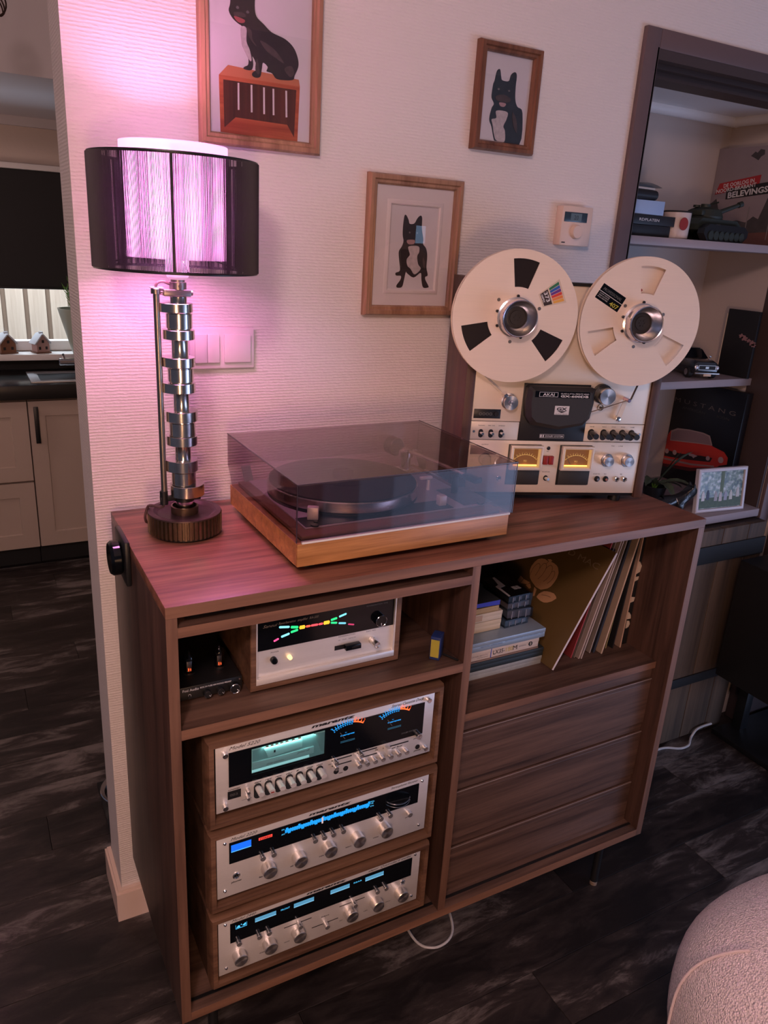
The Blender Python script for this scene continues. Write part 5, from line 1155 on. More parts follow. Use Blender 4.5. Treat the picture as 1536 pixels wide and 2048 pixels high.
def reel(x, label, pack, full):
    zc_ = 1.4872
    R_ = thing('tape_reel', label, 'tape reel', ak_world(x, .0, zc_), TH, 'large metal tape reels on the recorder')
    flange(.036, .1335, .0345, .0360).out('front_flange', M_reel, R_)
    flange(.036, .1335, .0215, .0230, slots=full).out('back_flange', M_reel, R_)
    m = MB(); m.lathe([(.036, .0232), (pack, .0232), (pack, .0342), (.036, .0342), (.036, .0232)], (0, 0, 0), 'y-', 96); m.out('tape_pack', plain('brown_black_tape', (.016, .010, .008), .3), R_)
    m = MB(); m.lathe([(.0, .0215), (.0380, .0215), (.0380, .0345), (.0, .0345)], (0, 0, 0), 'y-', 60); m.out('hub_core', M_white if not full else M_black, R_)
    hb_ = MB(); hb_.lathe([(.0385, .0362), (.0405, .0362), (.0405, .0400), (.0368, .0415), (.0368, .0445), (.0382, .0475), (.0350, .0540), (.0352, .0600), (.0372, .0665), (.0362, .0675), (.0345, .0665), (.0280, .0480), (.0225, .0430), (.0225, .0400), (.0, .0400)], (0, 0, 0), 'y-', 72)
    hb = hb_.out('hub_adapter', plain('lathe_turned_aluminium', (.78, .76, .80), .22, 1.0), R_)
    m = MB(); m.lathe([(0, .0402), (.0222, .0402), (.0222, .0430), (.0195, .0435), (.0190, .0425), (.0150, .0425), (.0145, .0445), (.0, .0450)], (0, 0, 0), 'y-', 48)
    for k in range(6):
        a = k * pi / 3; m.cyl((.006 * cos(a), -.0445, .006 * sin(a)), .0016, .0015, 'y-', 8)
    m.out('hub_centre', plain('dark_rubber_hub', (.018, .014, .012), .5), hb)
    m = MB()
    for a in (90, 165, 205, 290): m.cyl((.0425 * cos(radians(a)), -.0362, .0425 * sin(radians(a))), .0030, .003, 'y-', 12)
    m.out('locking_lug', M_black, hb)
    for a, r in ((140, .052), (262, .050), (22, .052)):
        m = MB(); m.cyl((0, 0, 0), .0036, .0008, 'y-', 14); m.out('screw', M_steel_dull, R_, loc=(r * cos(radians(a)), -.0358, r * sin(radians(a))))
    return R_
r1 = reel(.0622, 'left tape reel, full of dark tape, rainbow sticker reading 373', .126, True)
r2 = reel(.3365, 'right tape reel, nearly empty, black sticker reading 407', .0475, False)
# rainbow sticker on the left reel
def sub(p, c=.0622): return (p[0] - c, p[1] - 1.4872)
A_, B_, C_, D_2 = sub((.1458, 1.5670)), sub((.1666, 1.5217)), sub((.1176, 1.5097)), sub((.1049, 1.5346))
m = MB(); m.poly([A_, B_, C_, D_2], .0360, .0362); st = m.out('sticker', M_cream, r1)
def lp(a, b, t): return (a[0] + (b[0] - a[0]) * t, a[1] + (b[1] - a[1]) * t)
cols = [(.02, .16, .07), (.02, .10, .42), (.13, .03, .25), (.60, .04, .03), (.72, .22, .05), (.72, .36, .06)]
for k, c_ in enumerate(cols):
    t0, t1 = .07 + k * .146, .07 + k * .146 + .122
    o0, o1 = lp(A_, B_, t0), lp(A_, B_, t1); i0, i1 = lp(D_2, C_, t0), lp(D_2, C_, t1)
    m = MB(); m.poly([lp(o0, i0, .07), lp(o1, i1, .07), lp(o1, i1, .52), lp(o0, i0, .52)], .0362, .0364); m.out('rainbow_stripe', plain('stripe_%d' % k, c_, .5), st)
m = MB(); m.poly([lp(lp(A_, B_, .07), lp(D_2, C_, .07), .58), lp(lp(A_, B_, .93), lp(D_2, C_, .93), .58), lp(lp(A_, B_, .93), lp(D_2, C_, .93), .93), lp(lp(A_, B_, .07), lp(D_2, C_, .07), .93)], .0362, .0364); m.out('sticker_panel', plain('brown_black_print', (.03, .015, .012), .5), st)
ang = math.atan2(C_[1] - D_2[1], C_[0] - D_2[0])
P3 = lp(lp(A_, B_, .10), lp(D_2, C_, .10), .78); P4 = lp(lp(A_, B_, .12), lp(D_2, C_, .12), .91)
text('373', st, M_print, P3[0], P3[1], .0078, .0366, rotz=ang, width=.021, bold=.03); text('AMPEX', st, M_print, P4[0], P4[1], .0036, .0366, rotz=ang, width=.018, bold=.03)
s2 = lambda p: sub(p, .3365)
A_, B_, C_, D_2 = s2((.2396 + .0035, 1.5640)), s2((.2926 + .0035, 1.5365)), s2((.2773 + .0035, 1.5067)), s2((.2235 + .0035, 1.5352))
m = MB(); m.poly([A_, B_, C_, D_2], .0360, .0362); st = m.out('sticker', M_black_gloss, r2)
m = MB(); m.poly([lp(A_, D_2, .46), lp(B_, C_, .46), lp(B_, C_, .49), lp(A_, D_2, .49)], .0362, .0364); m.out('sticker_line', M_print, st)
ang = math.atan2(B_[1] - A_[1], B_[0] - A_[0])
P3 = lp(lp(A_, B_, .58), lp(D_2, C_, .58), .92); text('407', st, plain('yellow_print', (.45, .42, .05), .5), P3[0], P3[1], .0085, .0366, rotz=ang, width=.022, bold=.02)
for k in range(3):
    P3 = lp(lp(A_, B_, .05), lp(D_2, C_, .05), .62 + .12 * k); text(('LOW NOISE', 'HIGH OUTPUT', 'POLYESTER')[k], st, M_print, P3[0], P3[1], .0022, .0366, rotz=ang, width=.026)
P3 = lp(lp(A_, B_, .08), lp(D_2, C_, .08), .36); text('PROFESSIONAL', st, plain('dim_white_print', (.12, .12, .12), .6), P3[0], P3[1], .0060, .0366, rotz=ang, width=.048, shear=.3)
m = MB(); m.poly([(-.006, .066), (-.003, .069), (0, .066), (-.003, .063)], .0230, .0233); m.out('red_mark', M_red, r2)
# tape running from reel to heads
m = MB(); m.box(-.0006, .0006, -.0315, -.0255, 0, .0905); M_t = plain('brown_black_tape', (.016, .010, .008), .3)
tp = m.out('tape_span', M_t, u.r, loc=(.3475, 0, 1.3225 - Z), rot=(0, radians(18), 0))
m = MB(); m.box(-.0003, .0003, -.0200, -.0140, 0, .072); m.out('tape_span', plain('tape_edge_grey', (.25, .2, .16), .4), u.r, loc=(.0640, 0, 1.3230 - Z), rot=(0, radians(-52), 0))
m = MB(); m.box(-.0003, .0003, -.0200, -.0140, 0, .088); m.out('tape_span', plain('tape_edge_grey', (.25, .2, .16), .4), u.r, loc=(.2640, 0, 1.2900 - Z), rot=(0, radians(71), 0))

# ================================================================== TURNTABLE
TT = thing('turntable', 'turntable with teak plinth under a smoked dust cover', 'turntable', (.2321, -.4445, H_), .0132)
w_, d_ = .4466, .3550
z0, z1 = .0157, .0570
m = MB(); m.box(0, w_, 0, .012, z0, z1, .0006).box(0, w_, d_ - .012, d_, z0, z1, .0006).box(0, .012, .012, d_ - .012, z0, z1).box(w_ - .012, w_, .012, d_ - .012, z0, z1)
m.box(.012, w_ - .012, .012, d_ - .012, z0 + .001, z0 + .006)
pn = m.out('plinth', M_teak, TT)
m = MB(); m.box(0.008, w_ + .002, -.0012, .004, z1, z1 + .0045, .0004); m.out('white_strip', M_white, TT)
m = MB(); m.box(.013, w_ - .013, .013, d_ - .013, z1 + .001, z1 + .0085, .001); tpz = z1 + .0085
m.out('inner_surround', plain('brown_inner_rim', (.18, .085, .045), .45), TT)
m = MB(); m.box(.032, w_ - .030, .042, d_ - .022, tpz, tpz + .003, .0008); m.out('top_plate', plain('grey_lilac_plate', (.42, .38, .41), .42, .3), TT)
m = MB(); m.box(.034, .345, .044, .092, tpz + .003, tpz + .0036); m.out('control_strip', M_black, TT)
m = MB(); m.box(.372, .440, .048, .150, tpz + .003, tpz + .0042, .0005); m.out('arm_board', plain('dark_arm_board', (.06, .05, .055), .4), TT)
for x, y in ((.035, .045), (.412, .045), (.035, .328), (.412, .328)):
    m = MB(); m.cyl((x, y, 0.0003), .018, z0 - .0002, seg=24, bev=.002); m.out('foot', M_black, TT)
for x, y in ((.060, .060), (.052, .046), (.410, .047)):
    m = MB(); m.cyl((x, y, tpz + .003), .0075 if y < .05 else .004, .003, seg=20, bev=.0005); m.out('bumper', M_black, TT)

m = MB(); m.lathe([(0, 0), (.148, 0), (.1505, .002), (.1505, .020), (.149, .022), (.146, .0215), (0, .021)], (.184, .2055, .0735), 'z', 128); pl = m.out('platter', brushed('platter_aluminium', (.72, .70, .68), .22, 1.0), TT)
m = MB(); m.lathe([(0, .0), (.060, .0), (.066, .003), (.150, .003), (.150, -.002), (0, -.002)], (.184, .2055, .0705), 'z', 64); m.out('sub_platter', M_black, TT)
m = MB(); prof = [(0, 0), (.1465, 0), (.1465, .0015)] + [(r_, .0015 + (.0005 if k % 2 else 0)) for k, r_ in enumerate([.146 - .003 * q for q in range(32)])] + [(.05, .0022), (0, .0022)]
m.lathe(prof, (.184, .2055, .0955), 'z', 96); m.out('rubber_mat', plain('black_rubber_mat', (.012, .012, .013), .45), TT)
m = MB(); m.lathe([(0, 0), (.0195, 0), (.021, .002), (.0205, .014), (.018, .016), (0, .016)], (.184, .2055, .0980), 'z', 40); m.out('clear_puck', M_clearplas, TT)
# tonearm
m = MB(); m.lathe([(0, 0), (.024, 0), (.024, .006), (.020, .008), (.012, .009), (.012, .034), (.016, .036), (.016, .050), (.012, .053), (0, .053)], (.375, .286, tpz + .003), 'z', 36); ta = m.out('arm_base', M_chrome, TT)
zA = .118
m = MB(); m.lathe([(0, 0), (.0185, 0), (.0205, .002), (.0205, .024), (.0185, .026), (0, .026)], (0, 0, 0), 'y-', 36, Matrix.Translation((.368, .3415, zA)) @ Matrix.Rotation(.12, 4, 'Z')); m.out('counterweight', plain('dark_counterweight', (.04, .035, .035), .3, .6), TT)
m = MB(); m.tube(smoothpath([(.370, .330, zA), (.375, .290, zA), (.388, .215, zA - .001), (.400, .140, zA - .003), (.405, .100, zA - .005)], 5), .0042, 14); m.out('arm_tube', M_chrome, TT)
m = MB(); m.box(-.009, .009, -.040, .004, -.006, .004, .002).box(.009, .022, -.022, -.019, -.002, -.0005); m.out('headshell', M_black, TT, loc=(.406, .096, zA - .005), rot=(0, 0, .05))
m = MB(); m.box(.390, .404, .1180, .124, tpz + .004, zA - .012, .001).box(.388, .412, .1175, .1245, zA - .014, zA - .009, .001); m.out('arm_rest', M_black, TT)
m = MB(); m.box(.337, .365, .155, .163, .092, .098, .0015).cyl((.358, .159, tpz + .003), .004, .022, seg=14); m.out('cue_lever', M_alu, TT)
m = MB(); m.box(-.010, .010, -.007, .007, 0, .024, .0015); kk = m.out('speed_knob', M_alu, TT, loc=(.062, .077, tpz + .0036), rot=(0, 0, -.5))
m = MB(); m.box(-.008, .008, -.007, .007, 0, .020, .0012); m.out('start_knob', M_alu, TT, loc=(.330, .066, tpz + .0036))
# dust cover
c0, c1 = z1 + .0050, .1645
o = .0038; th_ = .003
dc = MB(); dc.box(-o, w_ + o, -o, d_ + o, c1 - th_, c1, .0008); D0 = dc.out('cover_top', M_smoke, TT, smooth=False)
for nm, b_ in (('cover_front', (-o, w_ + o, -o, -o + th_, c0, c1 - th_)), ('cover_back', (-o, w_ + o, d_ + o - th_, d_ + o, c0 + .035, c1 - th_)), ('cover_side', (-o, -o + th_, -o + th_, d_ + o - th_, c0, c1 - th_)), ('cover_side', (w_ + o - th_, w_ + o, -o + th_, d_ + o - th_, c0, c1 - th_))):
    m = MB()
    if nm == 'cover_side':
        x0_, x1_, y0_, y1_, za, zb = b_; t = bmesh.new()
        pr = [(y0_, za), (y1_ - .022, za), (y1_ - .014, za + .018), (y1_, za + .035), (y1_, zb), (y0_, zb)]
        L_ = [t.verts.new((x0_, y, z)) for y, z in pr]; R_ = [t.verts.new((x1_, y, z)) for y, z in pr]
        t.faces.new(L_); t.faces.new(R_)
        for i in range(6): t.faces.new((L_[i], L_[(i + 1) % 6], R_[(i + 1) % 6], R_[i]))
        bmesh.ops.recalc_face_normals(t, faces=list(t.faces)); m.merge(t)
    else: m.box(*b_)
    m.out(nm, M_smoke, TT, smooth=False)
# dark, light-catching glued edges of the acrylic
m = MB()
for x_, y_ in ((-o, -o), (w_ + o, -o)): m.box(x_ - .0007, x_ + .0007, y_ - .0007, y_ + .0007, c0, c1)
m.box(-o, w_ + o, -o - .0007, -o + .0007, c1 - .0012, c1 + .0003).box(-o - .0007, -o + .0007, -o, d_ + o, c1 - .0012, c1 + .0003).box(w_ + o - .0007, w_ + o + .0007, -o, d_ + o, c1 - .0012, c1 + .0003)
m.out('cover_edge', plain('dark_acrylic_edge', (.045, .03, .04), .15), TT)
for x in (.004, w_ - .024):
    m = MB(); m.poly([(0, 0), (0, .012), (.022, .040), (.026, .040), (.026, .030), (.010, .0)], 0, .020, Matrix.Translation((x + .02, d_ - .020, z1 - .004)) @ Matrix.Rotation(pi / 2, 4, 'Z')); m.out('hinge', M_chrome, TT)
# ================================================================== RECORDS AND TAPES ON THE WIDE SHELF
ZS = 0.6872
G_rec = 'record sleeves leaning in a row on the wide shelf'
def sleeve(xb, y0, lean, th_, mat, label, edge=None, L_=.315, H2=.315, name='record_sleeve', group=G_rec):
    """front edge at y0, foot at xb, leaning right by the angle lean"""
    t = thing(name, label, 'record', (xb, y0, ZS), 0, group); t.rotation_euler = (0, lean, 0)
    m = MB(); m.box(-th_ / 2, th_ / 2, 0.0006, L_, .0009 + abs(sin(lean)) * th_ / 2, H2 + .0009, min(.0006, th_ * .2)); b_ = m.out('cover', mat, t)
    m = MB(); m.box(-th_ / 2 + .0001, th_ / 2 - .0001, 0, .0012, .0012 + abs(sin(lean)) * th_ / 2, H2 + .0005); m.out('spine_edge', edge or M_cream, t)
    return t
lean1 = math.atan2(1.0625 - .9137, .9684 - .687)
M_tan = plain('tan_foil_print', (.50, .27, .14), .45)
t = sleeve(.9137, -.3757, lean1, .0052, plain('olive_brown_sleeve', (.105, .062, .020), .42, noise=.25, bscale=9), 'big olive brown record sleeve with a tan flower emblem, leaning foremost', plain('white_edge', (.70, .60, .60), .6))
FB = Matrix.Translation((-.0026, 0, 0)) @ Matrix.Rotation(-pi / 2, 4, 'Z')
# local frame on the left face: s = distance back from the front edge, h = height up the sleeve; u runs -s so that text reads left to right
def fm(name, pts, mat, d=.0002, par=t):
    m = MB(); m.poly([(-s_, h_) for s_, h_ in pts], 0, .0003 + d, FB); return m.out(name, mat, par, smooth=False)
em = fm('flower_emblem', [(.2082, .2118), (.1985, .2180), (.1875, .2210), (.1721, .2195), (.1640, .2225), (.1538, .2230), (.1430, .2215), (.1353, .2181), (.1261, .2081), (.1225, .1950), (.1238, .1810), (.1270, .1690), (.1337, .1601), (.1511, .1488), (.1702, .1481), (.1921, .1550), (.2020, .1600), (.2082, .1673), (.2150, .1770), (.2169, .1877), (.2140, .2010)], M_tan)
fm('emblem_bud', [(.1795, .2235), (.1700, .2275), (.1627, .2260), (.1684, .2190)], M_tan)
fm('emblem_stem', [(.1742, .1463), (.1638, .1439), (.1595, .1268), (.1640, .1252)], M_tan)
lf = fm('emblem_leaf', [(.1518, .1280), (.1500, .1370), (.1463, .1424), (.1390, .1500), (.1293, .1541), (.1180, .1570), (.1071, .1583), (.0970, .1550), (.0926, .1511), (.1010, .1390), (.1117, .1304), (.1220, .1260), (.1332, .1249), (.1440, .1260)], M_tan)
fm('emblem_leaf', [(.2342, .1519), (.2210, .1498), (.2255, .1354), (.2370, .1374)], M_tan); fm('emblem_leaf', [(.2190, .1491), (.1950, .1499), (.1992, .1422), (.2225, .1354)], M_tan); fm('emblem_leaf', [(.1925, .1480), (.1827, .1400), (.1874, .1355), (.2030, .1385)], M_tan)
M_em = plain('emblem_line', (.035, .02, .01), .5)
def fline(pts, w_=.0014):
    P = smoothpath([(-s_, 0, h_) for s_, h_ in pts], 5); m = MB(); m.tube(P, w_ / 2, 5, FB @ Matrix.Translation((0, -.0004, 0)) @ Matrix.Diagonal((1, .3, 1, 1))); m.out('emblem_line', M_em, em)
for L_ in ([(.2060, .1660), (.2085, .1850), (.2020, .2010), (.1930, .2020), (.1880, .1900), (.1895, .1720)], [(.1885, .1930), (.1840, .2090), (.1760, .2110), (.1690, .2010), (.1700, .1830), (.1760, .1680)], [(.1690, .2020), (.1610, .2140), (.1520, .2120), (.1470, .2000), (.1490, .1830), (.1560, .1700)], [(.1470, .2010), (.1400, .2060), (.1340, .1980), (.1350, .1830), (.1420, .1700)], [(.1760, .2110), (.1730, .2200)]): fline(L_)
fline([(.1400, .1390), (.1250, .1440), (.1100, .1460)])
M_title = plain('dim_gold_title', (.20, .14, .09), .5)
text('FLEETWOOD MAC', t, M_title, -.312, .2600, .0150, .0003, width=.285, base=FB)
recs = [(.9951, -.3478, .252, .0026, (.30, .035, .04), 'dark red record sleeve just behind the big olive sleeve'),
        (1.0045, -.350, .250, .0020, (.20, .16, .14), 'thin grey-brown record sleeve in the left of the row'), (1.0109, -.3586, .252, .0022, (.46, .36, .32), 'pale record sleeve, first of the tight pale pair'),
        (1.0167, -.361, .248, .0022, (.42, .34, .31), 'pale record sleeve, second of the tight pale pair'), (1.0360, -.345, .225, .0030, (.03, .02, .02), 'black record sleeve right of the pale pair'),
        (1.0560, -.3472, .213, .0024, (.34, .28, .24), 'cream-edged record sleeve in the middle of the row'), (1.0665, -.350, .205, .0060, (.016, .018, .026), 'thick blue-black record sleeve with small spine print'),
        (1.0815, -.3618, .198, .0040, (.50, .36, .26), 'bright tan record sleeve, thickest pale edge in the row'), (1.0960, -.348, .172, .0030, (.05, .045, .02), 'dark olive record sleeve behind the tan one'),
        (1.1120, -.3444, .132, .0022, (.28, .22, .10), 'mustard-edged record sleeve near the right end'), (1.1280, -.352, .095, .0030, (.012, .012, .014), 'plain black record sleeve next to the last one'),
        (1.1500, -.3560, .042, .0030, (.50, .33, .24), 'rightmost tan record sleeve standing almost upright')]
for i, (xb, y0, ln, tk, col, lab) in enumerate(recs):
    t_ = sleeve(xb, y0, ln, tk, plain('sleeve_card_%d' % i, tuple(c * .5 for c in col), .5), lab, plain('sleeve_edge_%d' % i, tuple(min(1, c * 1.25) for c in col), .6))
    if i in (3, 7):
        text('STEREO RECORDING', t_, M_print, .0, .10, tk * .45, .0003, base=Matrix.Translation((tk * .2, 0, .12)) @ Matrix.Rotation(-pi / 2, 4, 'Y') @ Matrix.Translation((0, 0, 0)), width=.05) if False else None
bx = thing('box_set', 'black boxed record set with cream block lettering, right end of the row', 'record', (1.1745, -.3450, ZS), 0); bx.rotation_euler = (0, .010, 0)
m = MB(); m.box(-.0075, .0075, 0, .300, .0010, .312, .0008); bs = m.out('box', plain('matt_black_card', (.008, .008, .009), .6), bx)
for z_, pts in ((.196, [(0, 0), (.014, .004), (.017, .020), (.006, .032), (-.004, .034)]), (.176, [(-.002, 0), (.012, .003), (.013, .012), (-.002, .012)]), (.118, [(-.003, 0), (.011, .002), (.013, .013), (-.002, .016)]), (.072, [(-.004, 0), (.012, 0), (.010, .010), (.002, .018), (-.004, .020)]), (.046, [(-.003, 0), (.008, .002), (.013, .010), (.008, .020), (-.003, .022)])):
    m = MB(); m.poly([(x * .8 - .004, z + z_) for x, z in pts], 0, .0006); m.out('block_letter', M_cream, bs, smooth=False)
# tape boxes
G_tape = 'flat tape boxes stacked at the left of the wide shelf'
def tbox(x0, x1, y0, z0, z1, mat, label, dep=.27, rz=0.0):
    t = thing('tape_box', label, 'box', ((x0 + x1) / 2, y0, z0), rz, G_tape); w_ = x1 - x0
    m = MB(); m.box(-w_ / 2, w_ / 2, 0, dep, 0.0002, (z1 - z0) * .55, .0008); b_ = m.out('box_base', mat, t)
    m = MB(); m.box(-w_ / 2 - .0006, w_ / 2 + .0006, -.0006, dep + .0006, (z1 - z0) * .55, z1 - z0 - .0003, .0008); m.out('lid', mat, t)
    return t, w_
t, w_ = tbox(.6420, .9110, -.3360, ZS, .7095, M_grey_card, 'grey speckled tape box at the bottom of the stack')
t, w_ = tbox(.6420, .9125, -.3372, .7095, .7320, plain('green_black_card', (.018, .026, .028), .55), 'green-black tape box second from the bottom')
t, w_ = tbox(.6420, .8960, -.3350, .7360, .7600, plain('ivory_card', (.58, .46, .37), .55), 'ivory tape box lettered LX35-180M')
m = MB(); m.box(-w_ / 2, w_ / 2, -.001, .26, -.0040, .0); m.out('card_insert', plain('brown_card', (.22, .13, .09), .6), t)
ox = -.769
text('LX35-', t, M_ink, .7632 + ox, .0070, .0110, .0010, width=.033); text('180', t, plain('gold_ink', (.50, .38, .08), .5), .7972 + ox, .0070, .0110, .0010, width=.021); text('M', t, M_ink, .8190 + ox, .0070, .0110, .0010, width=.012)
text('LOW NOISE  HIGH OUTPUT', t, M_grey_ink, .7040 + ox, .0100, .0028, .0010, width=.046); text('LOW DISTORTION', t, M_grey_ink, .7200 + ox, .0050, .0028, .0010, width=.030); text('PROFESSIONAL', t, M_grey_ink, .8380 + ox, .0110, .0022, .0010, width=.022)
m = MB(); m.box(.7572 + ox, .7590 + ox, -.0012, 0, .001, .0235); m.out('blue_stripe', plain('blue_ink', (.05, .10, .45), .5), t)
m = MB(); m.lathe([(0, 0), (.0058, 0), (.0058, .0006), (0, .0006)], (.8715 + ox, -.0006, .0125), 'y-', 24); mk_ = m.out('round_mark', M_ink, t); m = MB(); m.box(.8706 + ox, .8724 + ox, -.0015, -.0011, .0085, .0165).box(.8695 + ox, .8735 + ox, -.0015, -.0011, .0120, .0132); m.out('mark_print', M_cream, mk_)
t, w_ = tbox(.6400, .9095, -.3380, .7605, .7840, plain('silver_blue_card', (.30, .38, .46), .35, .25), 'silver-blue tape box on top of the wide ones')
text('MAXELL', t, M_ink, .0, .0, .0001, .0010, width=.0001) if False else None
text('HIGH OUTPUT  EXTENDED RANGE', t, plain('blue_grey_print', (.12, .17, .26), .5), -.050, .0085, .0042, .0012, width=.060); text('BLACK BACK COATING SOUND RECORDING TAPE', t, plain('blue_grey_print', (.12, .17, .26), .5), .018, .0105, .0038, .0012, width=.110)
m = MB(); m.box(-.131, -.115, -.0014, -.0008, .009, .017); m.out('label_patch', plain('navy_ink', (.01, .02, .10), .5), t)
G_tape = 'small boxes stacked beside the cassettes'
ys = -.300
tbox(.6720, .8045, ys, .7845, .8110, plain('cream_box', (.60, .46, .30), .6), 'cream small tape box under another cream one', .18)
t, w_ = tbox(.6720, .8050, ys - .001, .8115, .8330, plain('cream_box_pale', (.62, .50, .36), .6), 'cream small tape box with printed panel on its side', .18)
m = MB(); m.box(-.055, .010, -.0012, -.0006, .004, .018, .0002); m.out('label_panel', plain('peach_print', (.52, .33, .20), .6), t)
tbox(.6720, .7935, ys, .8335, .8470, plain('tan_box', (.44, .29, .13), .6), 'thin tan box on the two cream boxes', .17)
t, w_ = tbox(.6720, .7955, ys, .8475, .8610, plain('blue_black_top', (.028, .030, .030), .5), 'dark box with royal blue front edge on the small stack', .17)
m = MB(); m.poly([(-.060, .006), (.0610, .001), (.0610, .0128), (-.060, .0128)], .0008, .0012); m.out('blue_edge', plain('royal_blue', (.035, .04, .42), .45), t, smooth=False)
# compact cassettes in clear cases
def cassette(x0, y0, z0, h, col, label, rz=0.0, print_=False):
    t = thing('cassette', label, 'cassette', (x0 + .036, y0, z0), rz, 'compact cassettes stacked on the silver-blue box')
    m = MB(); m.box(-.0355, .0355, 0, .108, .0003, .0015).box(-.0355, .0355, 0, .108, h - .0013, h - .0003).box(-.0355, -.0343, 0, .108, .0015, h - .0013).box(.0343, .0355, 0, .108, .0015, h - .0013).box(-.0343, .0343, 0, .0012, .0015, h - .0013); m.out('clear_case', M_clearplas, t, smooth=False)
    m = MB(); m.box(-.032, .032, .004, .104, .0022, h - .0018, .001); c = m.out('cassette_shell', plain('cass_%s' % str(col), col, .35), t)
    for q in (-.022, -.004, .016): m = MB(); m.box(q - .001, q + .001, -.0006, .0, .0025, h - .003).box(q + .002, q + .010, .0028, .004, .004, h - .005); m.out('window_rib', plain('clear_rib', (.20, .20, .23), .15), c)
    if print_:
        m = MB(); m.poly([(-.033, 0), (-.028, 0), (-.024, .045), (-.005, .05), (.0, .10), (-.006, .10), (-.018, .06), (-.030, .055)], 0, .0004, Matrix.Translation((0, .004, h + .0001)) @ Matrix.Rotation(-pi / 2, 4, 'X')); m.out('white_print', M_print, c)
        m = MB(); m.box(.004, .014, .030, .045, h - .0001, h + .0003).box(.016, .024, .030, .045, h - .0001, h + .0003); m.out('white_print', M_print, c)
    return t
cassette(.8130, -.304, .7845, .0185, (.10, .15, .20), 'blue-grey cassette box at the bottom of the cassette pile', .04)
cassette(.8180, -.306, .8033, .0250, (.14, .15, .17), 'clear double cassette case second from the bottom', -.10)
cassette(.8160, -.303, .8286, .0180, (.18, .13, .12), 'brownish cassette in a clear case, second from the top', .03)
cassette(.8150, -.305, .8469, .0180, (.012, .012, .014), 'black cassette with white lettering, top of the cassette pile', .01, True)

# ================================================================== NICHE SHELVES AND WHAT STANDS ON THEM
M_shelf = plain('grey_lilac_shelf', (.34, .28, .29), .45)
for z0, z1, lab, y0, x1 in ((1.650, 1.672, 'upper grey shelf in the niche', .055, 2.092), (1.232, 1.2560, 'middle grey shelf in the niche', .120, 2.092), (.812, .838, 'lowest grey shelf board in the niche, above the rustic cabinet', -.014, 2.092)):
    m = MB(); m.box(1.3125, x1, y0, .389, z0, z1, .001)
    o = m.out('niche_shelf', M_shelf); tag(o, lab, 'shelf')
ZU, ZM, ZL = 1.672, 1.256, .838
def book(x, y, z, w_, d_, h, mat, label, rz=0, grp='books piled on the upper niche shelf', txt=None, curve=False, txtmat=None):
    t = thing('book', label, 'book', (x, y, z), rz, grp)
    m = MB(); m.box(-w_ / 2, w_ / 2, 0.002, d_, .0004, .003).box(-w_ / 2, w_ / 2, .002, d_, h - .003, h - .0004)
    if curve: m.lathe([(0, -w_ / 2), (h / 2 - .0004, -w_ / 2), (h / 2 - .0004, w_ / 2), (0, w_ / 2)], (0, .004, h / 2), 'x', 18)
    else: m.box(-w_ / 2, w_ / 2, 0, .003, .0004, h - .0004, .001)
    m.out('cover', mat, t)
    m = MB(); m.box(-w_ / 2 + .003, w_ / 2 - .003, .004, d_ - .003, .003, h - .003); m.out('pages', M_cream, t)
    if txt: text(txt, t, txtmat or M_print, -w_ * .38, h * .38, h * .26, (h / 2 - .003) if curve else .0004, width=w_ * .48, bold=.01)
    return t
M_bk = plain('black_book_cloth', (.012, .012, .015), .5)
book(1.480, .085, ZU, .150, .20, .030, M_bk, 'black book at the bottom of the upper shelf pile', txt=None)
book(1.490, .085, ZU + .030, .160, .20, .026, M_bk, 'black book with white title, second in the pile', .02, txt='RDPLATEN')
book(1.455, .090, ZU + .056, .130, .19, .037, plain('pale_blue_wrapper', (.32, .45, .68), .45), 'pale blue thick book in the pile', -.06)
book(1.430, .092, ZU + .093, .120, .18, .026, M_bk, 'black round-spined book above the blue one', .05, curve=True)
book(1.410, .09, ZU + .119, .150, .18, .006, plain('white_booklet', (.5, .45, .42), .6), 'thin white booklet near the top of the pile', .08)
pl_ = thing('paper_sheets', 'curled pale papers lying on top of the book pile', 'paper', (1.430, .10, ZU + .1255))
t = bmesh.new(); G = [[t.verts.new((-.08 + .019 * i, .005 + .15 * j / 4, .002 + .018 * abs(sin(i * .35)) * (i / 9))) for j in range(5)] for i in range(10)]
for i in range(9):
    for j in range(4): t.faces.new((G[i][j], G[i + 1][j], G[i + 1][j + 1], G[i][j + 1]))
m = MB(); m.merge(t); m.out('sheet', plain('white_booklet', (.5, .45, .42), .6), pl_)
bpy.data.objects[-1] if False else None
mg = thing('enamel_mug', 'white enamel mug with dark rim and red print beside the books', 'mug', (1.603, .112, ZU))
m = MB(); m.lathe([(0, 0), (.034, 0), (.037, .003), (.038, .072), (.036, .072), (.035, .004), (0, .004)], seg=40); m.out('cup', plain('white_enamel', (.60, .50, .46), .25), mg)
m = MB(); m.lathe([(.038, .070), (.0395, .072), (.038, .0745), (.0355, .0735), (.038, .070)], seg=40); m.out('rim', M_ink, mg)
m = MB(); m.tube(smoothpath([(.036, 0, .060), (.058, 0, .058), (.060, 0, .030), (.037, 0, .018)], 5), .004, 8, Matrix.Rotation(.5, 4, 'Z')); m.out('handle', plain('white_enamel', (.60, .50, .46), .25), mg)
m = MB(); m.lathe([(0, 0), (.017, 0), (.017, .0008), (0, .0008)], (-.010, -.0372, .040), 'y-', 24); m.out('red_print', M_red, mg)
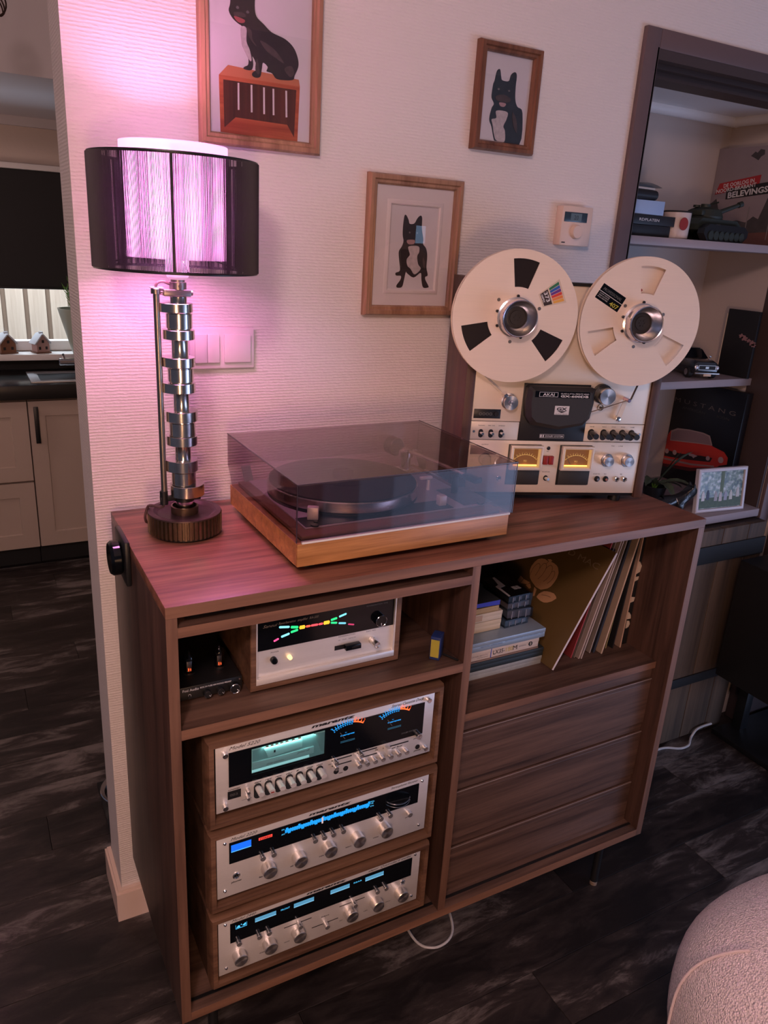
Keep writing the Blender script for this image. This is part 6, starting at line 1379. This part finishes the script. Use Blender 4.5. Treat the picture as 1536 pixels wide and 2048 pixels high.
# model tank
tk = thing('model_tank', 'dark green model tank with raised gun on the upper niche shelf', 'model tank', (1.768, .135, ZU), .12)
M_tank = plain('dark_olive_armour', (.020, .026, .018), .6, noise=.3, bscale=60)
m = MB()
m.poly([(-.105, .030), (-.110, .045), (-.090, .062), (.085, .062), (.112, .045), (.108, .026)], -.070, .035); m.out('hull', M_tank, tk)
for yy in (-.038, .062):
    m = MB(); pts = [(-.112 + .02 * (1 - cos(a)), .022 + .020 * sin(a)) for a in [pi / 2 + pi * k / 8 for k in range(9)]]
    m.poly([(-.085, .046), (-.108, .034), (-.110, .020), (-.090, .0005), (.088, .0005), (.112, .018), (.112, .034), (.09, .046)], -yy - .0, -yy + .022); trk = m.out('track', M_black, tk)
    for k in range(7): m = MB(); m.cyl((-.078 + .026 * k, yy - .022, .016), .0125, .003, 'y-', 18); m.out('road_wheel', M_tank, trk)
m = MB(); m.lathe([(.050, .062), (.052, .070), (.044, .088), (.030, .094), (0, .095)], (-.006, .018, 0), 'z', 24); tr = m.out('turret', M_tank, tk)
m = MB(); m.tube([(.036, .010, .080), (.120, -.014, .112)], [.0075, .0055], 12).tube([(.112, -.0115, .109), (.124, -.015, .1135)], .0085, 12); m.out('gun_barrel', M_tank, tk)
m = MB(); m.cyl((-.020, .010, .094), .014, .009, seg=18).cyl((-.035, .03, .094), .010, .006, seg=14).tube([(-.02, -.006, .103), (-.02, -.03, .108)], .0022, 6).box(-.062, -.045, -.01, .04, .07, .085, .003); m.out('hatch', M_tank, tr)
m = MB(); m.box(-.018, .002, -.0355, -.0350, .040, .048).box(.035, .050, -.0357, -.0350, .036, .042); m.out('marking', M_print, tk)
# things leaning on the right side wall of the niche (x = 2.093): u runs towards the room
def leaning(name, label, cat, x, y0, z0, w_, h, th_, mat, lean=.0, group=None):
    """upright board parallel to the side wall; local x runs from far (y0) to near, face towards the left of the room"""
    t = thing(name, label, cat, (x, y0, z0), -pi / 2, group); t.rotation_euler = (lean, 0, -pi / 2)
    m = MB(); m.box(0, w_, 0, th_, .0005, h, .0008); b_ = m.out('board', mat, t)
    return t, b_
M_scene = plain('grey_photo_print', (.27, .22, .235), .5, noise=.15, bscale=14)
t, b_ = leaning('game_box', 'large grey war game box with red and black title bars on the upper shelf', 'box', 2.050, .388, ZU, .352, .296, .040, M_scene)
def gl(y): return .388 - y
def onb(name, pts, mat, d, par, z0): m = MB(); m.poly([(gl(y), z - z0) for y, z in pts], -.0002, d); return m.out(name, mat, par, smooth=False)
M_rubble = plain('dark_rubble_print', (.055, .048, .050), .6, noise=.5, bscale=30)
onb('printed_ruins', [(.386, 1.690), (.386, 1.800), (.365, 1.815), (.340, 1.760), (.310, 1.742), (.270, 1.748), (.235, 1.742), (.210, 1.760), (.190, 1.752), (.170, 1.815), (.140, 1.830), (.120, 1.850), (.100, 1.83), (.060, 1.82), (.045, 1.80), (.045, 1.690)], M_rubble, .0004, b_, ZU)
onb('printed_ground', [(.386, 1.674), (.386, 1.700), (.045, 1.720), (.045, 1.674)], plain('brown_ground_print', (.13, .055, .045), .6), .0005, b_, ZU)
for px_ in (.232, .150, .13, .11, .09): onb('printed_post', [(px_, 1.69), (px_, 1.79), (px_ - .003, 1.79), (px_ - .003, 1.69)], plain('pale_post_print', (.20, .18, .18), .6), .0007, b_, ZU)
onb('title_bar', [(.3625, 1.8619), (.2098, 1.8835), (.2116, 1.8539), (.3748, 1.8275)], plain('title_red', (.36, .018, .022), .5), .0008, b_, ZU); onb('title_bar', [(.3311, 1.8440), (.060, 1.8750), (.060, 1.8380), (.3285, 1.8124)], M_ink, .0010, b_, ZU)
text('DE OORLOG IN', b_, M_print, gl(.345), 1.8480 - ZU, .0115, .0013, width=.115, bold=.02, rotz=.125); text('NOORD-BRABANT', b_, M_print, gl(.370), 1.8310 - ZU, .0115, .0013, width=.150, bold=.02, rotz=.125); text('BELEVINGSEDITIE', b_, M_print, gl(.322), 1.8160 - ZU, .0170, .0013, width=.235, bold=.03, rotz=.115)
onb('crest_mark', [(.262, 1.940), (.248, 1.952), (.240, 1.948), (.230, 1.958), (.215, 1.955), (.213, 1.942), (.225, 1.936), (.232, 1.926), (.244, 1.932)], M_rubble, .0008, b_, ZU)
# dark picture with pale flowers, behind a board on the middle shelf
t, b_ = leaning('canvas_print', 'black canvas with faint pale flowers leaning on the middle shelf', 'picture', 2.052, .2310, ZM, .120, .216, .012, plain('black_canvas', (.006, .006, .008), .6), -.0)
M_petal = plain('pale_petal_print', (.28, .15, .16), .6)
for yy, zz, r in ((.163, 1.390, .009), (.150, 1.384, .011), (.132, 1.378, .008), (.118, 1.372, .011), (.112, 1.366, .008)):
    m = MB(); m.poly([(.231 - yy + r * (1 + .25 * sin(5 * a)) * cos(a), zz - ZM + r * .7 * (1 + .25 * sin(5 * a)) * sin(a)) for a in [2 * pi * k / 30 for k in range(30)]], -.0002, .0006); m.out('printed_flower', M_petal, b_, smooth=False)
m = MB(); m.box(-.004, .0, -.0, .012, .0005, .20); m.out('canvas_edge', M_cream, t)
# model car (dark, facing us)
def model_car(name, label, loc, rz, L_, paint, S=1.0):
    t = thing(name, label, 'model car', loc, rz)
    t.scale = (S, S, S)
    w = .043; 
    sec = [(-.100, .018, .036, .80), (-.094, .016, .050, .92), (-.070, .014, .054, 1.0), (-.030, .013, .055, 1.0), (.035, .013, .056, 1.0), (.075, .014, .054, .97), (.098, .018, .046, .90), (.104, .020, .036, .84)]
    tb = bmesh.new(); R = []
    for x, zb, zt, k in sec:
        yy = w * k; R.append([tb.verts.new(c) for c in ((-yy * .92, x, zb), (-yy, x, (zb + zt) / 2), (-yy * .93, x, zt - .006), (-yy * .70, x, zt), (yy * .70, x, zt), (yy * .93, x, zt - .006), (yy, x, (zb + zt) / 2), (yy * .92, x, zb))])
    for A, B in zip(R, R[1:]):
        for i in range(8): tb.faces.new((A[i], A[(i + 1) % 8], B[(i + 1) % 8], B[i]))
    tb.faces.new(R[0]); tb.faces.new(R[-1]); bmesh.ops.recalc_face_normals(tb, faces=list(tb.faces)); bmesh.ops.bevel(tb, geom=list(tb.edges), offset=.0015, segments=1, affect='EDGES')
    m = MB(); m.merge(tb); b_ = m.out('car_body', paint, t)
    tb = bmesh.new(); R = []
    for x, k, z in ((-.034, .86, .0535), (-.008, .68, .0780), (.040, .66, .0785), (.082, .82, .0540)): R.append([tb.verts.new(c) for c in ((-w * k, x, .0530), (-w * k * .97, x, z - .002), (-w * k * .85, x, z), (w * k * .85, x, z), (w * k * .97, x, z - .002), (w * k, x, .0530))])
    for A, B in zip(R, R[1:]):
        for i in range(6): tb.faces.new((A[i], A[(i + 1) % 6], B[(i + 1) % 6], B[i]))
    tb.faces.new(R[0]); tb.faces.new(R[-1]); bmesh.ops.recalc_face_normals(tb, faces=list(tb.faces))
    m = MB(); m.merge(tb); m.out('cabin', M_black_gloss, t)
    m = MB(); m.box(-w * .60, w * .60, .0, .040, .0776, .0800, .001); m.out('roof', paint, t)
    for x in (-.066, .064):
        for s_ in (-1, 1):
            m = MB(); m.lathe([(0, -.008), (.014, -.008), (.0165, -.006), (.0165, .006), (.014, .008), (0, .008)], (s_ * (w - .006), x, .0168), 'x', 24); wh = m.out('wheel', M_black_matte, t)
            m = MB(); m.lathe([(0, -.0086), (.0095, -.0086), (.0095, .0086), (0, .0086)], (s_ * (w - .006), x, .0168), 'x', 18); m.out('hubcap', M_chrome, wh)
    m = MB(); m.box(-w * .90, w * .90, -.1075, -.1005, .0165, .0215, .0012); m.out('bumper', M_steel_dull, t)
    m = MB(); m.ring(-w * .62, w * .62, .0275, .0415, [(0, .0975), (0, .1015), (.0012, .1015), (.0012, .0975)]); m.box(-.005, .005, -.1015, -.0985, .0315, .0375); g_ = m.out('grille', M_steel_dull, t)
    m = MB(); m.box(-w * .60, w * .60, -.1003, -.0975, .0287, .0403); m.out('grille_mesh', M_black_matte, g_)
    for s_ in (-1, 1): m = MB(); m.lathe([(0, 0), (.0062, 0), (.0062, .002), (.004, .0035), (0, .004)], (s_ * w * .74, -.0975, .0345), 'y-', 20); m.out('headlamp', plain('pale_lamp_glass', (.55, .55, .60), .15, .3), t)
    m = MB(); m.box(-.012, .012, -.1085, -.1074, .0105, .0175, .0004); pl_ = m.out('number_plate', plain('cream_plate', (.55, .38, .25), .5), t)
    for s_ in (-1, 1): m = MB(); m.sphere((s_ * (w + .004), -.026, .058), .0045, sc=(1, .7, .8)); m.out('mirror', M_chrome, t)
    return t
mc = model_car('model_car', 'dark blue-grey model car facing forward on the middle niche shelf', (1.915, .235, ZM), -.36, .2, plain('dark_slate_paint', (.022, .026, .034), .22, .2, coat=.6), 1.10)
mc2 = model_car('model_car', 'second dark model car mostly hidden behind the right reel', (1.660, .235, ZM), -.30, .2, plain('dark_maroon_paint', (.05, .008, .008), .3, .1, coat=.5), .60)
# big black book-box with red car
t, b_ = leaning('picture_book', 'large black car book with grey title and red car, on the lowest shelf', 'book', 2.052, .388, ZL, .295, .372, .030, plain('glossy_black_cover', (.006, .006, .009), .28), 0)
def onc(name, pts, mat, d): m = MB(); m.poly([(max(0, gl(y)), z - ZL) for y, z in pts], -.0002, d); return m.out(name, mat, b_, smooth=False)
M_redcar = plain('red_car_print', (.42, .030, .022), .4)
onc('printed_car', [(.3764, 1.0200), (.3403, 1.0300), (.2678, 1.0200), (.2059, 1.0120), (.1826, 1.0059), (.1367, .9990), (.1174, .9832), (.1158, .9600), (.1444, .9480), (.1537, .9400), (.2593, .9084), (.388, .8900), (.388, .9990)], M_redcar, .0004)
onc('printed_windscreen', [(.3754, 1.0189), (.350, 1.034), (.2976, 1.0410), (.235, 1.0440), (.2060, 1.0402), (.1883, 1.0087), (.2376, 1.0025), (.3723, .9818)], plain('windscreen_rim_print', (.30, .22, .22), .4), .0005)
onc('printed_windscreen', [(.3700, 1.0150), (.345, 1.029), (.2976, 1.0370), (.238, 1.0400), (.2100, 1.0362), (.1930, 1.0100), (.2376, 1.0055), (.3690, .9860)], plain('windscreen_print', (.21, .14, .16), .3), .0007)
onc('printed_grille', [(.386, .9438), (.3198, .9462), (.2278, .9620), (.1781, .9668), (.1842, .9502), (.2995, .9295), (.3862, .9195)], plain('grille_print', (.018, .01, .012), .4), .0006)
onc('printed_bumper', [(.386, .9130), (.2593, .9240), (.1650, .9420), (.1650, .9370), (.2593, .9175), (.386, .9060)], plain('bumper_print', (.24, .17, .17), .3), .0008)
onc('printed_underside', [(.386, .9060), (.2593, .9175), (.1650, .9370), (.1600, .9300), (.2593, .8950), (.386, .8800)], plain('shadow_red_print', (.07, .006, .008), .5), .0003)
for yy, zz, r in ((.1430, .9690, .011), (.1960, .9610, .008), (.3420, .9440, .009), (.378, .940, .009)):
    m = MB(); m.poly([(gl(yy) + r * cos(a), zz - ZL + r * sin(a)) for a in [2 * pi * k / 24 for k in range(24)]], -.0002, .0010); m.out('printed_headlamp', plain('headlamp_print', (.38, .26, .27), .4), b_, smooth=False)
text('M U S T A N G', b_, plain('grey_title', (.10, .085, .085), .5), gl(.388), 1.128 - ZL, .0150, .0006, width=.262); text('AMERICAN', b_, plain('dim_title', (.045, .04, .04), .5), gl(.345), 1.108 - ZL, .0090, .0006, width=.10); text('ICON', b_, plain('dim_title', (.045, .04, .04), .5), gl(.195), 1.108 - ZL, .0090, .0006, width=.05)
onc('printed_emblem', [(.285, .9560), (.262, .9590), (.240, .9570), (.250, .9510), (.256, .9450), (.264, .9500), (.275, .9490)], plain('headlamp_print', (.38, .26, .27), .4), .0010)
# artificial plant in front of it
ap = thing('leafy_plant', 'striped green houseplant mostly hidden behind the tape recorder', 'plant', (1.790, .180, ZL))
m = MB(); m.lathe([(0, 0), (.030, 0), (.040, .055), (.037, .055), (.028, .004), (0, .004)], seg=28); m.out('pot', M_black, ap)
def strleaf(p0, dr, up, L_, wd, droop):
    t = bmesh.new(); mid = []; lft = []; rgt = []; N = 12
    d = Vector(dr).normalized(); s_ = d.cross(Vector((0, 0, 1))).normalized()
    for k in range(N + 1):
        q = k / N; p = Vector(p0) + d * L_ * q + Vector((0, 0, up * q - droop * q * q)); wd_ = wd * sin(pi * min(1, q * 1.02 + .02)) ** .7
        mid.append(t.verts.new(p)); rip = .004 * (1 if k % 2 else 0)
        lft.append(t.verts.new(p + s_ * (wd_ - rip) + Vector((0, 0, wd_ * .4)))); rgt.append(t.verts.new(p - s_ * (wd_ - rip) + Vector((0, 0, wd_ * .4))))
    for k in range(N): t.faces.new((mid[k], mid[k + 1], lft[k + 1], lft[k])); t.faces.new((mid[k], rgt[k], rgt[k + 1], mid[k + 1]))
    m = MB(); m.merge(t); o = m.out('leaf', plain('striped_leaf', (.075, .10, .060), .5, noise=.6, bscale=70), ap); return o
for k, (dr, up, L_, wd, dp) in enumerate((((.6, -.6, 0), .10, .14, .020, .10), ((.2, -.3, 0), .16, .07, .018, .02), ((-.6, -.3, 0), .14, .12, .020, .12), ((.9, -.1, 0), .05, .13, .018, .07), ((-.2, -.8, 0), .09, .12, .02, .1), ((.3, -.5, 0), .20, .10, .026, .06))):
    strleaf((0, 0, .05), dr, up, L_, wd, dp)
m = MB()
for k in range(5): m.tube([(0, 0, .03), (.01 * cos(k * 1.3), .01 * sin(k * 1.3), .06)], .002, 6)
m.out('stem', M_leaf, ap)
# small dark bulldog figurine
dgf = thing('dog_figurine', 'small black bulldog figurine standing on the lowest shelf', 'figurine', (1.705, .045, ZL), -.35)
bmd = bmesh.new()
import itertools
V = {}
def sk(points, edges, name, mat, parent, sub=2, root=0):
    me = bpy.data.meshes.new(name); me.from_pydata([p[:3] for p in points], edges, [])
    o = bpy.data.objects.new(name, me); COL.objects.link(o); o.parent = parent
    sm_ = o.modifiers.new('skin', 'SKIN'); ss = o.modifiers.new('sub', 'SUBSURF'); ss.levels = sub; ss.render_levels = sub
    for i, p in enumerate(points):
        me.skin_vertices[0].data[i].radius = (p[3], p[3]); me.skin_vertices[0].data[i].use_root = (i == root)
    me.materials.append(mat); return o
me_t = None
def skin_fig():
    pts = [(0, 0, .052, .022), (.040, 0, .056, .026), (.062, 0, .072, .019), (.080, 0, .088, .021), (.098, 0, .084, .014), (-.035, 0, .050, .019),
           (.040, -.020, .034, .010), (.042, -.022, .008, .007), (.048, -.022, .003, .007), (.040, .020, .034, .010), (.042, .022, .008, .007), (.048, .022, .003, .007),
           (-.040, -.018, .036, .012), (-.050, -.020, .020, .007), (-.044, -.020, .003, .007), (-.040, .018, .036, .012), (-.050, .020, .020, .007), (-.044, .020, .003, .007),
           (.078, -.013, .104, .007), (.077, -.016, .118, .003), (.078, .013, .104, .007), (.077, .016, .118, .003), (-.052, 0, .056, .005)]
    ed = [(0, 1), (1, 2), (2, 3), (3, 4), (0, 5), (1, 6), (6, 7), (7, 8), (1, 9), (9, 10), (10, 11), (5, 12), (12, 13), (13, 14), (5, 15), (15, 16), (16, 17), (3, 18), (18, 19), (3, 20), (20, 21), (5, 22)]
    me = bpy.data.meshes.new('dog_body'); me.from_pydata([p[:3] for p in pts], ed, [])
    o = bpy.data.objects.new('dog_body', me); COL.objects.link(o); o.parent = dgf
    o.modifiers.new('skin', 'SKIN'); ss = o.modifiers.new('sub', 'SUBSURF'); ss.levels = 2; ss.render_levels = 2
    if not me.skin_vertices: return o
    for i, p in enumerate(pts):
        sv = me.skin_vertices[0].data[i]; sv.radius = (p[3], p[3]); sv.use_root = (i == 0)
    me.materials.append(plain('glossy_black_resin', (.012, .012, .014), .25)); return o
dgb = skin_fig(); dgb.scale = (.95, .95, .95)
bmd.free()
# small framed photo
ph = thing('photo_frame', 'small white-framed garden photograph standing on the lowest shelf', 'picture', (1.925, .020, ZL), -.10); ph.rotation_euler = (-.12, 0, -.10)
m = MB(); m.ring(-.105, .105, .0005, .146, [(0, -.006), (0, .008), (.004, .010), (.010, .009), (.012, .004), (.012, -.006)]); m.out('frame', plain('white_frame', (.55, .52, .56), .4), ph)
def photo_mat():
    mm, n, b = nt('garden_photo_print'); tc = node(n, 'ShaderNodeTexCoord'); nz = node(n, 'ShaderNodeTexNoise'); nz.inputs['Scale'].default_value = 75; nz.inputs['Detail'].default_value = 4
    lk(n, tc.outputs['Object'], nz.inputs['Vector']); cr = node(n, 'ShaderNodeValToRGB'); e = cr.color_ramp.elements
    e[0].position = .38; e[0].color = (.02, .035, .03, 1); e[1].position = .66; e[1].color = (.42, .44, .42, 1)
    k = cr.color_ramp.elements.new(.5); k.color = (.10, .14, .07, 1); lk(n, nz.outputs['Fac'], cr.inputs['Fac']); lk(n, cr.outputs[0], b.inputs['Base Color']); b.inputs['Roughness'].default_value = .2; return mm
m = MB(); m.box(-.094, .094, -.004, .004, .012, .135); pr = m.out('photo_print', photo_mat(), ph)
M_fol = plain('foliage_print', (.09, .13, .06), .5)
m = MB(); m.box(-.004, .010, -.0046, -.0040, .060, .134); m.out('printed_tree', M_fol, pr); m = MB(); m.box(-.09, .092, -.0046, -.0040, .014, .048); m.out('printed_lawn', plain('lawn_print', (.05, .08, .035), .5, noise=.5, bscale=150), pr)
for x, z, c_ in ((-.075, .055, (.55, .55, .55)), (-.055, .058, (.03, .04, .08)), (-.020, .052, (.35, .33, .35)), (.0, .050, (.5, .45, .45)), (.022, .052, (.3, .32, .4)), (.045, .053, (.5, .5, .45)), (.075, .060, (.5, .48, .45))):
    m = MB(); m.poly([(x - .007, z - .016), (x + .007, z - .016), (x + .006, z + .006), (x + .002, z + .016), (x - .002, z + .016), (x - .006, z + .006)], .0040, .0047); m.out('printed_person', plain('figure_%0.2f' % x, c_, .5, noise=.4, bscale=200), pr, smooth=False)
# rustic cabinet under the niche
rc = thing('rustic_cabinet', 'dark weathered board cabinet with black iron bands, right of the sideboard', 'cabinet', (1.70, -.055, 0))
x = -.375; k = 0
while x < .385:
    w_ = (.105, .128, .092, .118, .110, .125, .10)[k % 7]; w_ = min(w_, .390 - x)
    m = MB(); m.box(x, x + w_ - .003, 0, .022, .010, .808 - 0, .0012); m.out('plank', M_rustic, rc); x += w_; k += 1
m = MB(); m.box(-.380, .392, .024, .40, .008, .806); m.out('carcass', M_dark_in, rc)
for z0, z1 in ((.695, .755), (.235, .270)): m = MB(); m.box(-.380, .392, -.006, 0, z0, z1, .001); m.out('iron_band', M_black_matte, rc)
# black stand at the far right
st = thing('speaker_cabinet', 'black cabinet on a black stand at the right edge of the frame', 'cabinet', (2.22, -.21, 0))
m = MB(); m.box(-.27, .28, -.14, .125, .27, .70, .004); m.out('cabinet_body', M_black, st)
for x, y in ((-.10, -.11), (.25, -.11), (-.10, .10), (.25, .10)): m = MB(); m.box(x - .018, x + .018, y - .018, y + .018, .022, .2705, .001); m.out('leg', M_black, st)
m = MB(); m.box(-.20, .33, -.20, .135, .0008, .022, .003); m.out('base_board', M_black, st)
m = MB(); m.box(-.02, .0, -.1425, -.1400, .30, .325, .001); m.out('badge', M_chrome, st)
# cables
def cable(name, pts, r, mat, label):
    m = MB(); m.tube(smoothpath(pts, 6), r, 8); tag(m.out(name, mat), label, 'cable')
cable('white_cable', [(1.50, -.12, .0045), (1.62, -.075, .0045), (1.74, -.070, .0045), (1.79, -.0745, .0045), (1.834, -.098, .0045), (1.875, -.098, .0045), (1.905, -.080, .0045), (1.925, -.0680, .008), (1.945, -.0670, .030), (1.975, -.0670, .036), (2.02, -.0680, .036)], .0042, M_cable, 'white cable curling on the floor by the rustic cabinet')
cable('grey_cable', [(.585, -.010, .30), (.585, -.010, .20), (.585, -.03, .14), (.583, -.15, .06), (.585, -.30, .030), (.594, -.38, .0045), (.625, -.415, .0040), (.672, -.410, .0040), (.705, -.372, .005), (.714, -.30, .03), (.71, -.16, .06), (.705, -.03, .14), (.70, -.010, .20), (.70, -.010, .30)], .0032, M_cable, 'pale loop of cable hanging under the sideboard')
# sofa corner, bouclé
def boucle():
    mm, n, b = nt('pale_boucle'); b.inputs['Base Color'].default_value = (.52, .40, .38, 1); b.inputs['Roughness'].default_value = .9; b.inputs['Sheen Weight'].default_value = .4
    tc = node(n, 'ShaderNodeTexCoord'); v = node(n, 'ShaderNodeTexVoronoi'); v.inputs['Scale'].default_value = 300; nz = node(n, 'ShaderNodeTexNoise'); nz.inputs['Scale'].default_value = 200; nz.inputs['Detail'].default_value = 4
    lk(n, tc.outputs['Object'], nz.inputs['Vector']); lk(n, tc.outputs['Object'], v.inputs['Vector'])
    ad = node(n, 'ShaderNodeMath', operation='SUBTRACT'); lk(n, nz.outputs['Fac'], ad.inputs[0]); lk(n, v.outputs['Distance'], ad.inputs[1])
    bp = node(n, 'ShaderNodeBump'); bp.inputs['Distance'].default_value = .004; bp.inputs['Strength'].default_value = .8; lk(n, ad.outputs[0], bp.inputs['Height']); lk(n, bp.outputs['Normal'], b.inputs['Normal'])
    mr = node(n, 'ShaderNodeMapRange'); mr.inputs[1].default_value = -.3; mr.inputs[2].default_value = .5; mr.inputs[3].default_value = .72; mr.inputs[4].default_value = 1.2; lk(n, ad.outputs[0], mr.inputs[0])
    mx = node(n, 'ShaderNodeVectorMath', operation='SCALE'); mx.inputs[0].default_value = (.95, .83, .86); lk(n, mr.outputs[0], mx.inputs['Scale']); lk(n, mx.outputs[0], b.inputs['Base Color'])
    return mm
so = thing('armchair', 'pale rounded bouclé armchair in the lower right corner', 'armchair', (1.041, -1.262, 0))
t = bmesh.new(); N1, N2 = 72, 40; e = .768; R = []
sg = lambda w_: math.copysign(abs(w_) ** e, w_)
for j in range(N2 + 1):
    p = -pi / 2 + pi * j / N2
    R.append([t.verts.new((.314 * sg(cos(p)) * sg(cos(q)), .429 * sg(cos(p)) * sg(sin(q)), .308 + .254 * sg(sin(p)))) for q in [2 * pi * i / N1 for i in range(N1)]])
for A, B in zip(R, R[1:]):
    for i in range(N1): t.faces.new((A[i], A[(i + 1) % N1], B[(i + 1) % N1], B[i]))
bmesh.ops.remove_doubles(t, verts=list(t.verts), dist=1e-5); bmesh.ops.recalc_face_normals(t, faces=list(t.faces))
m = MB(); m.merge(t); m.out('upholstered_arm', boucle(), so)
pts = []
for j in range(41):
    p = -pi / 2 + pi * j / 40; q = 2.36; pts.append((.316 * sg(cos(p)) * sg(cos(q)) - .001, .431 * sg(cos(p)) * sg(sin(q)) + .001, .308 + .256 * sg(sin(p))))
m = MB(); m.tube(pts[4:31], .0028, 8); m.out('seam_piping', MATS.get('x') or plain('boucle_piping', (.74, .62, .64), .9), so)
for x, y in ((-.15, .25), (.15, .25), (-.15, -.25), (.15, -.25)): m = MB(); m.cyl((x, y, 0), .018, .085, seg=16); m.out('leg', M_black, so)
